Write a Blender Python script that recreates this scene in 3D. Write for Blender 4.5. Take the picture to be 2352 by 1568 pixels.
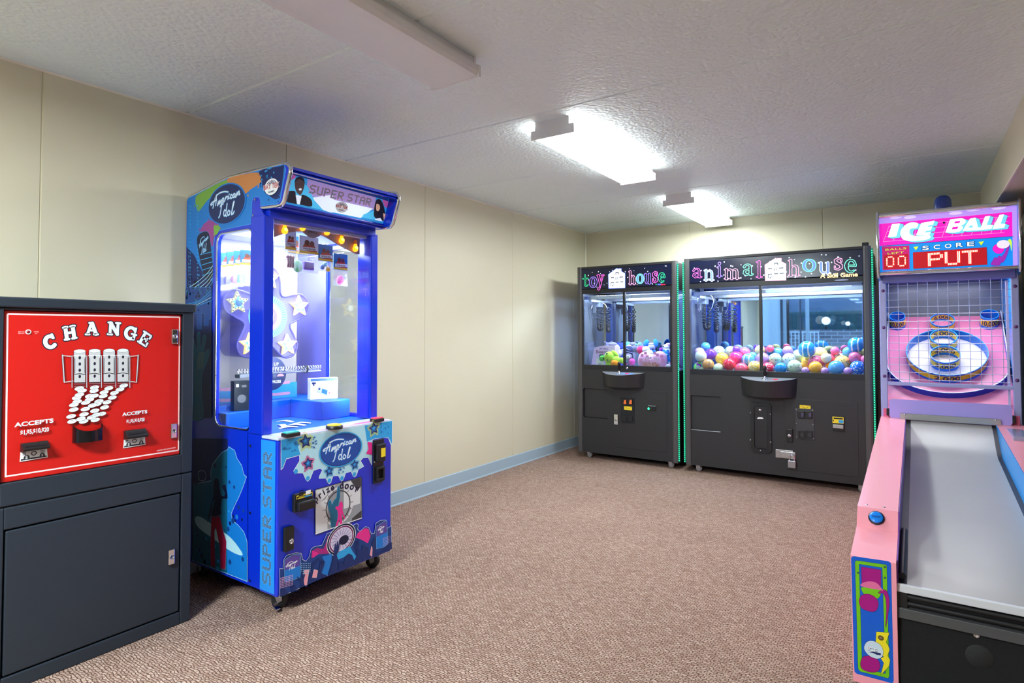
# Arcade room: change machine, prize-wheel cabinet, two claw machines and an alley-roller game.
import bpy, bmesh, math, random
from mathutils import Vector, Matrix
from mathutils.geometry import tessellate_polygon

random.seed(7)
for o in list(bpy.data.objects):
    bpy.data.objects.remove(o)
SC = bpy.context.scene
COL = SC.collection

# ------------------------------------------------------------------ camera
CAM_H = 1.25
F_PX, PP_Y = 1369.63, 729.51
YAW, PITCH, ROLL = 0.596185, 0.0269741, -0.0012221
_cy, _sy, _cp, _sp = math.cos(YAW), math.sin(YAW), math.cos(PITCH), math.sin(PITCH)
FW = Vector((-_sy*_cp, _cy*_cp, _sp))
_R0 = Vector((_cy, _sy, 0)); _U0 = _R0.cross(FW)
RT = math.cos(ROLL)*_R0 + math.sin(ROLL)*_U0
UP = -math.sin(ROLL)*_R0 + math.cos(ROLL)*_U0
cam = bpy.data.cameras.new('camera')
cam.sensor_width = 36.0
cam.lens = 36.0*F_PX/2352.0
cam.shift_y = (PP_Y-784.0)/2352.0
cam.clip_start = 0.02
camo = bpy.data.objects.new('camera', cam)
COL.objects.link(camo)
mw = Matrix.Identity(4)
for i in range(3):
    mw[i][0], mw[i][1], mw[i][2] = RT[i], UP[i], -FW[i]
mw[2][3] = CAM_H
camo.matrix_world = mw
SC.camera = camo

# ------------------------------------------------------------------ look and light levels
SC.view_settings.view_transform = 'Standard'
SC.view_settings.look = 'None'
SC.view_settings.exposure = 0.36
SC.view_settings.gamma = 1.0
SC.view_settings.use_curve_mapping = False
SC.cycles.max_bounces = 7
SC.cycles.diffuse_bounces = 5
SC.cycles.glossy_bounces = 4
SC.cycles.transparent_max_bounces = 16
SC.cycles.caustics_reflective = False
SC.cycles.caustics_refractive = False
SC.cycles.sample_clamp_indirect = 6.0
SC.cycles.use_denoising = True
SC.cycles.use_light_tree = False
SC.cycles.use_adaptive_sampling = True
SC.cycles.adaptive_threshold = 0.03
LENS_ON = 33.0         # fluorescent fixtures that are lit
LENS_FILL = 4.0        # unseen fill fixture added behind the camera
TUBE_W, FILL_BACK_W = 9.0, 165.0   # light sent down by the tubes of a lit fixture, in watts
SKY = (2.0, 2.5, 3.1, 1.0)

world = bpy.data.worlds.new('dusk_sky')
SC.world = world
world.use_nodes = True
wb = world.node_tree.nodes['Background']
wb.inputs['Color'].default_value = SKY
wb.inputs['Strength'].default_value = 1.0


def ray(x, y):
    """direction of sight through a point of the photograph (2352 x 1568)"""
    return FW + RT*((x-1176.0)/F_PX) + UP*((PP_Y-y)/F_PX)
def on_x(x, y, X):
    r = ray(x, y); t = X/r.x
    return Vector((0, 0, CAM_H)) + r*t
def on_y(x, y, Y):
    r = ray(x, y); t = Y/r.y
    return Vector((0, 0, CAM_H)) + r*t
def on_z(x, y, Z):
    r = ray(x, y); t = (Z-CAM_H)/r.z
    return Vector((0, 0, CAM_H)) + r*t

# ------------------------------------------------------------------ materials
def lin(c):
    c = c/255.0
    return c/12.92 if c <= 0.04045 else ((c+0.055)/1.055)**2.4
def rgb(*c):
    if isinstance(c[0], str):
        h = c[0].lstrip('#'); c = tuple(int(h[i:i+2], 16) for i in (0, 2, 4))
    elif isinstance(c[0], (tuple, list)):
        c = c[0]
    return (lin(c[0]), lin(c[1]), lin(c[2]), 1.0)
_mats = {}
def M(name, c=(200, 200, 200), rough=0.5, metal=0.0, emit=0.0, coat=0.0, alpha=1.0, spec=0.5, grain=0.0, gscale=60.0, bump=0.0):
    if name in _mats:
        return _mats[name]
    m = bpy.data.materials.new(name); m.use_nodes = True
    nt = m.node_tree; b = nt.nodes['Principled BSDF']
    col = rgb(c)
    b.inputs['Base Color'].default_value = col
    b.inputs['Roughness'].default_value = rough
    b.inputs['Metallic'].default_value = metal
    b.inputs['Specular IOR Level'].default_value = spec
    if coat:
        b.inputs['Coat Weight'].default_value = coat
        b.inputs['Coat Roughness'].default_value = 0.08
    if emit:
        b.inputs['Emission Color'].default_value = col
        b.inputs['Emission Strength'].default_value = emit
    m.cycles.emission_sampling = 'NONE'
    if alpha < 1:
        b.inputs['Alpha'].default_value = alpha
    if grain or bump:
        tc = nt.nodes.new('ShaderNodeTexCoord')
        no = nt.nodes.new('ShaderNodeTexNoise'); no.inputs['Scale'].default_value = gscale; no.inputs['Detail'].default_value = 4
        nt.links.new(tc.outputs['Object'], no.inputs['Vector'])
        if grain:
            mx = nt.nodes.new('ShaderNodeMix'); mx.data_type = 'RGBA'
            k = 1-grain
            mx.inputs[6].default_value = (col[0]*k, col[1]*k, col[2]*k, 1)
            k = 1+grain
            mx.inputs[7].default_value = (min(1, col[0]*k), min(1, col[1]*k), min(1, col[2]*k), 1)
            nt.links.new(no.outputs['Fac'], mx.inputs[0])
            nt.links.new(mx.outputs[2], b.inputs['Base Color'])
        if bump:
            bu = nt.nodes.new('ShaderNodeBump'); bu.inputs['Strength'].default_value = bump; bu.inputs['Distance'].default_value = 0.003
            nt.links.new(no.outputs['Fac'], bu.inputs['Height'])
            nt.links.new(bu.outputs['Normal'], b.inputs['Normal'])
    _mats[name] = m
    return m
def glass(name, tint=(235, 245, 250), refl=0.08, rough=0.0, haze=0.0, gain=0.6):
    """thin clear pane: see-through with a mirror-like skin, stronger at a glance; haze mixes in a pale veil painted as glow"""
    if name in _mats:
        return _mats[name]
    m = bpy.data.materials.new(name); m.use_nodes = True
    nt = m.node_tree; nt.nodes.clear()
    out = nt.nodes.new('ShaderNodeOutputMaterial')
    tr = nt.nodes.new('ShaderNodeBsdfTransparent'); tr.inputs['Color'].default_value = rgb(tint)
    gl = nt.nodes.new('ShaderNodeBsdfGlossy'); gl.inputs['Roughness'].default_value = rough
    fr = nt.nodes.new('ShaderNodeLayerWeight'); fr.inputs['Blend'].default_value = 0.2
    mp = nt.nodes.new('ShaderNodeMath'); mp.operation = 'MULTIPLY_ADD'; mp.use_clamp = True
    mp.inputs[1].default_value = gain; mp.inputs[2].default_value = refl
    nt.links.new(fr.outputs['Fresnel'], mp.inputs[0])
    mx = nt.nodes.new('ShaderNodeMixShader')
    nt.links.new(mp.outputs[0], mx.inputs[0]); nt.links.new(tr.outputs[0], mx.inputs[1]); nt.links.new(gl.outputs[0], mx.inputs[2])
    last = mx
    if haze:
        df = nt.nodes.new('ShaderNodeBsdfDiffuse'); df.inputs['Color'].default_value = (0.8, 0.85, 0.9, 1)
        m2 = nt.nodes.new('ShaderNodeMixShader'); m2.inputs[0].default_value = haze
        nt.links.new(mx.outputs[0], m2.inputs[1]); nt.links.new(df.outputs[0], m2.inputs[2]); last = m2
    nt.links.new(last.outputs[0], out.inputs['Surface'])
    _mats[name] = m
    return m

# ------------------------------------------------------------------ mesh building
class MB:
    def __init__(s):
        s.v, s.f, s.m, s.sm, s.mats = [], [], [], [], []
    def mi(s, mat):
        if mat not in s.mats:
            s.mats.append(mat)
        return s.mats.index(mat)
    def add(s, vs, fs, mat, smooth=False):
        n = len(s.v); k = s.mi(mat)
        s.v += [Vector(p) for p in vs]
        for f in fs:
            s.f.append([n+i for i in f]); s.m.append(k); s.sm.append(smooth)
        return s
    def bm(s, b, mat, smooth=False, mtx=None):
        b.verts.index_update()
        s.add([(mtx @ v.co) if mtx else v.co.copy() for v in b.verts], [[v.index for v in f.verts] for f in b.faces], mat, smooth)
        b.free()
        return s
    def box(s, a, c, mat, bev=0.0, seg=2, mtx=None):
        b = bmesh.new()
        bmesh.ops.create_cube(b, size=1.0)
        lo = [min(a[i], c[i]) for i in range(3)]; hi = [max(a[i], c[i]) for i in range(3)]
        for v in b.verts:
            v.co = Vector([lo[i] if v.co[i] < 0 else hi[i] for i in range(3)])
        if bev:
            bmesh.ops.bevel(b, geom=b.edges[:], offset=min(bev, 0.49*min(hi[i]-lo[i] for i in range(3))), segments=seg, affect='EDGES', profile=0.5)
        return s.bm(b, mat, False, mtx)
    def prism(s, poly, axis, a, c, mat, smooth=False, holes=()):
        """closed outline (two coordinates), with holes, drawn out along an axis from a to c"""
        def P(p, w):
            return {'x': (w, p[0], p[1]), 'y': (p[0], w, p[1]), 'z': (p[0], p[1], w)}[axis]
        loops = [list(poly)]+[list(h) for h in holes]
        al = [p for l in loops for p in l]; n = len(al)
        vs = [P(p, a) for p in al]+[P(p, c) for p in al]
        tris = tessellate_polygon([[Vector((p[0], p[1], 0)) for p in l] for l in loops])
        fs = [list(t) for t in tris]+[[i+n for i in t][::-1] for t in tris]
        s.add(vs, fs, mat, False)
        k0 = 0
        for l in loops:
            m = len(l)
            s.add(vs, [[k0+i, k0+(i+1) % m, k0+(i+1) % m+n, k0+i+n] for i in range(m)], mat, smooth)
            k0 += m
        return s
    def tube(s, path, r, mat, n=8, closed=False, smooth=True):
        path = [Vector(p) for p in path]; m = len(path)
        rs = r if isinstance(r, (list, tuple)) else [r]*m
        vs, fs = [], []
        t0 = (path[1]-path[0]).normalized()
        a = Vector((0, 0, 1)) if abs(t0.z) < 0.9 else Vector((1, 0, 0))
        nrm = t0.cross(a).normalized()
        for i in range(m):
            if closed:
                t = (path[(i+1) % m]-path[i-1]).normalized()
            else:
                t = (path[min(i+1, m-1)]-path[max(i-1, 0)]).normalized()
            nrm = (nrm-t*nrm.dot(t)).normalized(); bi = t.cross(nrm)
            for k in range(n):
                an = 2*math.pi*k/n
                vs.append(path[i]+(nrm*math.cos(an)+bi*math.sin(an))*rs[i])
        for i in range(m if closed else m-1):
            j = (i+1) % m
            for k in range(n):
                l = (k+1) % n
                fs.append([i*n+k, i*n+l, j*n+l, j*n+k])
        s.add(vs, fs, mat, smooth)
        if not closed:
            s.add(vs[:n], [list(range(n))[::-1]], mat); s.add(vs[-n:], [list(range(n))], mat)
        return s
    def lathe(s, prof, o, ax, mat, n=24, smooth=True):
        """(radius, height) profile turned about an axis"""
        o = Vector(o); ax = Vector(ax).normalized()
        a = Vector((0, 0, 1)) if abs(ax.z) < 0.9 else Vector((1, 0, 0))
        u = ax.cross(a).normalized(); w = ax.cross(u)
        vs, fs = [], []
        for r, h in prof:
            for k in range(n):
                an = 2*math.pi*k/n
                vs.append(o+ax*h+(u*math.cos(an)+w*math.sin(an))*max(r, 1e-5))
        for i in range(len(prof)-1):
            for k in range(n):
                l = (k+1) % n
                fs.append([i*n+k, i*n+l, (i+1)*n+l, (i+1)*n+k])
        return s.add(vs, fs, mat, smooth)
    def ball(s, c, r, mat, seg=16, rings=10, mtx=None):
        r = r if isinstance(r, (tuple, list)) else (r, r, r)
        c = Vector(c); vs, fs = [], []
        for i in range(rings+1):
            th = math.pi*i/rings
            for k in range(seg):
                ph = 2*math.pi*k/seg
                p = Vector((r[0]*math.sin(th)*math.cos(ph), r[1]*math.sin(th)*math.sin(ph), r[2]*math.cos(th)))
                vs.append(c+((mtx @ p) if mtx else p))
        for i in range(rings):
            for k in range(seg):
                l = (k+1) % seg
                fs.append([i*seg+k, (i+1)*seg+k, (i+1)*seg+l, i*seg+l])
        return s.add(vs, fs, mat, True)

ROOT = {}
def mesh_of(mb, name, off):
    me = bpy.data.meshes.new(name)
    me.from_pydata([v-off for v in mb.v], [], mb.f)
    for m in mb.mats:
        me.materials.append(m)
    me.polygons.foreach_set('material_index', mb.m)
    me.polygons.foreach_set('use_smooth', mb.sm)
    me.update()
    return me
def tag(o, label=None, cat=None, group=None, kind=None):
    for k, v in (('label', label), ('category', cat), ('group', group), ('kind', kind)):
        if v:
            o[k] = v
def thing(name, label, cat, loc, group=None):
    o = bpy.data.objects.new(name, None); COL.objects.link(o)
    o.location = loc; o.empty_display_size = 0.1
    ROOT[o.name] = Vector(loc)
    tag(o, label, cat, group)
    return o
def part(mb, name, parent, label=None, kind=None, merge=False):
    off = ROOT[parent.name]
    o = bpy.data.objects.new(name, mesh_of(mb, name, off)); COL.objects.link(o)
    o.parent = parent
    ROOT[o.name] = off
    tag(o, label, None, None, kind)
    return o
def solo(mb, name, label, cat, loc=None, group=None, kind=None):
    if loc is None:
        xs = [v.x for v in mb.v]; ys = [v.y for v in mb.v]; zs = [v.z for v in mb.v]
        loc = ((min(xs)+max(xs))/2, (min(ys)+max(ys))/2, min(zs))
    loc = Vector(loc)
    o = bpy.data.objects.new(name, mesh_of(mb, name, loc)); COL.objects.link(o)
    o.location = loc
    ROOT[o.name] = loc
    tag(o, label, cat, group, kind)
    return o
def struct(mb, name):
    o = bpy.data.objects.new(name, mesh_of(mb, name, Vector((0, 0, 0)))); COL.objects.link(o)
    o['kind'] = 'structure'
    ROOT[o.name] = Vector((0, 0, 0))
    return o

# ------------------------------------------------------------------ printed artwork (flat inks laid over a face)
_txt = {}
def text_mesh(s, off=0.0):
    k = (s, off)
    if k not in _txt:
        cu = bpy.data.curves.new('lettering', 'FONT'); cu.body = s; cu.size = 1.0; cu.offset = off; cu.resolution_u = 4
        cu.fill_mode = 'FRONT'
        ob = bpy.data.objects.new('lettering', cu)
        me = bpy.data.meshes.new_from_object(ob)
        vs = [(v.co.x, v.co.y) for v in me.vertices]; fs = [list(p.vertices) for p in me.polygons]
        bpy.data.objects.remove(ob); bpy.data.curves.remove(cu); bpy.data.meshes.remove(me)
        _txt[k] = (vs, fs)
    return _txt[k]
def spline(pts, n=6, closed=False):
    P = [Vector((p[0], p[1], 0)) for p in pts]; out = []; m = len(P)
    for i in range(m if closed else m-1):
        p0 = P[i-1] if (i > 0 or closed) else P[0]; p1 = P[i]; p2 = P[(i+1) % m]
        p3 = P[(i+2) % m] if (closed or i+2 < m) else P[-1]
        for k in range(n):
            t = k/n
            q = 0.5*((2*p1)+(p2-p0)*t+(2*p0-5*p1+4*p2-p3)*t*t+(3*p1-p0-3*p2+p3)*t**3)
            out.append((q.x, q.y))
    if not closed:
        out.append((P[-1].x, P[-1].y))
    return out
def circ(c, rx, ry=None, n=28, rot=0.0, a0=0.0, a1=2*math.pi):
    ry = ry or rx; full = abs(a1-a0) > 6.28; out = []
    for k in range(n if full else n+1):
        a = a0+(a1-a0)*k/n
        x, y = rx*math.cos(a), ry*math.sin(a)
        out.append((c[0]+x*math.cos(rot)-y*math.sin(rot), c[1]+x*math.sin(rot)+y*math.cos(rot)))
    return out
def star(c, r, rin=0.45, rot=0.0, n=5):
    out = []
    for k in range(2*n):
        a = math.pi/2+rot+math.pi*k/n
        q = r if k % 2 == 0 else r*rin
        out.append((c[0]+q*math.cos(a), c[1]+q*math.sin(a)))
    return out
def rrect(x0, y0, x1, y1, r, n=5):
    out = []
    for cx, cy, a in ((x1-r, y1-r, 0), (x0+r, y1-r, 1), (x0+r, y0+r, 2), (x1-r, y0+r, 3)):
        for k in range(n+1):
            t = (a+k/n)*math.pi/2
            out.append((cx+r*math.cos(t), cy+r*math.sin(t)))
    return out
def inside(p, poly):
    r = False; n = len(poly)
    for i in range(n):
        a, b = poly[i], poly[i-1]
        if (a[1] > p[1]) != (b[1] > p[1]) and p[0] < (b[0]-a[0])*(p[1]-a[1])/(b[1]-a[1])+a[0]:
            r = not r
    return r
class Art(MB):
    def __init__(s, O, U, V, eps=0.00006, w0=0.0004):
        MB.__init__(s)
        s.O = Vector(O); s.U = Vector(U).normalized(); s.V = Vector(V).normalized(); s.N = s.U.cross(s.V).normalized()
        s.w, s.eps = w0, eps
    def uv(s, P):
        d = P-s.O
        return (d.dot(s.U), d.dot(s.V))
    def see(s, x, y):
        """the point of this face seen at a place of the photograph"""
        r = ray(x, y); t = (s.O-Vector((0, 0, CAM_H))).dot(s.N)/r.dot(s.N)
        return s.uv(Vector((0, 0, CAM_H))+r*t)
    def trace(s, pts, x0=0, y0=0, k=1.0):
        return [s.see(x0+p[0]/k, y0+p[1]/k) for p in pts]
    def up(s):
        s.w += s.eps; s.sub = 0
    def P(s, p):
        return s.O+s.U*p[0]+s.V*p[1]+s.N*s.w
    sub = 0
    k = 6e-6
    clip = None
    def raw(s, pts, fs, mat, step=1):
        if s.clip:
            c = s.clip
            pts = [(min(max(p[0], c[0]), c[1]), min(max(p[1], c[2]), c[3])) for p in pts]
        s.sub = (s.sub+step) % 9
        d = s.N*(s.sub*s.k)
        s.add([s.P(p)+d for p in pts], fs, mat)
    def poly(s, pts, mat, out=None, ow=0.002, up=True):
        if up:
            s.up()
        if out:
            s.stroke(pts, ow, out, closed=True, up=False); s.up()
        t = tessellate_polygon([[Vector((p[0], p[1], 0)) for p in pts]])
        s.raw(pts, [list(x) for x in t], mat)
        return s
    def stroke(s, pts, r, mat, closed=False, up=True, rnd=True):
        """inked line of half width r (one value or one per point), drawn as one ribbon with round ends"""
        if up:
            s.up()
        rs = list(r) if isinstance(r, (list, tuple)) else [r]*len(pts)
        P, R = [], []
        for p, q in zip(pts, rs):
            if not P or math.hypot(p[0]-P[-1][0], p[1]-P[-1][1]) > 1e-6:
                P.append(p); R.append(q)
        if closed and len(P) > 2 and math.hypot(P[0][0]-P[-1][0], P[0][1]-P[-1][1]) < 1e-6:
            P.pop(); R.pop()
        n = len(P)
        if n == 1:
            s.raw(circ(P[0], R[0], n=12), [list(range(12))], mat); return s
        D = []
        for i in range(n if closed else n-1):
            a, b = P[i], P[(i+1) % n]; l = math.hypot(b[0]-a[0], b[1]-a[1]); D.append(((b[0]-a[0])/l, (b[1]-a[1])/l))
        # split at sharp turns so the ribbon never folds over itself
        runs, cur = [], [0]
        for i in range(1, n):
            cur.append(i)
            if i < n-1 and D[i-1][0]*D[i][0]+D[i-1][1]*D[i][1] < 0.35:
                runs.append(cur); cur = [i]
        if closed:
            cur.append(0)
        runs.append(cur)
        for run in runs:
            m = len(run); L, Q = [], []
            loop = closed and len(runs) == 1
            for k, i in enumerate(run):
                a = D[i-1] if (k > 0 or loop) else D[i]
                b = D[i % len(D)] if (k < m-1 or loop) else a
                tx, ty = a[0]+b[0], a[1]+b[1]; l = math.hypot(tx, ty) or 1.0
                tx, ty = tx/l, ty/l; c = max(0.5, tx*a[0]+ty*a[1]); w = R[i]/c
                L.append((P[i][0]-ty*w, P[i][1]+tx*w)); Q.append((P[i][0]+ty*w, P[i][1]-tx*w))
            s.raw(L+Q, [[k, k+1, m+k+1, m+k] for k in range(m-1)], mat)
            if rnd and not loop:
                for i, d, sg in ((run[0], D[run[0]], -1), (run[-1], D[run[-1]-1], 1)):
                    an = math.atan2(sg*d[1], sg*d[0])
                    s.raw([(P[i][0]+R[i]*math.cos(an+t*math.pi/12), P[i][1]+R[i]*math.sin(an+t*math.pi/12)) for t in range(-6, 7)], [list(range(13))], mat)
        return s
    def disc(s, c, r, mat, ry=None, rot=0.0, out=None, ow=0.002, n=28, up=True):
        if up:
            s.up()
        if out:
            s.raw(circ(c, r+ow, (ry or r)+ow, n, rot), [list(range(n))], out); s.up()
        s.raw(circ(c, r, ry, n, rot), [list(range(n))], mat)
        return s
    def dots(s, cs, r, mat, n=8, up=True):
        if up:
            s.up()
        for c in cs:
            s.raw(circ(c, r, n=n), [list(range(n))], mat, 0)
        return s
    def rect(s, x0, y0, x1, y1, mat, up=True):
        if up:
            s.up()
        s.raw([(x0, y0), (x1, y0), (x1, y1), (x0, y1)], [[0, 1, 2, 3]], mat)
        return s
    def text(s, t, x, y, h, mat, off=0.0, shear=0.0, rot=0.0, w=None, align='c', up=True, box=None):
        """lettering of cap height h, placed by its middle (c) or left (l) of the base line"""
        if up:
            s.up()
        vs, fs = text_mesh(t, off)
        if not vs:
            return s
        v0, _ = text_mesh(t, 0.0)
        xa, xb = min(v[0] for v in v0), max(v[0] for v in v0)
        cap, _ = text_mesh('H', 0.0); ch = max(v[1] for v in cap)
        k = h/ch; kx = (w/(xb-xa)) if w else k
        mid = (xa+xb)/2 if align == 'c' else xa
        cr, sr = math.cos(rot), math.sin(rot); out = []
        for vx, vy in vs:
            px = (vx-mid)*kx+vy*k*shear; py = vy*k
            out.append((x+px*cr-py*sr, y+px*sr+py*cr))
        s.raw(out, fs, mat)
        return s

DOT5 = {'S': '01111 10000 10000 01110 00001 00001 11110', 'U': '10001 10001 10001 10001 10001 10001 01110', 'P': '11110 10001 10001 11110 10000 10000 10000',
        'E': '11111 10000 10000 11110 10000 10000 11111', 'R': '11110 10001 10001 11110 10100 10010 10001', 'T': '11111 00100 00100 00100 00100 00100 00100',
        'A': '01110 10001 10001 11111 10001 10001 10001', '0': '01110 10001 10001 10001 10001 10001 01110'}
def dot_cells(ch):
    return [(c, 6-r) for r, row in enumerate(DOT5[ch].split()) for c, b in enumerate(row) if b == '1']
def led_word(art, word, x, y, cw, ch, ink, dot, edge=None, adv=None, thick=0.62, sub=2):
    """blocky dotted lettering: a solid letter body in ink, rows of small dots over it"""
    adv = adv or cw*6.4
    cells = []
    for i, c in enumerate(word):
        if c == ' ':
            continue
        for a, b in dot_cells(c):
            cells.append((x+i*adv+a*cw, y+b*ch))
    for grow, m in (((0.34, edge),) if edge else ())+((0.14, ink),):
        art.up()
        for cx, cy in cells:
            g = grow*cw
            art.raw([(cx-cw*0.5-g, cy-ch*0.5-g), (cx+cw*0.5+g, cy-ch*0.5-g), (cx+cw*0.5+g, cy+ch*0.5+g), (cx-cw*0.5-g, cy+ch*0.5+g)], [[0, 1, 2, 3]], m)
    ds = []
    for cx, cy in cells:
        for p in range(sub):
            for q in range(sub):
                ds.append((cx+((p+0.5)/sub-0.5)*cw, cy+((q+0.5)/sub-0.5)*ch))
    art.dots(ds, min(cw, ch)*0.27/sub*1.15, dot, n=6)
def quad_rot(axis, ang, c):
    c = Vector(c)
    return Matrix.Translation(c) @ Matrix.Rotation(ang, 4, axis) @ Matrix.Translation(-c)

# ------------------------------------------------------------------ common materials
BLACK = M('black_plastic', (22, 23, 25), 0.4)
CHROME = M('chrome', (225, 228, 235), 0.12, 1.0)
STEEL = M('brushed_steel', (190, 192, 196), 0.3, 1.0)
WHITE = M('white_ink', (240, 242, 245), 0.45)
INK = M('black_ink', (14, 15, 20), 0.45)
RUBBER = M('caster_rubber', (60, 62, 64), 0.6)
GREYRUB = M('caster_grey', (150, 152, 155), 0.55)
# ------------------------------------------------------------------ ceiling lights
WL, RW, FW_Y, CEIL = -3.17, 6.20, -3.0, 2.415
def lens_mat(name, strength):
    m = bpy.data.materials.new(name); m.use_nodes = True
    nt = m.node_tree; b = nt.nodes['Principled BSDF']
    b.inputs['Base Color'].default_value = rgb(228, 229, 231)
    b.inputs['Roughness'].default_value = 0.35
    tc = nt.nodes.new('ShaderNodeTexCoord'); wv = nt.nodes.new('ShaderNodeTexWave')
    wv.wave_type = 'BANDS'; wv.bands_direction = 'Y'; wv.inputs['Scale'].default_value = 90
    nt.links.new(tc.outputs['Object'], wv.inputs['Vector'])
    bu = nt.nodes.new('ShaderNodeBump'); bu.inputs['Strength'].default_value = 0.25; bu.inputs['Distance'].default_value = 0.002
    nt.links.new(wv.outputs['Fac'], bu.inputs['Height']); nt.links.new(bu.outputs['Normal'], b.inputs['Normal'])
    if strength:
        b.inputs['Emission Color'].default_value = (0.94, 1.0, 1.0, 1)
        b.inputs['Emission Strength'].default_value = strength
    return m
LENS_SIDE = lens_mat('lens_lit_side', LENS_ON*0.14)
LENS_DIM = lens_mat('lens_lit_soft', LENS_ON*0.22)
LENS_LIT, LENS_OFF, LENS_REAR = lens_mat('lens_lit', LENS_ON), lens_mat('lens_unlit', 0), lens_mat('lens_fill_rear', LENS_FILL)
FIXT = M('fixture_enamel', (226, 227, 229), 0.4)
def ceiling_light(y0, y1, lens, label, watts=0.0, span=0.95):
    xc = -1.625
    t = thing('ceiling_light', label, 'ceiling light', (xc, (y0+y1)/2, 2.325), 'wraparound fluorescent fixtures in one row')
    part(MB().box((xc-0.10, y0+0.006, 2.372), (xc+0.10, y1-0.006, CEIL), FIXT, 0.003), 'housing', t)
    pr = [(xc-0.128, 2.372), (xc-0.128, 2.345), (xc-0.118, 2.33), (xc-0.09, 2.327), (xc+0.09, 2.327), (xc+0.118, 2.33), (xc+0.128, 2.345), (xc+0.128, 2.372)]
    d = MB().prism(pr, 'y', y0+0.012, y1-0.012, lens)
    if lens is LENS_LIT:                      # the tubes show through the sides of the lens less brightly
        k = d.mi(LENS_SIDE)
        for i, f in enumerate(d.f):
            if len(f) == 4 and abs(sum(d.v[j].x for j in f)/4-xc) > 0.11:
                d.m[i] = k
    part(d, 'diffuser', t)
    for a in (y0, y1-0.012):
        e = [(xc-0.132, 2.324), (xc+0.132, 2.324), (xc+0.132, 2.372), (xc+0.106, 2.372), (xc+0.106, CEIL), (xc-0.106, CEIL), (xc-0.106, 2.372), (xc-0.132, 2.372)]
        part(MB().prism(e, 'y', a, a+0.012, FIXT), 'end_cap', t)
    if watts:
        la = bpy.data.lights.new('tube_light', 'AREA'); la.shape = 'RECTANGLE'; la.size = 0.24; la.size_y = (y1-y0)*span; la.energy = watts; la.color = (0.885, 1.015, 1.05)
        lo = bpy.data.objects.new('tube_light', la); COL.objects.link(lo); lo.parent = t; lo.location = (0, 0, -0.003)
    return t
ceiling_light(0.73, 1.97, LENS_OFF, 'unlit grey ceiling light nearest the camera, cut by the top of the photo')
ceiling_light(2.78, 4.00, LENS_LIT, 'lit white ceiling light in the middle of the row, over the open carpet', TUBE_W)
ceiling_light(4.86, 6.09, LENS_DIM, 'lit white ceiling light farthest back, close to the rear wall', TUBE_W*4.0, 0.55)
ceiling_light(-1.35, -0.12, LENS_REAR, 'added unseen fill light on the ceiling behind the camera, past the unlit one', FILL_BACK_W)  # fill fixture added out of view to brighten the room

# ------------------------------------------------------------------ room shell
def stucco(name, c, scale, strength, dist):
    m = bpy.data.materials.new(name); m.use_nodes = True
    nt = m.node_tree; b = nt.nodes['Principled BSDF']
    b.inputs['Base Color'].default_value = rgb(c); b.inputs['Roughness'].default_value = 0.55
    b.inputs['Specular IOR Level'].default_value = 0.35
    tc = nt.nodes.new('ShaderNodeTexCoord')
    n1 = nt.nodes.new('ShaderNodeTexNoise'); n1.inputs['Scale'].default_value = scale; n1.inputs['Detail'].default_value = 1; n1.inputs['Roughness'].default_value = 0.55
    n2 = nt.nodes.new('ShaderNodeTexVoronoi'); n2.inputs['Scale'].default_value = scale*0.7; n2.feature = 'F1'
    n3 = nt.nodes.new('ShaderNodeTexNoise'); n3.inputs['Scale'].default_value = 1.7
    for n in (n1, n2, n3):
        nt.links.new(tc.outputs['Object'], n.inputs['Vector'])
    ad = nt.nodes.new('ShaderNodeMath'); ad.operation = 'SUBTRACT'
    nt.links.new(n1.outputs['Fac'], ad.inputs[0]); nt.links.new(n2.outputs['Distance'], ad.inputs[1])
    bu = nt.nodes.new('ShaderNodeBump'); bu.inputs['Strength'].default_value = strength; bu.inputs['Distance'].default_value = dist
    nt.links.new(ad.outputs[0], bu.inputs['Height']); nt.links.new(bu.outputs['Normal'], b.inputs['Normal'])
    mx = nt.nodes.new('ShaderNodeMix'); mx.data_type = 'RGBA'
    k = rgb(c)
    mx.inputs[6].default_value = (k[0]*0.94, k[1]*0.94, k[2]*0.94, 1); mx.inputs[7].default_value = k
    nt.links.new(n3.outputs['Fac'], mx.inputs[0]); nt.links.new(mx.outputs[2], b.inputs['Base Color'])
    return m
CEILM = stucco('ceiling_stucco', (238, 250, 250), 62.0, 0.7, 0.006)
def vinyl(name, c):
    m = bpy.data.materials.new(name); m.use_nodes = True
    nt = m.node_tree; b = nt.nodes['Principled BSDF']
    b.inputs['Roughness'].default_value = 0.42; b.inputs['Specular IOR Level'].default_value = 0.4
    tc = nt.nodes.new('ShaderNodeTexCoord')
    n1 = nt.nodes.new('ShaderNodeTexNoise'); n1.inputs['Scale'].default_value = 110; n1.inputs['Detail'].default_value = 3
    n2 = nt.nodes.new('ShaderNodeTexNoise'); n2.inputs['Scale'].default_value = 3.0
    nt.links.new(tc.outputs['Object'], n1.inputs['Vector']); nt.links.new(tc.outputs['Object'], n2.inputs['Vector'])
    bu = nt.nodes.new('ShaderNodeBump'); bu.inputs['Strength'].default_value = 0.12; bu.inputs['Distance'].default_value = 0.002
    nt.links.new(n1.outputs['Fac'], bu.inputs['Height']); nt.links.new(bu.outputs['Normal'], b.inputs['Normal'])
    k = rgb(c); mx = nt.nodes.new('ShaderNodeMix'); mx.data_type = 'RGBA'
    mx.inputs[6].default_value = (k[0]*0.95, k[1]*0.95, k[2]*0.94, 1); mx.inputs[7].default_value = k
    nt.links.new(n2.outputs['Fac'], mx.inputs[0]); nt.links.new(mx.outputs[2], b.inputs['Base Color'])
    return m
WALLM = vinyl('wall_vinyl_beige', (212, 204, 178))
TRIMM = M('trim_cream', (232, 224, 205), 0.45)
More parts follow.
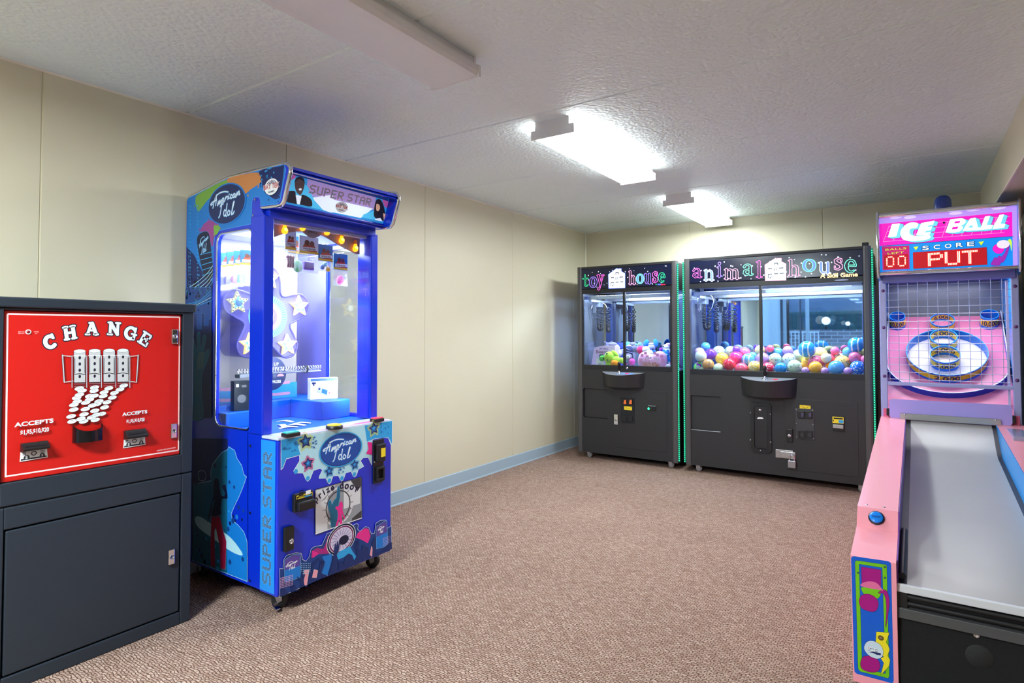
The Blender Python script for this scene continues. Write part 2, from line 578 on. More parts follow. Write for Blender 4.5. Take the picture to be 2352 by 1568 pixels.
DARKTRIM = M('window_frame_brown', (92, 80, 68), 0.5)

def carpet():
    m = bpy.data.materials.new('carpet_loop_brown'); m.use_nodes = True
    nt = m.node_tree; b = nt.nodes['Principled BSDF']
    b.inputs['Roughness'].default_value = 0.95; b.inputs['Specular IOR Level'].default_value = 0.1
    tc = nt.nodes.new('ShaderNodeTexCoord')
    mp = nt.nodes.new('ShaderNodeMapping'); mp.inputs['Rotation'].default_value = (0, 0, 0)
    nt.links.new(tc.outputs['Object'], mp.inputs['Vector'])
    wob = nt.nodes.new('ShaderNodeTexNoise'); wob.inputs['Scale'].default_value = 28; wob.inputs['Detail'].default_value = 2
    nt.links.new(mp.outputs[0], wob.inputs['Vector'])
    av = nt.nodes.new('ShaderNodeMixRGB'); av.blend_type = 'LINEAR_LIGHT'; av.inputs[0].default_value = 0.012
    nt.links.new(mp.outputs[0], av.inputs[1]); nt.links.new(wob.outputs['Color'], av.inputs[2])
    br = nt.nodes.new('ShaderNodeTexBrick')
    br.offset = 0.5; br.inputs['Scale'].default_value = 1.0
    br.inputs['Brick Width'].default_value = 0.022; br.inputs['Row Height'].default_value = 0.0105
    br.inputs['Mortar Size'].default_value = 0.0019; br.inputs['Mortar Smooth'].default_value = 0.6; br.inputs['Bias'].default_value = 0.0
    br.inputs['Color1'].default_value = rgb(194, 168, 153); br.inputs['Color2'].default_value = rgb(163, 133, 118); br.inputs['Mortar'].default_value = rgb(102, 78, 68)
    nt.links.new(av.outputs[0], br.inputs['Vector'])
    fn = nt.nodes.new('ShaderNodeTexNoise'); fn.inputs['Scale'].default_value = 170; fn.inputs['Detail'].default_value = 3
    nt.links.new(tc.outputs['Object'], fn.inputs['Vector'])
    ra = nt.nodes.new('ShaderNodeValToRGB')
    ra.color_ramp.elements[0].position = 0.3; ra.color_ramp.elements[0].color = (0.62, 0.58, 0.56, 1)
    ra.color_ramp.elements[1].position = 0.7; ra.color_ramp.elements[1].color = (1.2, 1.2, 1.2, 1)
    nt.links.new(fn.outputs['Fac'], ra.inputs[0])
    mu = nt.nodes.new('ShaderNodeMixRGB'); mu.blend_type = 'MULTIPLY'; mu.inputs[0].default_value = 1.0
    nt.links.new(br.outputs['Color'], mu.inputs[1]); nt.links.new(ra.outputs[0], mu.inputs[2])
    big = nt.nodes.new('ShaderNodeTexNoise'); big.inputs['Scale'].default_value = 2.2; big.inputs['Detail'].default_value = 3
    nt.links.new(tc.outputs['Object'], big.inputs['Vector'])
    mb = nt.nodes.new('ShaderNodeMixRGB'); mb.blend_type = 'MULTIPLY'; mb.inputs[0].default_value = 0.18
    nt.links.new(mu.outputs[0], mb.inputs[1]); nt.links.new(big.outputs['Fac'], mb.inputs[2])
    nt.links.new(mb.outputs[0], b.inputs['Base Color'])
    hs = nt.nodes.new('ShaderNodeMath'); hs.operation = 'SUBTRACT'
    nt.links.new(fn.outputs['Fac'], hs.inputs[0]); nt.links.new(br.outputs['Fac'], hs.inputs[1])
    bu = nt.nodes.new('ShaderNodeBump'); bu.inputs['Strength'].default_value = 0.7; bu.inputs['Distance'].default_value = 0.004
    nt.links.new(hs.outputs[0], bu.inputs['Height']); nt.links.new(bu.outputs['Normal'], b.inputs['Normal'])
    return m
CARPET = carpet()
struct(MB().box((WL-0.1, FW_Y-0.1, -0.08), (0.75, RW+0.1, 0.0), CARPET), 'floor')

def grooved(a, c, face, cuts, g=0.004, d=0.004):
    """outline of a slab from a to c with V grooves cut in its face at the given places"""
    pts = [(a, face)]
    for q in sorted(cuts):
        if a < q-g and q+g < c:
            pts += [(q-g, face), (q, face+d), (q+g, face)]
    return pts+[(c, face)]
# ceiling of planks running across the room
pl = grooved(FW_Y-0.1, RW+0.1, CEIL, [-2.56, -1.52, -0.47, 0.57, 1.615, 2.667, 3.70, 4.73, 5.77], 0.009, 0.012)
pl += [(RW+0.1, CEIL+0.1), (FW_Y-0.1, CEIL+0.1)]
struct(MB().prism(pl, 'x', WL-0.1, 0.75, CEILM), 'ceiling')
# left wall of panels with upright joints
wl = grooved(FW_Y-0.1, RW+0.1, 0.0, [-2.69, -1.47, -0.25, 0.99, 2.218, 3.461, 4.678, 5.9], 0.004, 0.005)
wl = [(WL-p[1], p[0]) for p in wl]+[(WL-0.1, RW+0.1), (WL-0.1, FW_Y-0.1)]
struct(MB().prism(wl, 'z', 0.0, CEIL, WALLM), 'wall_left')
cuts = [on_y(1583, 512, RW).x, on_y(1889, 480, RW).x]
wr = [(p[0], RW+p[1]) for p in grooved(WL, 0.75, 0.0, cuts, 0.004, 0.005)]+[(0.75, RW+0.1), (WL, RW+0.1)]
struct(MB().prism(wr, 'z', 0.0, CEIL, WALLM), 'wall_rear')
BASEM = M('baseboard_blue_grey', (160, 180, 192), 0.45)
def baseboard(name, a, c, ax):
    pr = [(0, 0), (0.012, 0), (0.010, 0.006), (0.007, 0.012), (0.006, 0.098), (0.003, 0.104), (0, 0.104)]
    if ax == 'y':
        struct(MB().prism([(WL+p[0], p[1]) for p in pr], 'y', a, c, BASEM), name)
    else:
        struct(MB().prism([(RW-p[0], p[1]) for p in pr], 'x', a, c, BASEM), name)
baseboard('baseboard_left', FW_Y, RW, 'y')
baseboard('baseboard_rear', WL+0.012, 0.62, 'x')
# caulk bead where the walls meet the ceiling and in the corner
struct(MB().prism([(WL, CEIL), (WL+0.008, CEIL), (WL, CEIL-0.008)], 'y', FW_Y, RW, TRIMM), 'trim_1')
struct(MB().prism([(RW, CEIL), (RW-0.007, CEIL), (RW, CEIL-0.007)], 'x', WL, 0.45, TRIMM), 'trim_2')
struct(MB().prism([(WL, RW), (WL+0.007, RW), (WL, RW-0.007)], 'z', 0.104, CEIL-0.008, TRIMM), 'trim_3')
# dropped beam along the right side, then the window wall behind it
struct(MB().box((0.451, FW_Y, 2.113), (0.75, RW, CEIL), WALLM), 'trim_4')
struct(MB().box((0.446, FW_Y, 2.109), (0.454, RW, 2.118), TRIMM), 'trim_5')
BRN = M('window_wall_brown', (120, 106, 90), 0.5, grain=0.08, gscale=8)
w = MB()
w.box((0.64, FW_Y, 0), (0.75, RW, 0.5), BRN); w.box((0.64, FW_Y, 1.98), (0.75, RW, 2.113), BRN)
for a, c in ((FW_Y, 2.2), (4.1, 4.45), (5.55, RW)):
    w.box((0.64, a, 0.5), (0.75, c, 1.98), BRN)
struct(w, 'wall_right')
for i, (a, c) in enumerate(((2.2, 4.1), (4.45, 5.55))):
    wn = MB()
    wn.box((0.66, a+0.05, 0.55), (0.675, c-0.05, 1.93), M('window_dark_glass', (40, 36, 34), 0.08))
    for b0, b1 in (((0.635, a, 0.5), (0.69, a+0.05, 1.98)), ((0.635, c-0.05, 0.5), (0.69, c, 1.98)), ((0.635, a+0.05, 0.5), (0.69, c-0.05, 0.55)), ((0.635, a+0.05, 1.93), (0.69, c-0.05, 1.98))):
        wn.box(b0, b1, TRIMM, 0.004)
    struct(wn, 'window_%d' % (i+1))
# ------------------------------------------------------------------ change machine
XF = -2.65
SLATE = M('slate_powder_coat', (31, 41, 52), 0.5, grain=0.06, gscale=300, bump=0.05)
GAP = M('shadow_gap', (10, 12, 15), 0.8)
RED = M('panel_red', (196, 24, 18), 0.38, coat=0.15)
t = thing('change_machine', 'slate grey bill change machine with a red lettered front, against the left wall', 'change machine', (-2.9, 1.04, 0))
CHG = t
Y0, Y1 = 0.690, 1.395
a = MB()
a.box((-3.155, Y0, 0.648), (XF-0.04, Y1, 1.346), SLATE)
for b0, b1 in (((XF-0.04, Y0, 0.648), (XF, Y0+0.040, 1.346)), ((XF-0.04, Y1-0.046, 0.648), (XF, Y1, 1.346)), ((XF-0.04, Y0+0.04, 0.648), (XF, Y1-0.046, 0.728)), ((XF-0.04, Y0+0.04, 1.337), (XF, Y1-0.046, 1.346))):
    a.box(b0, b1, SLATE, 0.003)
part(a, 'upper_cabinet', t)
part(MB().box((-3.155, Y0-0.004, 1.346), (XF+0.012, Y1+0.006, 1.383), SLATE, 0.006), 'cap', t)
a = MB()
a.box((-3.155, Y0, 0.0), (XF-0.03, Y1, 0.642), SLATE)
for b0, b1 in (((XF-0.03, Y0, 0.0), (XF, Y0+0.052, 0.642)), ((XF-0.03, Y1-0.043, 0.0), (XF, Y1, 0.642)), ((XF-0.03, Y0+0.052, 0.0), (XF, Y1-0.043, 0.053)), ((XF-0.03, Y0+0.052, 0.566), (XF, Y1-0.043, 0.642))):
    a.box(b0, b1, SLATE, 0.004)
part(a, 'pedestal', t)
part(MB().box((-3.15, Y0+0.004, 0.641), (XF-0.006, Y1-0.004, 0.649), GAP), 'seam_shade', t)  # dark strip standing in for the shade between cabinet and pedestal
door = part(MB().box((XF-0.028, Y0+0.058, 0.059), (XF-0.001, Y1-0.049, 0.560), SLATE, 0.004), 'door', t)
XR = XF-0.012
part(MB().box((XF-0.039, Y0+0.043, 0.730), (XR, Y1-0.049, 1.335), RED, 0.002), 'red_front_panel', t, 'red enamelled front panel')
A = Art((XR, 0, 0), (0, 1, 0), (0, 0, 1))
T = lambda pts: A.trace(pts, 0, 660, 3.485)
PINK = M('border_pale_pink', (250, 222, 222), 0.4)
A.stroke(T([(60, 212), (1437, 238), (1428, 1302), (45, 1512)]), 0.0027, PINK, closed=True, rnd=False)
SLAB = {
 'C': [([(0.38*math.cos(math.radians(d)), 0.40*math.sin(math.radians(d))) for d in range(48, 318, 15)], .145), ([(.30, .42), (.30, .16)], .10)],
 'H': [([(-.27, -.4), (-.27, .4)], .13), ([(.27, -.4), (.27, .4)], .13), ([(-.27, 0), (.27, 0)], .10), ([(-.42, .42), (-.12, .42)], .085), ([(.12, .42), (.42, .42)], .085), ([(-.42, -.42), (-.12, -.42)], .085), ([(.12, -.42), (.42, -.42)], .085)],
 'A': [([(-.34, -.4), (-.04, .4)], .11), ([(.02, .4), (.32, -.4)], .145), ([(-.18, -.13), (.18, -.13)], .085), ([(-.48, -.42), (-.2, -.42)], .085), ([(.16, -.42), (.48, -.42)], .085), ([(-.2, .43), (.05, .43)], .085)],
 'N': [([(-.28, -.4), (-.28, .4)], .11), ([(.28, -.4), (.28, .4)], .11), ([(-.28, .4), (.28, -.38)], .14), ([(-.44, -.42), (-.13, -.42)], .085), ([(-.44, .42), (-.2, .42)], .085), ([(.13, .42), (.44, .42)], .085)],
 'G': [([(0.38*math.cos(math.radians(d)), 0.40*math.sin(math.radians(d))) for d in range(48, 330, 15)], .145), ([(.30, .42), (.30, .16)], .10), ([(.08, -.03), (.44, -.03)], .085), ([(.3, -.03), (.3, -.38)], .12)],
 'E': [([(-.2, -.4), (-.2, .4)], .13), ([(-.36, .42), (.28, .42)], .085), ([(-.36, -.42), (.32, -.42)], .085), ([(-.2, 0), (.14, 0)], .085), ([(.28, .42), (.28, .2)], .085), ([(.32, -.42), (.32, -.16)], .085), ([(.14, .12), (.14, -.12)], .07)]}
ICEW = M('lettering_ice_white', (226, 236, 242), 0.4)
NAVY = M('outline_navy', (32, 34, 52), 0.4)
kx = (A.see(200, 860)[0]-A.see(190, 860)[0])/10
A.k, A.eps = 2.2e-5, 2.2e-4
for grow, ink in ((0.075, NAVY), (0.0, ICEW)):
    A.up()
    for ch, cx, cy, h, rot in (('C', 402, 434, 112, 24), ('H', 558, 362, 116, 9), ('A', 735, 330, 108, 0), ('N', 912, 330, 112, -4), ('G', 1046, 366, 110, -14), ('E', 1160, 412, 112, -32)):
        r = math.radians(rot)
        for pts, w in SLAB[ch]:
            q = [(cx+h*0.95*(x*math.cos(r)-y*math.sin(r)), cy-h*(x*math.sin(r)+y*math.cos(r))) for x, y in pts]
            A.stroke(T(q), (w+grow)*h/3.485*kx, ink, up=False)
A.up(); A.k, A.eps = 6e-6, 6e-5
TUBE = M('print_silver', (196, 198, 200), 0.4); TUBD = M('print_grey', (128, 130, 134), 0.4)
for cx, top in ((637, 500), (756, 497), (871, 495), (981, 494)):
    A.poly(T([(cx-46, top+12), (cx+46, top+12), (cx+44, top+262), (cx-44, top+262)]), TUBE, NAVY, 0.0012)
    A.disc(T([(cx, top+10)])[0], 46/3.485*kx, ICEW, ry=17/3.485*kx, out=NAVY, ow=0.0009)
    A.stroke(T([(cx-52, top+48), (cx+52, top+48)]), 0.0015, ICEW, rnd=False)
    A.stroke(T([(cx-40, top+70), (cx-40, top+185)]), 0.0016, TUBD); A.stroke(T([(cx+40, top+70), (cx+40, top+185)]), 0.0016, TUBD)
    A.up()
    for k in range(4):
        A.disc(T([(cx, top+62+k*50)])[0], 10/3.485*kx, NAVY, ry=15/3.485*kx, up=False)
    A.stroke(T([(cx-46, top+195), (cx, top+189), (cx+46, top+197)]), 0.0012, INK)
    for k in range(5):
        A.stroke(T([(cx-44, top+262+k*10), (cx+44, top+260+k*10)]), 0.0009, TUBD if k % 2 else NAVY, rnd=False)
for xs in ((498, 520, 1), (1100, 1078, -1)):
    A.stroke(T([(xs[0]-2*xs[2], 540), (xs[0]+12*xs[2], 755)]), 0.0032, NAVY); A.stroke(T([(xs[0]-2*xs[2], 540), (xs[0]+12*xs[2], 755)]), 0.0019, TUBE)
    A.stroke(T([(xs[0], 545), (xs[1]+55*xs[2], 552)]), 0.0016, TUBE); A.stroke(T([(xs[0]+12*xs[2], 758), (xs[1]+60*xs[2], 748)]), 0.0016, TUBE)
for x in (572, 690, 808, 922, 1034):
    A.stroke(T([(x, 545), (x, 800)]), 0.0022, NAVY); A.stroke(T([(x, 545), (x, 800)]), 0.0012, TUBE)
A.eps = 3e-5
for cx, cy in ((630, 808), (752, 800), (866, 806), (985, 785), (652, 826), (748, 826), (955, 815), (828, 838), (910, 843), (608, 882), (712, 868), (630, 858), (748, 866), (820, 868), (893, 880), (612, 912), (710, 896), (786, 910), (585, 938), (680, 920), (770, 932), (850, 917), (584, 976), (734, 943), (830, 958), (676, 972), (752, 985), (562, 1030), (665, 1014), (806, 1010), (764, 1018), (570, 1070), (662, 1070), (724, 1038), (640, 1050), (755, 1058)):
    A.disc(T([(cx, cy)])[0], 38/3.485*kx, ICEW, ry=19/3.485*kx, rot=0.12, out=NAVY, ow=0.0008, n=18)
    A.stroke(T([(cx-16, cy-4), (cx+2, cy-8), (cx+12, cy-2)]), 0.0006, TUBD, rnd=False)
A.eps = 6e-5
def lettering(cx, cy, s, h, off=0.02, rot=0.0, mat=ICEW, w=None, shade=True):
    c = T([(cx, cy)])[0]
    if shade:
        A.text(s, c[0]+0.0008, c[1]-0.0008, h/3.485*kx, NAVY, off, rot=rot, w=w and w/3.485*kx)
    A.text(s, c[0], c[1], h/3.485*kx, mat, off, rot=rot, w=w and w/3.485*kx)
lettering(268, 1096, 'ACCEPTS', 34, 0.035, 0.02, w=272); lettering(1072, 1015, 'ACCEPTS', 30, 0.035, 0.02, w=222)
lettering(272, 1163, '$1,$5,$10,$20', 36, 0.03, 0.02, w=200); lettering(1077, 1075, '$1,$5,$10,$20', 32, 0.03, 0.02, w=162)
for x, s1, s2 in ((163, 'OUT OF', 'SERVICE'), (283, 'WHEN', 'LIT')):
    lettering(x, 358, s1, 8, 0, shade=False, mat=PINK); lettering(x, 371, s2, 8, 0, shade=False, mat=PINK)
lettering(1322, 1296, 'AMERICAN CHANGER', 12, 0.01, 0.02, w=185, shade=False, mat=PINK)
lettering(1322, 1316, 'FT. LAUDERDALE, FL', 10, 0.01, 0.02, w=160, shade=False, mat=PINK)
part(A, 'printed_artwork', t, 'white CHANGE lettering, coin tubes and falling coins')
c = T([(226, 356)])[0]
lp = part(MB().lathe([(0, 0.004), (0.0058, 0.003), (0.0058, 0)], (XR, c[0], c[1]), (1, 0, 0), M('indicator_dark_red', (120, 10, 12), 0.2)), 'indicator_lamp', t)
part(MB().lathe([(0.0058, 0.0), (0.0058, 0.003), (0.0085, 0.003), (0.0088, 0.0)], (XR, c[0], c[1]), (1, 0, 0), WHITE), 'bezel', lp)
def lock(y, z, x, parent, h=0.062, w=0.026):
    a = MB()
    a.box((x-0.004, y-w/2, z-h/2), (x+0.012, y+w/2, z+h/2), CHROME, 0.003)
    k = part(a, 'lock_housing', parent, 'chrome lock housing')
    b = MB().lathe([(0.0095, 0), (0.0095, 0.003), (0.007, 0.0035), (0.007, 0.002), (0, 0.002)], (x+0.012, y, z), (1, 0, 0), STEEL)
    b.box((x+0.0138, y-0.001, z-0.004), (x+0.0146, y+0.001, z+0.004), INK)
    part(b, 'key_cylinder', k)
for p in ((1390, 392), (1383, 1145)):
    c = T([p])[0]; lock(c[0], c[1], XR, t)
sk = A.trace([(1340, 330), (1352, 465), (1308, 440)], 0, 660, 3.485)
c = A.trace([(1301, 590)], 0, 1100, 3.35)[0]; lock(c[0], c[1], XF, door, 0.064, 0.027)
# coin cup
c0, c1 = T([(578, 1250)])[0], T([(815, 1100)])[0]
yc, rad = (c0[0]+c1[0])/2, (c1[0]-c0[0])/2
a = MB()
zb, zt = c0[1]+0.004, c0[1]+0.066
n = 14
out = [(XR+0.042*math.sin(math.pi*k/n)**0.7, yc-rad*math.cos(math.pi*k/n)) for k in range(n+1)]
inn = [(XR+0.002+0.035*math.sin(math.pi*k/n)**0.7, yc-(rad-0.004)*math.cos(math.pi*k/n)) for k in range(n+1)]
lip = lambda k: zt-0.020*math.sin(math.pi*k/n)
vs = [(p[0], p[1], zb) for p in out]+[(p[0], p[1], lip(k)) for k, p in enumerate(out)]+[(p[0], p[1], lip(k)) for k, p in enumerate(inn)]+[(p[0], p[1], zb+0.006) for p in inn]
m = n+1
fs = []
for k in range(n):
    for l in range(3):
        fs.append([l*m+k, l*m+k+1, (l+1)*m+k+1, (l+1)*m+k])
fs.append(list(range(m))[::-1]); fs.append([3*m+k for k in range(m)])
a.add(vs, fs, M('coin_cup_gloss', (12, 13, 16), 0.18))
part(a, 'coin_cup', t, 'glossy black coin cup')
# bill acceptors with printed note below each
NOTE = M('print_note_white', (226, 232, 232), 0.45); NOTED = M('print_note_dark', (36, 40, 46), 0.5)
for q in ([(163, 1248), (375, 1224), (375, 1290), (163, 1316)], [(990, 1146), (1158, 1126), (1157, 1195), (990, 1218)]):
    p = T(q)
    ya, yb, za, zb = p[0][0], p[1][0], (p[3][1]+p[2][1])/2, (p[0][1]+p[1][1])/2
    a = MB()
    a.prism([(XR, za), (XR+0.03, za+0.004), (XR+0.034, za+0.012), (XR+0.016, zb-0.006), (XR+0.012, zb), (XR, zb)], 'y', ya, yb, BLACK)
    ba = part(a, 'bill_acceptor', t)
    part(MB().box((XR+0.022, ya+0.006, (za+zb)/2+0.001), (XR+0.0275, yb-0.006, (za+zb)/2+0.005), INK), 'bill_slot', ba)
    B = Art((XR, 0, 0), (0, 1, 0), (0, 0, 1), w0=0.003)
    z0 = za-0.034
    B.poly([(ya-0.002, z0), (yb+0.003, z0+0.002), (yb, za+0.002), (ya, za+0.002)], NOTE)
    B.poly([(ya+0.001, z0+0.003), (yb, z0+0.005), (yb-0.002, z0+0.010), (ya+0.002, z0+0.009)], NOTED)
    B.disc((ya+0.018, z0+0.012), 0.009, NOTED); B.disc((yb-0.014, z0+0.013), 0.008, NOTED)
    B.text('S', ya+0.018, z0+0.007, 0.010, NOTE, 0.03); B.text('S', yb-0.014, z0+0.009, 0.008, NOTE, 0.03)
    B.stroke(circ(((ya+yb)/2, z0+0.024), 0.007, n=16), 0.0014, NOTED, closed=True)
    for k in range(3):
        B.rect(ya+0.006, z0+0.022+k*0.004, ya+0.016, z0+0.024+k*0.004, NOTED); B.rect(yb-0.02, z0+0.021+k*0.004, yb-0.006, z0+0.0225+k*0.004, NOTED)
    part(B, 'printed_note', ba, 'printed banknote picture below the bill slot')
# ------------------------------------------------------------------ blue prize-wheel cabinet
YL, YR = 1.618, 2.305
BLUE = M('cabinet_blue', (6, 46, 200), 0.28, coat=0.4)
DBLUE = M('cabinet_inner_blue', (20, 100, 205), 0.4)
NAVYP = M('print_navy', (8, 30, 92), 0.4)
CYAN = M('print_cyan', (40, 160, 225), 0.4); SKYB = M('print_sky_blue', (16, 118, 205), 0.4); PALE = M('print_pale_blue', (176, 222, 236), 0.4)
TEAL = M('print_teal', (10, 96, 130), 0.4); MAG = M('print_magenta', (226, 40, 140), 0.4); LIME = M('print_lime', (208, 220, 96), 0.4)
OLIVE = M('print_green', (118, 168, 66), 0.4); ORNG = M('print_orange', (196, 128, 74), 0.4); PURP = M('print_purple', (150, 62, 140), 0.4)
DKBL = M('print_midnight', (5, 18, 58), 0.4); CROWD = M('print_crowd_blue', (12, 58, 128), 0.4)
t = thing('prize_cabinet', 'tall blue prize-wheel arcade cabinet on casters with amber bulbs, against the left wall', 'arcade machine', (-2.75, 1.96, 0))
IDOL = t
# left side outline, seen square on
So = Art((0, YL, 0), (1, 0, 0), (0, 0, 1))
k2 = 2352/540
top = So.trace([(110, 440), (128, 408), (530, 208), (1085, 66), (1128, 74), (1150, 110), (1145, 160), (1085, 440), (1060, 478), (1020, 488), (865, 506)], 400, 360, k2)
top[0] = (-3.16, top[0][1]); top[1] = (-3.145, top[1][1])
side = [(-3.16, 0.095), (-2.470, 0.095), (-2.470, 1.79)]+[(x, z) for x, z in top[::-1]]
hole = rrect(-2.862, 0.806, -2.560, 1.742, 0.045)
hole = [(x if x < -2.6 else -2.560, z) for x, z in hole]
for y0 in (YL, YR-0.018):
    part(MB().prism(side, 'y', y0, y0+0.018, BLUE, holes=(hole,)), 'side_panel', t)
    # chrome bead round the window and bright edge moulding round the hood end
    yo = YL-0.001 if y0 == YL else YR+0.001
    a = MB()
    a.tube([(x, yo, z) for x, z in rrect(-2.864, 0.804, -2.558, 1.744, 0.046)], 0.0045, CHROME, 6, closed=True)
    a.tube([(x, y0+0.009, z) for x, z in top], 0.0105, CHROME, 8)
    part(a, 'edge_moulding', t, 'chrome edge moulding')
GL = glass('cabinet_glass', tint=(246, 250, 252), refl=0.02, gain=0.35)
for y0 in (YL+0.006, YR-0.010):
    part(MB().box((-2.866, y0, 0.80), (-2.556, y0+0.004, 1.748), GL), 'side_window', t)
# roof, back, floor of the showcase
roof = [(x, z-0.004) for x, z in top[1:6]]
a = MB()
for p, q in zip(roof[:-1], roof[1:]):
    a.add([(p[0], YL+0.018, p[1]), (q[0], YL+0.018, q[1]), (q[0], YR-0.018, q[1]), (p[0], YR-0.018, p[1]), (p[0], YL+0.018, p[1]-0.012), (q[0], YL+0.018, q[1]-0.012), (q[0], YR-0.018, q[1]-0.012), (p[0], YR-0.018, p[1]-0.012)],
          [[0, 1, 2, 3], [4, 5, 6, 7], [0, 1, 5, 4], [2, 3, 7, 6]], BLUE)
part(a, 'roof', t)
part(MB().box((-3.16, YL+0.018, 0.78), (-3.145, YR-0.018, 1.93), M('back_panel_pale', (228, 220, 206), 0.5)), 'back_panel', t)
part(MB().box((-3.145, YL+0.018, 1.775), (-2.50, YR-0.018, 1.79), M('inner_ceiling_white', (225, 232, 240), 0.5)), 'inner_ceiling', t)
a = MB()
a.box((-3.145, YL+0.018, 0.76), (-2.47, YR-0.018, 0.785), DBLUE)
a.box((-3.145, YL+0.018, 0.785), (-2.93, YR-0.018, 0.885), DBLUE, 0.004)
a.box((-2.93, 2.09, 0.785), (-2.66, YR-0.018, 0.885), DBLUE, 0.004)
a.box((-2.93, YL+0.018, 0.785), (-2.80, 1.80, 0.862), DBLUE, 0.004)
part(a, 'prize_ledge', t)
# corner posts and hood
for y0, y1 in ((YL-0.006, YL+0.046), (YR-0.046, YR+0.004)):
    part(MB().box((-2.574, y0, 0.79), (-2.463, y1, 1.80), BLUE, 0.006), 'corner_post', t)
a = MB()
a.box((-2.53, YL+0.018, 1.788), (-2.458, YR-0.018, 1.838), BLUE, 0.004)
a.box((-2.53, YL+0.018, 1.826), (-2.41, YR-0.018, 1.838), BLUE, 0.003)
part(a, 'front_header', t)
part(MB().box((-2.478, YL+0.046, 0.79), (-2.473, YR-0.046, 1.79), GL), 'front_glass', t)
# marquee
mb0, mb1 = Vector((-2.406, 0, 1.842)), Vector((-2.352, 0, 1.998))
yl, yr = YL+0.018, YR-0.018
part(MB().prism([(mb0.x, mb0.z), (mb1.x, mb1.z), (mb1.x-0.05, mb1.z), (mb0.x-0.05, mb0.z)], 'y', yl, yr, NAVYP), 'marquee_box', t)
a = MB()
a.tube([(mb1.x+0.004, yl, mb1.z-0.004), (mb1.x+0.004, yr, mb1.z-0.004)], 0.0125, CHROME, 10)
a.tube([(mb0.x+0.002, yl, mb0.z+0.002), (mb0.x+0.002, yr, mb0.z+0.002)], 0.008, BLUE, 8)
part(a, 'marquee_rail', t, 'chrome rail along the hood')
A = Art((mb0.x, 0, mb0.z), (0, 1, 0), mb1-mb0)
H = (mb1-mb0).length
E_ = lambda n, c, e=0.75: M('lit_'+n, c, 0.4, emit=e)
LB, LC, LW, LM, LP, LN = E_('blue', (40, 140, 205), .45), E_('cyan', (70, 180, 228), .5), E_('white', (212, 226, 240), .55), E_('magenta', (178, 84, 158), .45), E_('mauve', (158, 140, 200), .45), E_('navy', (16, 54, 128), .35)
A.rect(yl, 0.0, yr, H, LB)
T = lambda pts: A.trace(pts, 640, 380, 8.4)
A.poly(T([(215, 160), (330, 190), (310, 300), (190, 330)]), LM); A.poly(T([(1990, 640), (2110, 680), (2110, 830), (2040, 790)]), LM)
A.poly(T([(560, 250), (1880, 560), (1850, 860), (1200, 740), (520, 560)]), LP)
A.poly(T([(640, 620), (1040, 560), (1120, 880), (1020, 910), (860, 860)]), LW); A.poly(T([(980, 640), (1820, 830), (1580, 1010), (1040, 900)]), LW)
A.poly(T([(160, 330), (320, 240), (560, 400), (700, 700), (860, 860), (160, 700)]), LC); A.poly(T([(1640, 940), (1860, 860), (1960, 1070), (1600, 1000)]), LC)
A.poly(T([(220, 100), (2130, 600), (2110, 690), (1900, 620), (214, 165)]), LN)
# portrait prints: a man in a dark jacket on the left, a long-haired woman on the right
SKIN1, SKIN2, HAIR = E_('skin_deep', (86, 70, 72), .3), E_('skin_fair', (214, 170, 146), .4), E_('hair', (36, 34, 44), .2)
JKT = E_('jacket', (34, 34, 46), .2)
A.poly(T(spline([(150, 510), (310, 490), (330, 560), (430, 580), (470, 560), (590, 620), (640, 690), (625, 790), (400, 750), (140, 690)], 3, True)), JKT)
A.poly(T([(325, 560), (440, 590), (405, 750), (352, 740)]), LW)
A.poly(T(spline([(305, 330), (330, 250), (400, 225), (470, 260), (498, 350), (480, 450), (430, 560), (370, 545), (325, 470)], 4, True)), SKIN1)
A.poly(T(spline([(310, 330), (330, 245), (400, 218), (480, 250), (500, 340), (470, 300), (400, 262), (340, 290)], 3, True)), HAIR)
A.poly(T(spline([(385, 450), (415, 440), (445, 450), (430, 478), (395, 475)], 3, True)), LW)
for q in ((365, 355), (440, 360)):
    A.disc(T([q])[0], 0.0022, HAIR)
A.poly(T(spline([(1900, 650), (1960, 660), (2010, 740), (2050, 900), (2060, 1040), (1990, 1060), (1850, 1000), (1835, 880), (1860, 720)], 4, True)), HAIR)
A.poly(T(spline([(1885, 740), (1940, 760), (1950, 830), (1915, 880), (1880, 850)], 4, True)), SKIN2)
A.poly(T([(2010, 920), (2060, 930), (2095, 1090), (2030, 1080)]), SKIN2)
A.poly(T([(1850, 1030), (1960, 1010), (2000, 1075), (1860, 1050)]), LW)
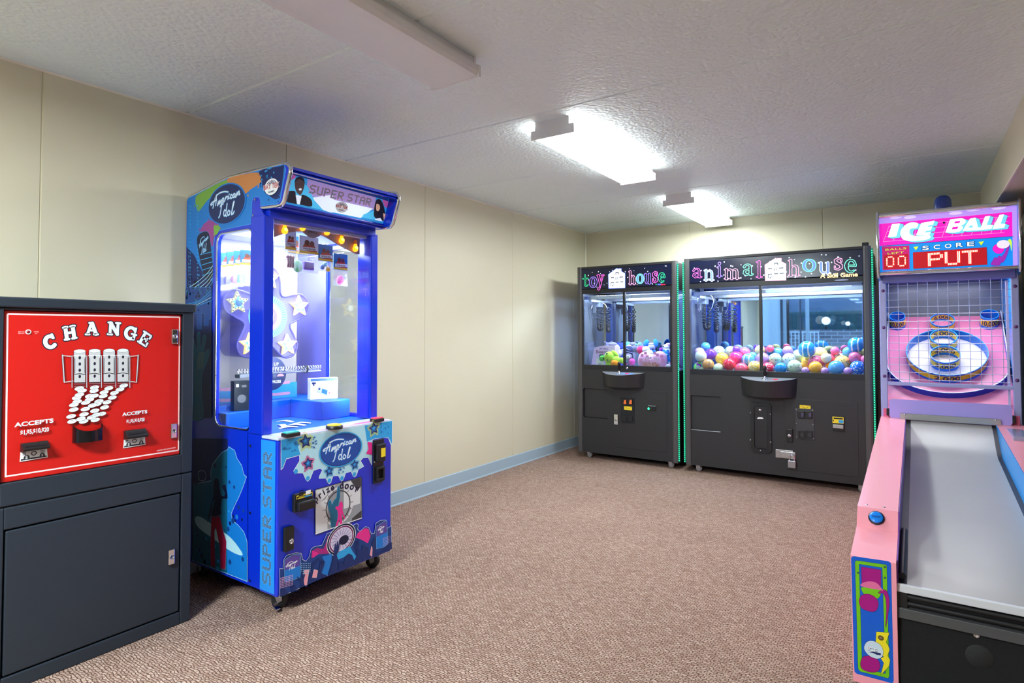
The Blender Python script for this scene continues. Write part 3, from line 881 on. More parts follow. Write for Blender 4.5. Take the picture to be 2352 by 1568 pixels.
# SUPER STAR, drawn along the panel
p0, p1, p2 = T([(575, 530)])[0], T([(1240, 690)])[0], T([(575, 350)])[0]
hh = p2[1]-p0[1]; cw, chh = (p1[0]-p0[0])/31.0, hh/7.6
PKED = E_('pink_edge', (214, 150, 205), .4); LEDW = E_('dot_white', (205, 225, 240), .5)
led_word(A, 'SUPER', p0[0]+cw*0.6, p0[1]+chh*0.9, cw, chh, DKBL, LEDW, PKED, adv=cw*6.3)
q0 = T([(1305, 690)])[0]; q1 = T([(1770, 810)])[0]; cw2 = (q1[0]-q0[0])/25.0
led_word(A, 'STAR', q0[0]+cw2*0.6, q0[1]+chh*1.0, cw2, chh, DKBL, LEDW, PKED, adv=cw2*6.3)
BAYR = M('print_logo_red', (176, 36, 44), 0.4)
def bay_logo(A, c, r, games=True):
    A.disc(c, r, WHITE, ry=r*0.72, out=NAVYP, ow=r*0.05)
    for k in range(7):
        an = math.pi*(0.22+0.093*k)
        A.stroke([(c[0]+r*0.35*math.cos(an), c[1]+r*0.28*math.sin(an)), (c[0]+r*0.82*math.cos(an), c[1]+r*0.6*math.sin(an))], r*0.045, NAVYP, rnd=False)
    A.text('BAY TEK', c[0], c[1]-r*0.16, r*0.42, WHITE, 0.05, w=r*2.25)
    A.text('BAY TEK', c[0], c[1]-r*0.16, r*0.42, BAYR, 0.02, w=r*2.2)
    if games:
        A.text('GAMES', c[0], c[1]-r*0.52, r*0.17, NAVYP, 0.01, w=r*0.9)
bay_logo(A, T([(1215, 800)])[0], 0.034)
part(A, 'marquee_panel', t, 'backlit SUPER STAR sign with two printed portraits')

# hand-drawn neon script used on the cabinet (drawn in pixels of a close look at the front emblem)
SCRIPT = [[(1105, 772), (1128, 690), (1158, 612), (1183, 562)], [(1183, 562), (1180, 640), (1166, 728)], [(1190, 640), (1110, 672), (1062, 705), (1062, 728), (1095, 712)],
          [(1150, 612), (1200, 560), (1270, 525), (1350, 508), (1430, 512)],
          [(1206, 728), (1226, 662), (1222, 716), (1256, 646), (1254, 702), (1286, 636), (1284, 686), (1302, 688)],
          [(1304, 660), (1336, 640), (1340, 612), (1320, 614), (1308, 650), (1324, 676), (1356, 654)],
          [(1362, 650), (1386, 586), (1382, 612), (1408, 578), (1422, 590)], [(1424, 626), (1442, 572), (1438, 606), (1456, 606)], [(1452, 548), (1454, 546)],
          [(1512, 562), (1492, 552), (1474, 590), (1488, 610), (1520, 588)], [(1572, 545), (1546, 538), (1526, 578), (1544, 594), (1572, 550), (1566, 586), (1582, 586)],
          [(1588, 582), (1608, 516), (1604, 560), (1636, 504), (1650, 512), (1640, 552), (1660, 540)],
          [(1268, 742), (1290, 710), (1332, 698)], [(1304, 704), (1288, 765), (1272, 840), (1256, 890), (1236, 916)],
          [(1388, 800), (1362, 790), (1340, 840), (1354, 882), (1386, 858)], [(1412, 692), (1386, 864), (1402, 880)], [(1442, 790), (1420, 830), (1430, 866), (1460, 850), (1470, 812), (1442, 790)],
          [(1500, 850), (1522, 760), (1552, 660), (1536, 672), (1510, 790), (1504, 842), (1532, 836), (1552, 800)]]
GLOW = M('print_glow_blue', (92, 176, 240), 0.4)
OVAL, OVALD = M('print_oval_blue', (8, 74, 160), 0.35), M('print_oval_navy', (6, 34, 92), 0.35)
Fr = Art((-2.352, 0, 0), (0, 1, 0), (0, 0, 1))
TF = lambda pts: Fr.trace(pts, 600, 940, 7.587)
fc = TF([(1392, 696)])[0]
fr_ = [TF([p])[0] for p in ((1030, 760), (1755, 628), (1450, 395), (1330, 998))]
frx, fry = (fr_[1][0]-fr_[0][0])/2, (fr_[2][1]-fr_[3][1])/2
NORM = [[((q[0]-fc[0])/frx, (q[1]-fc[1])/fry) for q in TF(s)] for s in SCRIPT]
def emblem(A, c, rx, ry, inner, k=1.0):
    A.disc(c, rx*1.06, CYAN if inner is OVAL else SKYB, ry=ry*1.07, n=48); A.disc(c, rx*1.0, NAVYP, ry=ry*1.0, n=48); A.disc(c, rx*0.97, inner, ry=ry*0.965, n=48)
    for w, m in ((0.052, GLOW), (0.024, WHITE)):
        A.up()
        for s in NORM:
            A.stroke([(c[0]+p[0]*rx*0.98*k, c[1]+p[1]*ry*0.98*k) for p in spline(s, 4)], w*ry, m, up=False)

# ---- left side artwork
A = Art((0, YL, 0), (1, 0, 0), (0, 0, 1))
A.clip = (-3.156, -2.30, 0.10, 2.03)
T2 = lambda pts: A.trace(pts, 400, 360, k2)
def inset(pts, d):
    cx = sum(p[0] for p in pts)/len(pts); cy = sum(p[1] for p in pts)/len(pts)
    return [(cx+(p[0]-cx)*(1-d), cy+(p[1]-cy)*(1-d)) for p in pts]
up = T2([(122, 1440), (120, 450), (140, 415), (535, 222), (1080, 82), (1108, 92), (1118, 130), (1060, 440), (1035, 470), (866, 488), (864, 430), (848, 396), (795, 402), (780, 440), (770, 670), (520, 722), (440, 740), (410, 790), (395, 900), (378, 1440)])
A.poly(up, SKYB, GLOW, 0.0016)
A.poly(T2([(125, 1440), (118, 900), (200, 980), (300, 1180), (390, 1250), (378, 1440)]), NAVYP)
rnd = random.Random(3)
def splat(pts, m, n=26, r=0.006, sp=0.016):
    pts = T2(spline(pts, 4, True)); A.poly(pts, m)
    A.up()
    for p in pts[::2]:
        for _ in range(3):
            q = (p[0]+rnd.uniform(-sp, sp), p[1]+rnd.uniform(-sp, sp))
            if inside((q[0]-r, q[1]+r), up) and inside((q[0]+r, q[1]+r), up) and inside((q[0], q[1]-r), up):
                A.raw(circ(q, r*rnd.uniform(.3, 1), n=8), [list(range(8))], m)
splat([(220, 400), (300, 340), (520, 232), (545, 290), (420, 360), (330, 440), (250, 540), (220, 490)], OLIVE)
splat([(530, 225), (700, 175), (850, 160), (880, 240), (760, 330), (700, 370), (600, 300)], ORNG)
splat([(860, 140), (1060, 95), (1100, 110), (1040, 420), (900, 330), (880, 230)], NAVYP)
splat([(340, 640), (430, 660), (450, 740), (400, 800), (385, 900), (330, 760), (260, 740)], PURP)
splat([(400, 690), (460, 700), (440, 760), (410, 780)], OLIVE, r=.004, sp=.01)
A.dots([T2([(rnd.uniform(860, 1010), rnd.uniform(110, 260))])[0] for _ in range(14)], 0.005, CYAN)
# faint columns of small print, printed microphone tower and crowd
for x in (165, 250, 150, 235):
    for k in range(26):
        y = 470+k*36+(x % 7)*4
        A.stroke(T2([(x, y), (x, y+rnd.uniform(8, 26))]), rnd.uniform(.0015, .004), CYAN, rnd=False, up=False)
A.poly(T2(spline([(235, 800), (300, 750), (350, 770), (372, 920), (392, 1180), (330, 1230), (290, 1160), (240, 920)], 4, True)), DKBL, CYAN, 0.001)
cs = T2([(300, 880)])[0]
for w, m in ((0.0026, SKYB), (0.0012, PALE)):
    A.up()
    for s in NORM:
        A.stroke([(cs[0]+p[0]*0.052, cs[1]+p[1]*0.062+p[0]*0.012) for p in spline(s, 3)], w, m, up=False)
for k in range(5):
    A.stroke(T2([(262+k*6, 980+k*52), (385, 950+k*50)]), 0.0016, CYAN, rnd=False)
for _ in range(70):
    p = T2([(rnd.uniform(140, 375), rnd.uniform(1200, 1440))])[0]
    A.disc(p, rnd.uniform(.003, .010), rnd.choice([DKBL, DKBL, NAVYP, INK]), n=8, up=False)
for k in range(5):
    A.stroke(T2(spline([(130, 1440-k*30), (230, 1400-k*36), (330, 1330-k*40), (390, 1250-k*40)], 4)), 0.0014, rnd.choice([CYAN, PALE]))
emblem(A, T2([(525, 472)])[0], 0.158, 0.095, OVALD)
bay_logo(A, T2([(978, 300)])[0], 0.052)
# lower part: bars, raised hand, big head outline and singer
T8 = lambda pts: A.trace(pts, 420, 660, 5.23)
A.poly(T8([(14, 160), (14, 1568), (352, 1568), (352, 160)]), NAVYP)
A.poly(T8([(20, 0), (350, 0), (350, 110), (345, 375), (312, 380), (312, 455), (262, 455), (262, 308), (230, 308), (230, 497), (178, 497), (178, 308), (20, 308)]), CROWD, CYAN, 0.0008)
for _ in range(50):
    A.disc(T8([(rnd.uniform(20, 320), rnd.uniform(0, 290))])[0], rnd.uniform(.003, .009), rnd.choice([DKBL, INK, NAVYP, TEAL]), n=8, up=False)
for k in range(4):
    A.stroke(T8(spline([(60, 200+k*22), (200, 160+k*18), (345, 40+k*40)], 4)), 0.0012, rnd.choice([PALE, CYAN]))
hand = [(95, 1568), (125, 1300), (128, 1040), (110, 940), (70, 700), (90, 620), (130, 600), (160, 700), (185, 770), (178, 580), (190, 540), (212, 545), (222, 680), (228, 750), (250, 600), (265, 572), (288, 585), (272, 700), (262, 800), (300, 745), (328, 755), (318, 830), (270, 960), (238, 1050), (235, 1250), (248, 1568)]
A.poly(T8(spline(hand, 3, True)), TEAL, GLOW, 0.0011)
A.poly(T8([(205, 770), (255, 770), (262, 800), (255, 975), (180, 980), (180, 860)]), M('print_grey_teal', (70, 110, 120), 0.4))
T5 = lambda pts: A.trace(pts, 420, 940, 3.732)
A.poly(T5([(80, 250), (562, 250), (562, 1475), (380, 1400), (80, 1290)]), NAVYP)
A.poly(T5([(392, 190), (562, 190), (562, 1475), (388, 1412)]), BLUE)
head = [(120, 640), (250, 610), (245, 540), (262, 470), (300, 420), (340, 370), (390, 345), (400, 320), (430, 340), (450, 350), (470, 420), (510, 480), (530, 560), (550, 575), (540, 610), (510, 690), (480, 760), (450, 820), (420, 890), (430, 950), (480, 990), (530, 1050), (556, 1130), (558, 1470), (380, 1400), (90, 1290)]
A.poly(T5(head), SKYB, PALE, 0.0022)
A.poly(T5([(95, 640), (250, 615), (245, 540), (262, 470), (300, 420), (350, 370), (388, 350), (386, 1400), (90, 1290)]), TEAL)
for _ in range(60):
    A.disc(T5([(rnd.uniform(260, 540), rnd.uniform(400, 1380))])[0] if rnd.random() < .5 else T5([(rnd.uniform(110, 540), rnd.uniform(900, 1350))])[0], rnd.uniform(.004, .014), rnd.choice([NAVYP, SKYB, CROWD, CYAN]), n=10, up=False)
A.poly(T5(spline([(110, 930), (160, 920), (280, 1000), (420, 1100), (520, 1240), (430, 1220), (260, 1100), (140, 1010)], 4, True)), PALE)
A.poly(T5(spline([(140, 540), (180, 525), (205, 560), (190, 605), (150, 600)], 4, True)), NAVYP, PALE, 0.002)
A.poly(T5([(250, 900), (320, 900), (350, 1030), (380, 1130), (372, 1370), (330, 1360), (322, 1160), (290, 1010), (278, 1040), (285, 1350), (245, 1340), (243, 1150), (250, 1010)]), M('print_wine', (150, 16, 60), 0.4), GLOW, 0.0008)
A.poly(T5(spline([(270, 720), (272, 620), (290, 585), (315, 600), (325, 690), (345, 740), (368, 720), (340, 655), (372, 640), (378, 660), (392, 760), (345, 768), (332, 850), (335, 900), (250, 910), (280, 780), (265, 790), (245, 900), (220, 965), (222, 925), (250, 800)], 3, True)), DKBL, GLOW, 0.0008)
for q in ((585, 310), (582, 884), (578, 1462)):
    c = T5([q])[0]
    A.disc(c, 0.006, STEEL)
A.disc(T2([(815, 428)])[0], 0.005, STEEL); A.disc(T2([(795, 588)])[0], 0.005, STEEL)
part(A, 'side_artwork', t, 'printed left side artwork with oval emblem, raised hand and singer silhouette')

# ---- lower cabinet
XC = -2.352
a = MB()
a.box((-2.485, YL-0.002, 0.088), (XC, YR+0.003, 0.775), BLUE, 0.008)
a.box((-3.155, YL+0.018, 0.095), (-2.48, YR-0.018, 0.765), BLUE)
part(a, 'lower_cabinet', t)
part(MB().box((-2.478, YL-0.001, 0.776), (XC-0.001, YR+0.002, 0.790), M('control_top_print', (196, 206, 232), 0.3), 0.004), 'control_top', t)
K = Art((0, 0, 0.790), (0, 1, 0), (-1, 0, 0))
K.rect(YL+0.01, 2.36, YR-0.01, 2.385, M('print_candy_pink', (238, 178, 214), 0.3)); K.rect(YL+0.15, 2.392, YR-0.20, 2.41, WHITE)
K.rect(1.70, 2.40, 1.86, 2.43, PALE); K.rect(2.08, 2.37, 2.25, 2.40, M('print_rose', (236, 120, 150), 0.3))
part(K, 'control_artwork', t)
def button(px, py, m, rx, kind, label):
    c = on_z(px, py, 0.80)
    a = MB()
    if kind == 'round':
        a.lathe([(rx, 0), (rx, 0.014), (rx-0.004, 0.018), (rx-0.005, 0.014)], (c.x, c.y, 0.789), (0, 0, 1), BLACK)
        b = MB().lathe([(rx-0.005, 0.012), (rx-0.006, 0.021), (rx*0.5, 0.025), (0, 0.026)], (c.x, c.y, 0.789), (0, 0, 1), m)
    else:
        a.box((c.x-0.022, c.y-rx, 0.789), (c.x+0.022, c.y+rx, 0.806), BLACK, 0.003)
        b = MB().box((c.x-0.018, c.y-rx+0.004, 0.803), (c.x+0.018, c.y+rx-0.004, 0.812), m, 0.003)
    k = part(a, 'button', t, label); part(b, 'button_cap', k)
button(668, 996, M('button_teal', (54, 176, 170), 0.25, emit=0.15), 0.036, 'flat', 'teal button at the left')
button(768, 979, M('button_yellow', (246, 196, 34), 0.25, emit=0.2), 0.040, 'round', 'round yellow button in the middle')
button(866, 963, M('button_red', (226, 70, 90), 0.25, emit=0.15), 0.032, 'flat', 'red button at the right')
# strip with upright lettering on the left of the lower cabinet
A = Art((0, YL-0.002, 0), (0, 0, 1), (-1, 0, 0))
A.rect(0.10, 2.368, 0.772, 2.476, M('print_strip_blue', (34, 140, 226), 0.35))
led_word(A, 'SUPER', 0.138, 2.400, 0.0098, 0.0088, NAVYP, PALE, GLOW, adv=0.0098*6.4)
led_word(A, 'STAR', 0.478, 2.400, 0.0098, 0.0088, NAVYP, PALE, GLOW, adv=0.0098*6.6)
part(A, 'strip_artwork', t, 'blue strip lettered SUPER STAR')
# ---- front artwork
A = Fr
TA = TF; TB = lambda pts: A.trace(pts, 640, 1180, 6.533); TC = lambda pts: A.trace(pts, 420, 940, 3.2)
band = [(345, 525), (2280, 195), (2280, 610), (2255, 600), (2215, 492), (2110, 485), (1935, 520), (1925, 965), (1865, 835), (1775, 840), (1725, 895), (1785, 990), (1690, 1045), (1660, 1140), (1630, 1175), (1600, 1160), (1565, 1075), (1470, 1105), (1430, 1220), (1405, 1248), (1380, 1225), (1345, 1150), (1250, 1155), (1210, 1270), (1185, 1293), (1160, 1270), (1125, 1195), (1010, 1200), (1010, 1170), (1070, 1050), (1025, 1025), (910, 1060), (850, 1210), (810, 1250), (780, 1225), (730, 1105), (580, 1105), (565, 1070), (670, 895), (665, 795), (435, 860), (375, 1020), (345, 1045)]
A.poly(TA(band), PALE, WHITE, 0.0018)
A.poly(TA([(345, 530), (800, 455), (640, 640), (680, 790), (435, 855), (370, 1020), (348, 1040)]), CYAN)
A.poly(TA([(1800, 280), (2278, 200), (2278, 600), (2215, 488), (1990, 500), (1840, 560)]), CYAN)
for c in ((810, 1200), (1185, 1240), (1405, 1200), (1620, 1130), (600, 1080)):
    A.disc(TA([c])[0], 0.011, CYAN, n=12)
CST = M('print_star_blue', (22, 104, 176), 0.35)
def halo_star(c, r, m, rot=0.1):
    c = TA([c])[0]
    ds = []
    for i in range(-9, 10):
        for j in range(-9, 10):
            p = (i*r*0.16, j*r*0.16); d = math.hypot(*p); an = math.atan2(p[1], p[0])-rot-math.pi/2
            lim = r*(0.75+0.62*(abs(((an*5/(2*math.pi)) % 1)-0.5)*2))
            if d < lim:
                ds.append((c[0]+p[0], c[1]+p[1]))
    A.dots(ds, r*0.07, m, n=6)
    A.poly(star(c, r, 0.5, rot), NAVYP); A.poly(star(c, r*0.66, 0.5, rot), CST); A.poly(star((c[0]-r*0.03, c[1]+r*0.05), r*0.32, 0.5, rot), CYAN)
for c, r, m in (((770, 555), 0.036, LIME), ((1960, 330), 0.036, LIME), ((815, 940), 0.030, MAG), ((1180, 1075), 0.026, CYAN), ((1625, 960), 0.026, CYAN)):
    halo_star(c, r, m)
A.poly(TA([(1850, 560), (1928, 575), (1928, 790), (1820, 770), (1865, 690)]), MAG)
for x0, y0, x1, y1 in ((380, 520, 640, 780), (2080, 230, 2250, 420), (1340, 1000, 1440, 1120), (870, 480, 960, 700)):
    A.up()
    for _ in range(14):
        A.raw(circ(TA([(rnd.uniform(x0, x1), rnd.uniform(y0, y1))])[0], rnd.uniform(.0015, .005), n=8), [list(range(8))], CST)
emblem(A, fc, frx*0.97, fry*0.97, OVAL)
# prize door print
DG, DL, DM = M('print_door_dark', (58, 60, 66), 0.35), M('print_door_light', (214, 216, 220), 0.35), M('print_door_mid', (146, 150, 156), 0.35)
dr = TC([(972, 590), (1308, 498), (1312, 796), (972, 914)])
A.poly(dr, DM, DKBL, 0.003)
A.poly(TC([(974, 700), (1060, 650), (1060, 880), (974, 912)]), DL); A.poly(TC([(1180, 540), (1300, 505), (1300, 690), (1180, 730)]), DL)
A.poly(TC([(974, 596), (1120, 556), (1000, 690), (974, 720)]), DL); A.poly(TC([(1230, 520), (1306, 500), (1308, 560), (1280, 600)]), DG); A.poly(TC([(1240, 800), (1310, 740), (1310, 796), (1240, 820)]), DG)
dc = TC([(1140, 708)])[0]
for r0, m, w in ((0.088, DL, .0045), (0.072, DG, .003)):
    A.stroke(circ(dc, r0, n=36), w, m, closed=True, rnd=False)
for k in range(16):
    an = k*math.pi/8
    A.stroke([(dc[0]+.076*math.cos(an), dc[1]+.076*math.sin(an)), (dc[0]+.092*math.cos(an), dc[1]+.092*math.sin(an))], .0012, DG, rnd=False, up=k == 0)
for i, ch in enumerate('prize'):
    p = TC([((985, 672), (1014, 645), (1040, 625), (1068, 607), (1100, 592))[i]])[0]
    A.text(ch, p[0], p[1], 0.030, DKBL, 0.03, rot=(.75, .55, .45, .38, .3)[i])
for i, ch in enumerate('door'):
    p = TC([((1164, 580), (1200, 582), (1236, 588), (1272, 604))[i]])[0]
    A.text(ch, p[0], p[1], 0.034, DKBL, 0.03, rot=(.06, -.06, -.16, -.3)[i])
A.poly(TC(spline([(1088, 862), (1082, 770), (1064, 715), (1066, 680), (1082, 668), (1092, 700), (1110, 665), (1124, 652), (1130, 620), (1134, 575), (1146, 572), (1150, 640), (1140, 690), (1132, 760), (1126, 860)], 3, True)), TEAL, CYAN, 0.0014)
A.poly(TC(spline([(1118, 858), (1136, 790), (1132, 740), (1118, 730), (1122, 712), (1142, 708), (1150, 682), (1164, 676), (1172, 700), (1170, 740), (1188, 796), (1180, 800), (1166, 760), (1164, 790), (1168, 838), (1152, 842), (1146, 810), (1132, 856)], 3, True)), MAG)
A.stroke([dr[3], dr[2]], 0.002, WHITE)
# crowd along the bottom
A.poly(TB([(10, 1240), (10, 815), (60, 825), (65, 690), (110, 620), (250, 580), (330, 590), (345, 680), (400, 710), (450, 640), (480, 520), (540, 485), (640, 470), (690, 360), (720, 290), (760, 280), (900, 190), (1110, 170), (1160, 140), (1185, 160), (1175, 230), (1210, 260), (1290, 190), (1340, 200), (1385, 300), (1430, 290), (1450, 140), (1520, 95), (1600, 90), (1620, 215), (1685, 175), (1685, 500), (700, 930)]), CROWD, WHITE, 0.0016)
A.poly(TB([(480, 650), (490, 560), (560, 510), (660, 520), (700, 440), (730, 330), (790, 310), (720, 480), (760, 590), (590, 600)]), M('print_rose_deep', (168, 34, 120), 0.35))
A.poly(TB([(1150, 350), (1180, 280), (1290, 210), (1340, 220), (1370, 330), (1330, 440), (1250, 390)]), MAG); A.poly(TB([(495, 545), (600, 590), (500, 660)]), MAG)
bl = [TB([p])[0] for p in ((935, 375), (720, 500), (1160, 250))]
rx = (bl[2][0]-bl[1][0])/2; ry = rx*0.82
for k, m in ((1.0, WHITE), (.965, DKBL), (.86, WHITE), (.83, M('print_plum', (120, 30, 100), 0.35)), (.74, WHITE), (.71, M('print_lilac', (206, 196, 226), 0.35))):
    A.disc(bl[0], rx*k, m, ry=ry*k, rot=0.15, n=36)
for k in range(18):
    an = k*math.pi/9
    A.stroke([(bl[0][0]+rx*.3*math.cos(an), bl[0][1]+ry*.3*math.sin(an)), (bl[0][0]+rx*.7*math.cos(an), bl[0][1]+ry*.7*math.sin(an))], .0009, NAVYP, rnd=False, up=k == 0)
A.disc((bl[0][0]+rx*.15, bl[0][1]-ry*.1), rx*.34, DKBL, ry=ry*.3)
A.poly(TB([(860, 610), (900, 560), (1060, 480), (1100, 560), (1160, 640), (1120, 710), (1040, 590), (960, 650), (880, 680)]), CYAN)
A.poly(TB([(640, 640), (790, 590), (780, 720), (720, 920), (620, 880), (680, 720)]), SKYB)
for q in ([(370, 840), (450, 830), (410, 1085), (370, 1050)], [(490, 950), (520, 830), (580, 840), (560, 950)], [(1250, 680), (1290, 540), (1310, 560), (1300, 690)], [(1350, 660), (1380, 480), (1400, 500), (1390, 650)]):
    A.poly(TB(q), M('print_salmon', (236, 160, 176), 0.35), PALE, 0.0008)
for x0, y0, c0 in ((80, 690, 1), (1455, 190, 1)):
    A.poly(TB([(x0, y0+330), (x0-5, y0), (x0+120, y0-85), (x0+ (235 if x0 < 500 else 155), y0-95), (x0+(240 if x0 < 500 else 175), y0+250), (x0+120, y0+300)]), SKYB, PALE, 0.0008)
    A.poly(TB([(x0, y0+150), (x0, y0), (x0+115, y0-75), (x0+(230 if x0 < 500 else 150), y0-85), (x0+(230 if x0 < 500 else 160), y0+80)]), M('print_violet', (88, 66, 150), 0.35))
    cs = TB([(x0+(110 if x0 < 500 else 75), y0+(75 if x0 < 500 else 40))])[0]
    for s in NORM:
        A.stroke([(cs[0]+p[0]*(.036 if x0 < 500 else .026), cs[1]+p[1]*.026) for p in spline(s, 3)], .0011, WHITE, up=False)
ds = []
for i in range(9):
    for j in range(7):
        ds.append(TB([(20+i*22, 960+j*24-i*6)])[0])
A.dots(ds, .0022, M('print_candy_pink', (238, 178, 214), 0.3)); A.dots([TB([(1560+(i % 6)*20, 360+(i//6)*22-(i % 6)*6)])[0] for i in range(36)], .002, M('print_candy_pink', (238, 178, 214), 0.3))
A.dots([TB([(330+(i % 6)*26, 740+(i//6)*30)])[0] for i in range(36)], .002, PALE)
ARMS = [[(10, 1235), (20, 1120), (60, 1105), (110, 1130), (130, 1190), (170, 1180), (178, 1120), (160, 1075), (175, 1070), (190, 1110), (200, 1050), (212, 1050), (218, 1100), (235, 1060), (248, 1068), (245, 1120), (255, 1160), (300, 1120)],
        [(330, 1080), (300, 990), (258, 935), (275, 935), (310, 960), (330, 850), (345, 880), (350, 940), (380, 890), (385, 910), (360, 990), (380, 1085), (420, 1080), (440, 960), (470, 830), (490, 740), (600, 640), (600, 660), (520, 760), (500, 850), (485, 950), (560, 955), (585, 860), (560, 785), (600, 830), (605, 690), (620, 690), (630, 760), (640, 680), (652, 690), (650, 760), (672, 700), (684, 708), (660, 800), (630, 870), (640, 900), (720, 925), (760, 850), (800, 680), (815, 590), (830, 450), (845, 430), (850, 500), (870, 400), (882, 405), (880, 490), (900, 410), (910, 420), (890, 540), (860, 600), (870, 720), (880, 830), (900, 780), (880, 720), (905, 690), (920, 720), (935, 690), (960, 740), (990, 640), (1040, 590), (1090, 610), (1120, 690), (1150, 640), (1160, 540), (1115, 485), (1140, 490), (1135, 390), (1150, 385), (1160, 450), (1170, 370), (1182, 375), (1185, 450), (1200, 430), (1190, 520), (1200, 560), (1240, 520), (1235, 460), (1270, 470), (1330, 500), (1340, 600), (1390, 640), (1400, 540), (1385, 430), (1430, 340), (1440, 380), (1450, 560), (1480, 580), (1530, 540), (1590, 480), (1660, 420), (1685, 420), (1688, 520), (700, 935), (300, 1110)]]
A.poly(TB(ARMS[0]+[(300, 1125), (10, 1240)]), M('print_crowd_front', (8, 42, 104), 0.35)); A.poly(TB(ARMS[1]), M('print_crowd_front', (8, 42, 104), 0.35))
part(A, 'front_artwork', t, 'printed front artwork with oval emblem, stars, prize door picture and crowd')
# hardware on the front
def onf(q):
    c = TC([q])[0]; return c
a = MB()
p, q = onf((792, 770)), onf((938, 585))
a.box((XC, p[0]+0.004, p[1]+0.008), (XC+0.022, q[0], q[1]), BLACK, 0.005); a.box((XC+0.02, p[0]+0.012, p[1]+0.012), (XC+0.048, q[0]-0.002, p[1]+0.055), BLACK, 0.008)
b = part(a, 'bill_acceptor', t)
B = Art((XC+0.022, 0, 0), (0, 1, 0), (0, 0, 1))
YEL = M('sticker_yellow', (240, 214, 40), 0.4)
u0, u1, v0, v1 = p[0]+0.014, q[0]-0.006, p[1]+0.066, q[1]-0.008
B.rect(u0, v0, u1, v1, YEL); B.rect(u0+0.002, v1-0.012, u1-0.002, v1-0.004, INK); B.rect(u0+0.004, v0+0.012, u0+0.007, v1-0.016, INK)
B.rect((u0+u1)/2, v0+0.006, u1-0.004, v1-0.016, CYAN); B.rect((u0+u1)/2+.006, v0+0.01, u1-0.01, v0+0.028, WHITE)
for k in range(3):
    B.rect(u0+0.012, v0+0.012+k*0.010, (u0+u1)/2-0.006, v0+0.016+k*0.010, INK)
B.text('INSERT BILL', (u0+u1)/2, v1-0.0105, 0.005, YEL, w=(u1-u0)*.7)
part(B, 'instruction_sticker', b, 'yellow instruction sticker')
c = onf((768, 945))
a = MB().box((XC, c[0]-0.026, c[1]-0.054), (XC+0.020, c[0]+0.024, c[1]+0.054), BLACK, 0.006)
b = part(a, 'lock_housing', t)
part(MB().lathe([(0.011, 0), (0.011, 0.004), (0.008, 0.005), (0.008, 0.003), (0, 0.003)], (XC+0.020, c[0]+0.006, c[1]-0.012), (1, 0, 0), CHROME), 'key_cylinder', b)
p, q = onf((1393, 556)), onf((1472, 210))
a = MB().box((XC, p[0], p[1]+0.006), (XC+0.008, q[0], q[1]), M('coin_plate_black', (20, 24, 32), 0.35), 0.004)
cp = part(a, 'coin_plate', t)
a = MB()
zt = q[1]
a.box((XC+0.008, p[0]+0.010, zt-0.115), (XC+0.03, q[0]-0.006, zt-0.022), BLACK, 0.006)
part(a, 'coin_slot', cp)
part(MB().box((XC+0.03, p[0]+0.032, zt-0.09), (XC+0.0312, q[0]-0.012, zt-0.045), YEL), 'coin_sticker', cp)
a = MB()
zb = p[1]+0.006
for b0, b1 in (((p[0]+0.012, zb+0.012), (q[0]-0.006, zb+0.024)), ((p[0]+0.012, zb+0.072), (q[0]-0.006, zb+0.084)), ((p[0]+0.012, zb+0.024), (p[0]+0.022, zb+0.072)), ((q[0]-0.016, zb+0.024), (q[0]-0.006, zb+0.072))):
    a.box((XC+0.008, b0[0], b0[1]), (XC+0.022, b1[0], b1[1]), BLACK, 0.002)
a.box((XC+0.008, p[0]+0.022, zb+0.024), (XC+0.010, q[0]-0.016, zb+0.072), GAP)
part(a, 'coin_return', cp)
for y in (p[0]+0.006, q[0]-0.006):
    part(MB().ball((XC+0.009, y, (zt+zb)/2), 0.004, STEEL, 8, 6), 'screw', cp)
def caster(x, y, parent, h=0.088, ang=0.0, wheel=RUBBER, r=0.038):
    a = MB()
    mt = quad_rot('Z', ang, (x, y, 0))
    a.box((x-0.035, y-0.035, h-0.004), (x+0.035, y+0.035, h), STEEL)
    for s in (-1, 1):
        a.add([mt @ Vector(v) for v in ((x-0.02, y+s*0.018, h-0.004), (x+0.02, y+s*0.018, h-0.004), (x+0.022, y+s*0.018, r), (x+0.002, y+s*0.018, r-0.012), (x-0.02, y+s*0.021, h-0.004), (x+0.02, y+s*0.021, h-0.004), (x+0.022, y+s*0.021, r), (x+0.002, y+s*0.021, r-0.012))],
              [[0, 1, 2, 3], [4, 5, 6, 7], [0, 1, 5, 4], [1, 2, 6, 5], [2, 3, 7, 6], [3, 0, 4, 7]], STEEL)
    c = part(a, 'caster', parent, 'steel caster fork')
    d = mt.to_3x3() @ Vector((0, 1, 0)); o = mt @ Vector((x+0.008, y, r))
    part(MB().lathe([(0, -0.016), (r*.6, -0.016), (r-0.004, -0.015), (r, -0.010), (r, 0.010), (r-0.004, 0.015), (r*.6, 0.016), (0, 0.016)], o, d, wheel), 'wheel', c)
    return c
c1 = on_z(652, 1404, 0.0); c2 = on_z(868, 1302, 0.0)
for x, y, an in ((c1.x-0.06, c1.y+0.012, 0.7), (c2.x-0.03, c2.y-0.02, 0.5), (-3.09, c1.y+0.012, 0), (-3.09, c2.y-0.02, 0)):
    cc = caster(x, y, t, ang=an, wheel=M('caster_black', (30, 31, 33), 0.5), r=0.037)
    c0 = cc if an == 0.7 else c0
a = MB().box((c1.x-0.045, c1.y-0.035, 0.018), (c1.x-0.005, c1.y-0.012, 0.026), CHROME, 0.003, mtx=quad_rot('Y', 0.5, (c1.x-0.02, c1.y, 0.02)))
part(a, 'brake_pedal', c0)

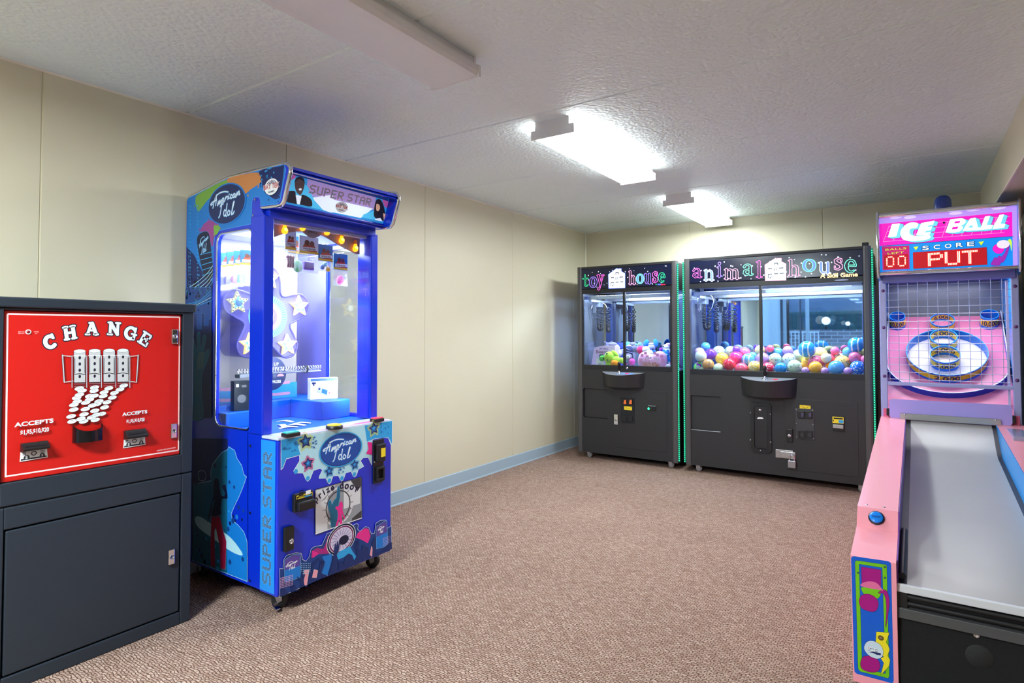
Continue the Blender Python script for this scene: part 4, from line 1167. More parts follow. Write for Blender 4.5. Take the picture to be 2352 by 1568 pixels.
# ---- inside the showcase
XW = -2.90
W = Art((XW, 0, 0), (0, 1, 0), (0, 0, 1))
TW = lambda pts: W.trace(pts)
cen = TW([(617, 727)])[0]; kpx = TW([(618, 727)])[0][0]-cen[0]
R0 = TW([(660, 727)])[0][0]-cen[0]
WBODY = M('wheel_body_purple', (96, 92, 168), 0.3)
stars = [(544, 695), (686, 703), (573, 790), (659, 792), (617, 640)]
sc = [TW([p])[0] for p in stars]
pts = []
order = sorted(sc, key=lambda p: math.atan2(p[1]-cen[1], p[0]-cen[0]))
for i, p in enumerate(order):
    dx, dy = p[0]-cen[0], p[1]-cen[1]; an = math.atan2(dy, dx); d = math.hypot(dx, dy)
    q = order[(i+1) % 5]; an2 = math.atan2(q[1]-cen[1], q[0]-cen[0])
    if an2 < an:
        an2 += 2*math.pi
    for da, dd in ((-0.36, 0.0), (-0.22, 0.05), (0.0, 0.072), (0.22, 0.05), (0.36, 0.0)):
        pts.append((cen[0]+(d+dd)*math.cos(an+da), cen[1]+(d+dd)*math.sin(an+da)))
    am = (an+an2)/2
    pts.append((cen[0]+R0*1.22*math.cos(am), cen[1]+R0*1.22*math.sin(am)))
body = spline(pts, 4, True)
a = MB().prism(body, 'x', XW-0.17, XW-0.004, WBODY, smooth=True)
a.tube([(XW-0.004, p[0], p[1]) for p in body], 0.006, WBODY, 6, closed=True)
wh = part(a, 'prize_wheel', t, 'purple star-lobed prize wheel')
W = Art((XW-0.003, 0, 0), (0, 1, 0), (0, 0, 1))
WB = M('wheel_print_blue', (120, 200, 228), 0.4, emit=0.25)
W.disc(cen, R0, WB, n=48)
for k in range(48):
    an = k*2*math.pi/48
    W.stroke([(cen[0]+R0*.74*math.cos(an), cen[1]+R0*.74*math.sin(an)), (cen[0]+R0*.97*math.cos(an), cen[1]+R0*.97*math.sin(an))], .0013, NAVYP, rnd=False, up=k == 0)
W.disc(cen, R0*.68, M('wheel_print_mauve', (128, 110, 186), 0.4, emit=0.2), n=40)
W.stroke(circ(cen, R0*.56, n=40), R0*.10, M('wheel_print_coral', (230, 130, 150), 0.4, emit=0.3), closed=True, rnd=False)
W.disc(cen, R0*.42, M('wheel_print_mauve', (128, 110, 186), 0.4, emit=0.2), n=40)
W.rect(cen[0]-R0*.25, cen[1]-R0*.18, cen[0]+R0*.25, cen[1]+R0*.18, WHITE); W.rect(cen[0]-R0*.2, cen[1]-R0*.12, cen[0]+R0*.2, cen[1]+R0*.12, NAVYP)
part(W, 'dial_artwork', wh)
STY = M('star_rim_cream', (232, 226, 160), 0.35); STB = M('star_blue', (110, 180, 226), 0.35)
BULB = M('bulb_white', (255, 250, 232), 0.3, emit=4.0); BULBS = M('bulb_white_small', (255, 236, 190), 0.3, emit=2.2); BULBO = M('bulb_off_blue', (60, 110, 170), 0.2)
RIML = M('star_rim_glow', (255, 214, 130), 0.35, emit=1.0)
for i, p in enumerate(sc):
    lit = i != 0
    r = 0.062
    a = MB().prism(star(p, r, 0.47, 0.06), 'x', XW-0.004, XW+0.012, RIML if lit else STY)
    a.prism(star(p, r*.58, 0.5, 0.06), 'x', XW+0.012, XW+0.017, STB)
    s = part(a, 'star_lamp', wh, 'star with its bulbs %s' % ('lit' if lit else 'unlit'))
    a = MB()
    o = star(p, r*.8, 0.47, 0.06); dots_ = []
    for k in range(10):
        a0, b0 = o[k], o[(k+1) % 10]
        dots_ += [a0, ((a0[0]+b0[0])/2, (a0[1]+b0[1])/2)]
    for d in dots_:
        a.ball((XW+0.012, d[0], d[1]), 0.0035, BULBS if lit else INK, 6, 4)
    a.ball((XW+0.017, p[0], p[1]), (0.012, 0.018, 0.018), BULB if lit else BULBO, 12, 8)
    part(a, 'bulb', s)
# hanging arch card with amber bulbs
XA = -2.535
Ar = Art((XA, 0, 0), (0, 1, 0), (0, 0, 1))
TR = lambda pts: Ar.trace(pts, 620, 480, 7.84)
arch = TR([(60, 130), (1620, 440), (1615, 815), (1560, 812), (1300, 680), (1150, 590), (1000, 500), (920, 465), (860, 505), (790, 522), (720, 510), (650, 455), (590, 402), (470, 405), (330, 425), (200, 460), (60, 510)])
ARCH = M('arch_card_plum', (158, 138, 150), 0.4)
ar = part(MB().prism(arch, 'x', XA-0.006, XA, ARCH), 'bulb_arch', t, 'mauve arch card with five amber bulbs')
Ar.text('SMALL', TR([(770, 440)])[0][0], TR([(770, 440)])[0][1], 0.017, M('print_bronze', (96, 84, 60), 0.4), 0.01, w=0.06)
part(Ar, 'arch_lettering', ar)
AMB = M('bulb_amber', (255, 150, 12), 0.3, emit=2.2); AMBC = M('bulb_amber_core', (255, 226, 90), 0.3, emit=3.0); AMBS = M('bulb_socket_amber', (170, 84, 20), 0.4, emit=0.25)
for q in ((228, 370), (550, 315), (990, 395), (1252, 550), (1500, 695)):
    p = TR([q])[0]
    a = MB().lathe([(0.004, 0.024), (0.008, 0.018), (0.0105, 0.006), (0.0155, -0.006), (0.014, -0.016), (0.007, -0.023), (0, -0.0245)], (XA+0.017, p[0], p[1]), (0, 0, 1), AMB, 14)
    a.ball((XA+0.024, p[0], p[1]-0.004), 0.0105, AMBC, 10, 8)
    b = part(a, 'amber_bulb', ar, 'lit amber bulb')
    part(MB().lathe([(0.009, 0.040), (0.011, 0.022), (0.011, 0.018)], (XA+0.017, p[0], p[1]), (0, 0, 1), AMBS, 10).box((XA, p[0]-0.004, p[1]+0.02), (XA+0.017, p[0]+0.004, p[1]+0.03), AMBS), 'socket', b)
# round sign, spiral bars, wave card
XS = -2.83
sd = Art((XS, 0, 0), (0, 1, 0), (0, 0, 1))
c = sd.trace([(622, 858)])[0]
a = MB().lathe([(0, 0.0), (0.088, 0.0), (0.088, 0.008), (0, 0.008)], (XS, c[0], c[1]), (1, 0, 0), M('sign_slate', (70, 78, 122), 0.35), 36)
a.tube([(XS, c[0], c[1]-0.085), (XS, c[0], 0.884)], 0.005, STEEL, 6)
sg = part(a, 'round_sign', t)
sd = Art((XS+0.008, 0, 0), (0, 1, 0), (0, 0, 1))
sd.text('LINE UP', c[0], c[1]+0.042, 0.016, WHITE, 0.02); sd.text('TO WIN PRIZE', c[0], c[1]+0.018, 0.016, WHITE, 0.02, w=0.15)
PKT = M('print_salmon', (236, 160, 176), 0.35)
for s in (-1, 1):
    sd.poly([(c[0]+s*0.03, c[1]-0.016), (c[0]+s*0.075, c[1]-0.016), (c[0]+s*0.052, c[1]+0.012)], PKT)
sd.text('SMALL PRIZES', c[0], c[1]-0.05, 0.014, WHITE, 0.02, w=0.11)
part(sd, 'sign_lettering', sg)
a = MB()
z0 = on_x(700, 845, -2.72).z
y0, y1 = 1.645, 2.13
a.tube([(-2.72, y0, z0-0.018), (-2.72, y1, z0-0.018)], 0.0045, STEEL, 6)
hel = [(-2.72+0.012*math.cos(k*0.6), y0+(y1-y0)*k/330, z0+0.012*math.sin(k*0.6)) for k in range(331)]
a.tube(hel, 0.0022, CHROME, 5)
a.box((-2.745, y0, z0-0.03), (-2.70, 1.81, z0-0.012), M('slide_grey', (110, 116, 128), 0.35, 0.4), 0.003)
for y in (1.78, 2.03):
    a.lathe([(0.022, -0.006), (0.022, 0.006)], (-2.72, y, z0-0.006), (0, 1, 0), BLACK, 14)
part(a, 'spiral_bar', t, 'steel spiral bar')
XV = -3.02
V = Art((XV, 0, 0), (0, 1, 0), (0, 0, 1))
TV = lambda pts: V.trace(pts, 480, 820, 8.71)
wave = TV([(150, 640), (300, 650), (450, 645), (600, 620), (760, 560), (1000, 500), (1300, 520), (1450, 510), (1760, 490), (1760, 1010), (150, 1010)])
wave = [(min(max(p[0], YL+0.02), YR-0.02), max(p[1], 0.88)) for p in wave]
a = MB().prism(wave, 'x', XV-0.006, XV, M('wave_card_blue', (66, 180, 232), 0.4))
wc = part(a, 'wave_card', t, 'blue card with pink waves')
PW = M('wave_pink', (246, 178, 204), 0.4)
for off in (0, 215):
    V = Art((XV, 0, 0), (0, 1, 0), (0, 0, 1), w0=0.001)
    V.stroke(TV(spline([(160, 640+off), (300, 650+off), (450, 640+off), (620, 605+off), (760, 560+off), (1000, 515+off), (1300, 530+off), (1600, 500+off)], 4)), 0.008, PW)
    part(V, 'wave_print', wc)
# purple-blue liner on the inside of the right wall and blue panel behind the window
part(MB().box((-3.14, YR-0.022, 0.80), (-2.872, YR-0.0185, 1.77), M('liner_violet', (92, 92, 176), 0.12, spec=0.8)), 'inner_liner', t)
# LED strip light under the inner ceiling
def strip_lamp(name, loc, rot, sx, sy, w, col=(0.9, 0.95, 1.0)):
    la = bpy.data.lights.new(name, 'AREA'); la.shape = 'RECTANGLE'; la.size = sx; la.size_y = sy; la.energy = w; la.color = col
    lo = bpy.data.objects.new(name, la); COL.objects.link(lo); lo.parent = t; lo.location = Vector(loc)-ROOT[t.name]; lo.rotation_euler = rot
strip_lamp('showcase_light', (-2.82, 1.96, 1.772), (0, 0, 0), 0.30, 0.55, 18.0)
for y in (YL+0.056, YR-0.056):            # fill lamps added behind the two front posts to brighten the showcase
    strip_lamp('post_fill_light', (-2.576, y, 1.20), (0, math.radians(90), 0), 0.62, 0.02, 3.2)
# tray slips
PAPER = M('paper_slip', (232, 232, 236), 0.6)
for i, (px, py, an) in enumerate(((655, 966, 0.4), (700, 985, 1.2), (722, 980, 0.5), (742, 977, 0.9), (648, 976, -0.3))):
    c = on_z(px, py, 0.79)
    if not (-2.92 < c.x < -2.49):
        c.x = -2.56-0.03*i
    mt = Matrix.Rotation(an, 3, 'Z')
    a = MB()
    vs = [c+mt @ Vector((x, y, 0.0)) for x, y in ((-.045, -.016), (0, -.016), (.045, -.016), (.045, .016), (0, .016), (-.045, .016))]
    for k, v in enumerate(vs):
        v.z = 0.7856+0.0004*i+(0.006 if k in (1, 4) else 0)
    vs2 = [v+Vector((0, 0, 0.0003)) for v in vs]
    a.add(vs+vs2, [[0, 1, 4, 5], [1, 2, 3, 4], [6, 7, 10, 11], [7, 8, 9, 10], [0, 1, 7, 6], [1, 2, 8, 7], [3, 4, 10, 9], [4, 5, 11, 10], [2, 3, 9, 8], [5, 0, 6, 11]], PAPER)
    solo(a, 'paper_slip', 'white paper slip lying on the blue tray of the prize cabinet', 'paper', group='paper slips on the prize tray')
# boxed prizes
def boxprize(name, label, c, sx, sy, sz, rz, mat, art=None):
    q = Matrix.Translation(c) @ Matrix.Rotation(rz, 4, 'Z')
    t2 = thing(name, label, 'box', c, None)
    part(MB().box((-sx/2, -sy/2, 0), (sx/2, sy/2, sz), mat, 0.0015, mtx=q), 'carton', t2)
    A = Art(q @ Vector((sx/2, 0, 0)), q.to_3x3() @ Vector((0, 1, 0)), (0, 0, 1))
    if art:
        art(A, sy, sz); part(A, 'box_print', t2)
    return t2
def console_print(A, w, h):
    A.rect(-w/2+.002, h-.016, w/2-.002, h-.002, M('print_steel_blue', (70, 110, 170), 0.4))
    A.poly([(-.5*w+.008, h-.022), (-.5*w+.03, h-.022), (-.5*w+.03, h-.032), (-.5*w+.022, h-.032), (-.5*w+.022, h-.042), (-.5*w+.015, h-.042), (-.5*w+.015, h-.032), (-.5*w+.008, h-.032)], NAVYP)
    A.poly([(-.03, h-.045), (.038, h-.07), (.03, h-.105), (-.042, h-.075)], M('print_console_grey', (170, 180, 205), 0.4), NAVYP, .0008)
    A.poly([(-.012, h-.058), (.018, h-.07), (.014, h-.095), (-.016, h-.08)], TEAL)
    A.disc((-.028, h-.06), .006, NAVYP); A.disc((.028, h-.085), .004, MAG)
def dark_print(A, w, h):
    A.disc((0, h*.4), w*.28, M('print_grey', (128, 130, 134), 0.4)); A.rect(-w*.38, h*.8, -w*.2, h*.9, WHITE); A.rect(0, h*.78, w*.3, h*.86, M('print_grey', (128, 130, 134), 0.4))
boxprize('prize_box', 'white boxed handheld game on the blue ledge inside the prize cabinet', Vector((-2.775, 2.19, 0.8862)), 0.05, 0.155, 0.118, -0.35, M('carton_white', (232, 230, 240), 0.4), console_print)
boxprize('prize_box', 'black boxed prize beside the round sign in the prize cabinet', Vector((-2.862, 1.745, 0.8632)), 0.05, 0.075, 0.15, -0.2, M('carton_charcoal', (34, 44, 58), 0.35), dark_print)
boxprize('prize_box', 'slim dark boxed prize at the rear left edge of the cabinet window', Vector((-3.06, 1.69, 0.8862)), 0.05, 0.05, 0.15, 0.3, M('carton_charcoal', (34, 44, 58), 0.35), dark_print)
# carded prizes in clear bags on peg hooks
BAG = M('bag_plastic', (236, 240, 246), 0.08, alpha=0.28)
CARD = M('card_blue', (28, 112, 176), 0.35); CARDW = M('card_pale', (226, 236, 240), 0.35); CRED = M('card_red', (190, 66, 40), 0.35); CYEL = M('card_yellow', (240, 190, 50), 0.35); CBRN = M('card_brown', (110, 50, 30), 0.35)
def pack(x, yc, zt, w, hh, hb, card, item, icol, label):
    """header card (height hh) with a clear bag (height hb) below, facing the room; a peg runs through its top"""
    t2 = thing('prize_pack', label, 'prize pack', (x, yc, zt-hh-hb), 'carded prize packs hanging in the prize cabinet')
    part(MB().box((x-0.0015, yc-w/2, zt-hh), (x+0.0015, yc+w/2, zt), card, 0.0006), 'header_card', t2)
    part(MB().tube([(x, yc+0.0042*math.sin(an), zt+0.0036+0.0042*math.cos(an)) for an in [k*math.pi/5 for k in range(10)]], 0.0009, BLACK, 5, closed=True), 'hang_loop', t2)
    A = Art((x+0.0015, yc, zt-hh), (0, 1, 0), (0, 0, 1))
    A.poly([(-w*.42, hh*.2), (-w*.2, hh*.62), (0, hh*.5), (w*.15, hh*.7), (w*.42, hh*.3), (w*.42, hh*.1)], CRED)
    A.disc((-w*.1, hh*.62), w*.13, CBRN); A.disc((w*.16, hh*.6), w*.12, CBRN)
    A.rect(-w/2, 0.002, w/2, hh*.14, CYEL); A.poly([(-w*.4, hh*.18), (w*.46, hh*.22), (w*.46, hh*.40), (-w*.4, hh*.36)], WHITE)
    A.text('WINNER', w*.03, hh*.225, hh*.11, INK, 0.02, w=w*.68)
    part(A, 'card_print', t2)
    a = MB()
    n = 8
    for s in (1, -1):
        vs = []
        for i in range(n+1):
            for j in range(n+1):
                u, v = i/n, j/n
                d = 0.014*math.sin(math.pi*u)*math.sin(math.pi*min(1, v*1.1))+0.0012*rnd.uniform(-1, 1)
                vs.append((x+s*max(d, 0.0006), yc+(u-.5)*w*1.04, zt-hh+0.004-v*hb))
        a.add(vs, [[i*(n+1)+j, i*(n+1)+j+1, (i+1)*(n+1)+j+1, (i+1)*(n+1)+j] for i in range(n) for j in range(n)], BAG, True)
    part(a, 'bag', t2, 'clear plastic bag')
    a = MB(); z = zt-hh-hb*.62
    if item == 'ball':
        a.ball((x, yc, z), (0.009, w*.27, w*.27), icol, 12, 8)
    elif item == 'sticks':
        for k in (-1, 0, 1):
            a.tube([(x, yc+k*w*.22, z-hb*.22), (x+0.003, yc+k*w*.2, z), (x, yc+k*w*.24, z+hb*.3)], 0.006, icol, 6)
            a.ball((x, yc+k*w*.24, z+hb*.28), 0.009, icol, 8, 6)
    elif item == 'block':
        a.box((x-0.007, yc-w*.26, z-hb*.2), (x+0.007, yc+w*.26, z+hb*.22), icol, 0.004)
    else:
        a.ball((x, yc-w*.2, z+.004), (0.008, w*.15, w*.15), icol, 8, 6); a.ball((x, yc+w*.18, z-.004), (0.008, w*.17, w*.17), M('toy_amber', (230, 170, 60), .3), 8, 6); a.ball((x, yc, z+w*.2), (0.008, w*.13, w*.13), M('toy_aqua', (70, 160, 190), .3), 8, 6)
    part(a, 'toy', t2)
pegs = MB()
XP = -2.62
for (px0, px1, ty, cy, by, card, item, icol, label, x) in (
        (655, 680, 528, 574, 622, CARDW, 'sticks', M('toy_brown_pink', (170, 120, 120), .3), 'pale card prize with brown sticks, next to the near corner post', XP),
        (687, 731, 543, 583, 628, CARDW, 'block', M('toy_purple', (140, 100, 200), .3), 'white card prize with a purple block, middle of the front row', XP),
        (731, 764, 562, 600, 625, CARD, 'mix', M('toy_blue', (50, 90, 170), .3), 'blue card prize with a small multicoloured toy, right of the white card', XP),
        (766, 798, 583, 620, 658, CARD, 'ball', M('toy_pink', (240, 110, 190), .3, emit=.2), 'blue card prize with a pink toy, rightmost and lowest in the cabinet', XP)):
    p, q = on_x(px0, ty, x), on_x(px1, ty, x); r_, b_ = on_x((px0+px1)/2, cy, x), on_x((px0+px1)/2, by, x); m_ = on_x((px0+px1)/2, ty, x)
    pack(x, (p.y+q.y)/2, m_.z, q.y-p.y, m_.z-r_.z, r_.z-b_.z, card, item, icol, label)
    pegs.tube([(-3.146, (p.y+q.y)/2, m_.z+0.0036), (x+0.03, (p.y+q.y)/2, m_.z+0.0036)], 0.0022, STEEL, 6)
    if item == 'block':
        pack(x-0.05, (p.y+q.y)/2-0.03, m_.z, q.y-p.y, m_.z-r_.z, r_.z-b_.z, CARD, 'ball', M('toy_green', (80, 150, 90), .3), 'blue card prize half hidden behind the white card prize')
yk = 1.735
for i, px in enumerate((509, 524, 540, 556, 571)):
    p = on_y(px, 551+i*0.3, yk)
    pack(p.x, yk, 1.672, 0.088, 0.075, 0.105, CARD, ('block', 'ball', 'ball', 'block', 'block')[i], (M('toy_violet', (90, 84, 150), .3), M('toy_purple2', (110, 80, 150), .3), M('toy_magenta', (190, 30, 120), .3), M('toy_cyan', (110, 200, 220), .3), M('toy_clear', (190, 215, 225), .3))[i],
         'blue card prize %s on the peg by the left window' % ('farthest back', 'second from the back', 'in the middle, pink toy,', 'second from the front', 'nearest the front')[i])
pegs.tube([(-3.146, yk, 1.6756), (-2.60, yk, 1.6756)], 0.0022, STEEL, 6)
part(pegs, 'peg_hooks', t, 'steel peg hooks')
# ------------------------------------------------------------------ the two claw machines
YF = 5.42
CAB = M('claw_cabinet_black', (38, 38, 40), 0.5, grain=0.1, gscale=250, bump=0.08)
POSTM = M('claw_post_charcoal', (74, 73, 74), 0.42)
FRAMEB = M('claw_frame_black', (24, 25, 28), 0.35)
MIR = bpy.data.materials.new('showcase_mirror'); MIR.use_nodes = True
_b = MIR.node_tree.nodes['Principled BSDF']; _b.inputs['Base Color'].default_value = rgb(218, 231, 245); _b.inputs['Metallic'].default_value = 1.0; _b.inputs['Roughness'].default_value = 0.015  # blue cast of the showcase light put into the mirror's tint
BPOST = M('showcase_post_blue', (34, 60, 120), 0.35)
CGL = glass('claw_glass', tint=(240, 246, 252), refl=0.02, gain=0.4)
SIDEGL = glass('claw_side_glass', tint=(190, 208, 238), refl=0.10, haze=0.10)
GLED = M('led_green', (40, 240, 150), 0.3, emit=2.6); GSTRIP = M('led_strip_green', (10, 110, 84), 0.35, emit=0.35)
N_ = lambda n, c, e=1.0: M('neon_'+n, c, 0.4, emit=e)
NPK, NMT, NVI, NBL, NRD, NWH = N_('pink', (250, 160, 210), 1.1), N_('mint', (110, 235, 190), 1.0), N_('violet', (140, 110, 230), 1.1), N_('blue', (90, 120, 250), 1.1), N_('red', (226, 40, 70)), N_('white', (225, 236, 250), 0.9)
NGR, NMG = N_('green', (40, 190, 130)), N_('magenta', (225, 90, 190), 1.1)
MARQ = M('marquee_navy', (10, 18, 46), 0.2, emit=0.25)
SERIF = {
 'n': (1.0, [([(.2, 0), (.2, 1)], .1), ([(.04, .03), (.36, .03)], .035), ([(.06, .96), (.2, .96)], .04), ([(.2, .72), (.36, .92), (.52, .96), (.64, .88), (.69, .7)], [.04, .05, .07, .09, .1]), ([(.69, .7), (.69, 0)], .1), ([(.53, .03), (.86, .03)], .035)]),
 'm': (1.5, [([(.2, 0), (.2, 1)], .1), ([(.04, .03), (.36, .03)], .035), ([(.06, .96), (.2, .96)], .04), ([(.2, .72), (.36, .92), (.5, .96), (.61, .88), (.66, .7)], [.04, .05, .07, .09, .1]), ([(.66, .7), (.66, 0)], .1), ([(.52, .03), (.82, .03)], .035), ([(.66, .72), (.82, .92), (.96, .96), (1.07, .88), (1.12, .7)], [.04, .05, .07, .09, .1]), ([(1.12, .7), (1.12, 0)], .1), ([(.97, .03), (1.3, .03)], .035)]),
 'a': (.85, [([(.58, .72), (.58, .08)], .1), ([(.12, .76), (.22, .93), (.4, .98), (.54, .9), (.58, .72)], [.09, .06, .05, .07, .1]), ([(.58, .55), (.34, .5), (.15, .38), (.13, .2), (.26, .05), (.44, .08), (.58, .25)], [.04, .05, .08, .1, .08, .05, .04]), ([(.58, .08), (.68, .03), (.78, .08)], [.1, .05, .04])]),
 'i': (.45, [([(.22, 0), (.22, 1)], .1), ([(.05, .03), (.4, .03)], .035), ([(.06, .96), (.22, .96)], .04), ([(.22, 1.34), (.22, 1.36)], .13)]),
 'l': (.45, [([(.22, 0), (.22, 1.5)], .1), ([(.05, .03), (.4, .03)], .035), ([(.06, 1.46), (.22, 1.46)], .04)]),
 't': (.6, [([(.26, .14), (.26, 1.2)], .09), ([(.26, 1.1), (.26, 1.45)], [.09, .03]), ([(.04, .95), (.54, .95)], .045), ([(.26, .14), (.32, .03), (.45, .02), (.56, .14)], [.09, .06, .05, .03])]),
 'o': (.85, [([(.42+.31*math.cos(k*math.pi/12), .5+.47*math.sin(k*math.pi/12)) for k in range(25)], [.045+.075*abs(math.cos(k*math.pi/12)) for k in range(25)])]),
 'y': (.9, [([(.16, .96), (.46, .1)], .095), ([(.76, .96), (.46, .1), (.32, -.3), (.2, -.42)], [.045, .05, .05, .06]), ([(.16, -.36), (.18, -.37)], .09), ([(.02, .96), (.32, .96)], .035), ([(.62, .96), (.88, .96)], .035)]),
 'h': (1.0, [([(.2, 0), (.2, 1.5)], .1), ([(.04, .03), (.36, .03)], .035), ([(.05, 1.46), (.2, 1.46)], .04), ([(.2, .72), (.36, .92), (.52, .96), (.64, .88), (.69, .7)], [.04, .05, .07, .09, .1]), ([(.69, .7), (.69, 0)], .1), ([(.53, .03), (.86, .03)], .035)]),
 'u': (1.0, [([(.22, .96), (.22, .28)], .1), ([(.22, .28), (.3, .08), (.44, .03), (.6, .12), (.68, .32)], [.1, .08, .06, .045, .04]), ([(.68, .96), (.68, 0)], .1), ([(.06, .96), (.22, .96)], .04), ([(.54, .96), (.68, .96)], .04), ([(.68, .03), (.84, .03)], .035)]),
 's': (.72, [([(.58, .7), (.57, .92), (.36, .97), (.16, .84), (.2, .64), (.4, .52), (.56, .38), (.56, .16), (.36, .03), (.14, .08), (.12, .3)], [.035, .05, .06, .08, .1, .11, .1, .08, .06, .05, .035])]),
 'e': (.82, [([(.15, .53), (.68, .53)], .04), ([(.41+.28*math.cos(k), .5+.46*math.sin(k)) for k in [0.06+i*0.28 for i in range(20)]], [.05, .05, .05, .06, .06, .06, .07, .08, .1, .11, .12, .12, .11, .1, .08, .07, .06, .05, .045, .04])])}
def serif(A, T, ch, x0, x1, base, xh, line, fill, lw=0.04, tilt=0.0):
    adv, st = SERIF[ch]
    k = (x1-x0)/adv
    f = lambda p: (x0+p[0]*k, base-p[1]*xh+tilt*(p[0]*k))
    q0, q1 = T([(x0, base)])[0], T([(x0, base-xh)])[0]
    m = (q1[1]-q0[1])*0.95
    for grow, ink in ((lw, line), (-0.012, fill)):
        A.up()
        for pts, w in st:
            A.stroke(T([f(p) for p in pts]), [(max(.008, v+grow))*m for v in w] if isinstance(w, list) else max(.008, w+grow)*m, ink, up=False)
def house(A, T, pts, dark, out):
    """little house: (left, right, eaves, roof tip, ground, chimney x0, x1, top)"""
    l, r, ev, tip, g, c0, c1, ct = pts
    m = (l+r)/2
    o = [(l, g), (l-0.02*(r-l), ev+0.03*(g-ev)), (m, tip), (c0, tip+(ev-tip)*(c0-m)/(r-m)), (c0, ct), (c1, ct), (c1, tip+(ev-tip)*(c1-m)/(r-m)), (r, ev-0.04*(g-ev)), (r, g-0.03*(g-ev))]
    A.poly(T(o), NWH, out, 0.0035)
    w, h = r-l, g-tip
    A.up()
    for x, y, a, b in ((.42, .20, .2, .035), (.42, .20, .03, .12), (.58, .24, .04, .06), (.12, .45, .2, .03), (.42, .45, .03, .12), (.52, .43, .03, .13), (.66, .42, .22, .03), (.12, .70, .2, .03), (.42, .68, .2, .03), (.70, .66, .2, .03), (.12, .70, .03, .2), (.3, .78, .03, .1), (.2, .85, .06, .05)):
        A.rect(*(T([(l+x*w, tip+y*h)])[0]+T([(l+(x+a)*w, tip+(y+b)*h)])[0]), dark, up=False)
def claw_machine(name, label, x0, x1, zw0, zw1, ztop, wx0, wx1, mid):
    t = thing(name, label, 'claw machine', ((x0+x1)/2, 5.77, 0))
    yb = 6.10
    A = Art((0, YF, 0), (1, 0, 0), (0, 0, 1))
    # corner posts, front and rear
    for xa, xb, sd in ((x0, x0+0.062, 1), (x1-0.062, x1, -1)):
        pr = [(xa, YF+0.03), (xa+0.008, YF-0.004), (xa+0.02, YF-0.012), (xb-0.02, YF-0.012), (xb-0.008, YF-0.004), (xb, YF+0.03)]
        part(MB().prism(pr, 'z', 0.06, ztop+0.012, POSTM, smooth=False), 'corner_post', t)
    for xa in (x0+0.035, x1-0.105):
        part(MB().box((xa, yb-0.075, 0.80), (xa+0.07, yb-0.02, ztop-0.22), BPOST, 0.004), 'rear_post', t)
    for xa in (x0+0.014, x1-0.058):
        part(MB().box((xa, YF+0.0265, 0.865), (xa+0.044, YF+0.048, ztop-0.2), BPOST, 0.003), 'inner_front_post', t)
    part(MB().box((x0+0.004, YF+0.03, zw1+0.05), (x1-0.004, yb, ztop), CAB, 0.004), 'hood', t)
    part(MB().box((x0+0.004, YF+0.03, 0.06), (x1-0.004, yb, 0.855), CAB, 0.004), 'lower_cabinet', t)
    part(MB().box((x0+0.01, yb-0.018, 0.855), (x1-0.01, yb-0.012, zw1+0.05), MIR), 'rear_mirror', t, 'mirror at the back of the showcase')
    part(MB().box((x0+0.01, YF+0.035, 0.855), (x1-0.01, yb-0.018, 0.862), M('showcase_floor', (215, 222, 235), 0.5)), 'showcase_floor', t)
    part(MB().box((x0+0.02, YF+0.035, zw1+0.035), (x1-0.02, yb-0.02, zw1+0.048), M('showcase_ceiling', (210, 218, 235), 0.5)), 'showcase_ceiling', t)
    for xs in (x0+0.008, x1-0.012):
        part(MB().box((xs, YF+0.075, 0.90), (xs+0.004, yb-0.075, zw1+0.02), SIDEGL), 'side_glass', t)
        for b0, b1 in (((xs-0.004, YF+0.03, 0.855), (xs+0.008, yb, 0.905)), ((xs-0.004, YF+0.03, zw1+0.01), (xs+0.008, yb, zw1+0.055))):
            part(MB().box(b0, b1, CAB), 'side_rail', t)
    # front frame and two sliding panes
    a = MB()
    fx0, fx1 = x0+0.055, x1-0.055
    for b0, b1 in (((fx0, zw0-0.045), (fx1, zw0)), ((fx0, zw1), (fx1, zw1+0.045)), ((fx0, zw0), (wx0, zw1)), ((wx1, zw0), (fx1, zw1))):
        a.box((b0[0], YF-0.002, b0[1]), (b1[0], YF+0.026, b1[1]), FRAMEB, 0.002)
    part(a, 'front_frame', t)
    part(MB().box((wx0-0.01, YF+0.008, zw0-0.01), (mid+0.012, YF+0.011, zw1+0.01), CGL), 'sliding_pane', t)
    part(MB().box((mid-0.012, YF+0.015, zw0-0.01), (wx1+0.01, YF+0.018, zw1+0.01), CGL), 'sliding_pane', t)
    part(MB().box((mid-0.012, YF+0.002, zw0-0.012), (mid+0.012, YF+0.024, zw1+0.005), FRAMEB, 0.002), 'pane_stile', t)
    part(MB().lathe([(0, 0.012), (0.008, 0.012), (0.011, 0.010), (0.012, 0)], (mid+0.032, YF-0.002, zw0-0.024), (0, -1, 0), CHROME), 'pane_lock', t)
    # marquee
    part(MB().box((fx0, YF-0.004, zw1+0.05), (fx1, YF+0.03, ztop-0.012), MARQ, 0.003), 'marquee_panel', t)
    part(MB().box((fx0, YF-0.006, ztop-0.012), (fx1, YF+0.03, ztop+0.012), CAB, 0.003), 'top_rail', t)
    for x in (x0+0.10, x1-0.10):
        for y in (YF+0.06, yb-0.08):
            caster(x, y, t, h=0.062, r=0.026, wheel=GREYRUB)
    la = bpy.data.lights.new('showcase_light', 'AREA'); la.shape = 'RECTANGLE'; la.size = (x1-x0)-0.3; la.size_y = 0.12
    la.energy = 21.0*(x1-x0); la.color = (0.72, 0.84, 1.0)
    lo = bpy.data.objects.new('showcase_light', la); COL.objects.link(lo); lo.parent = t; lo.location = Vector(((x0+x1)/2, YF+0.14, zw1+0.03))-ROOT[t.name]
    return t, A
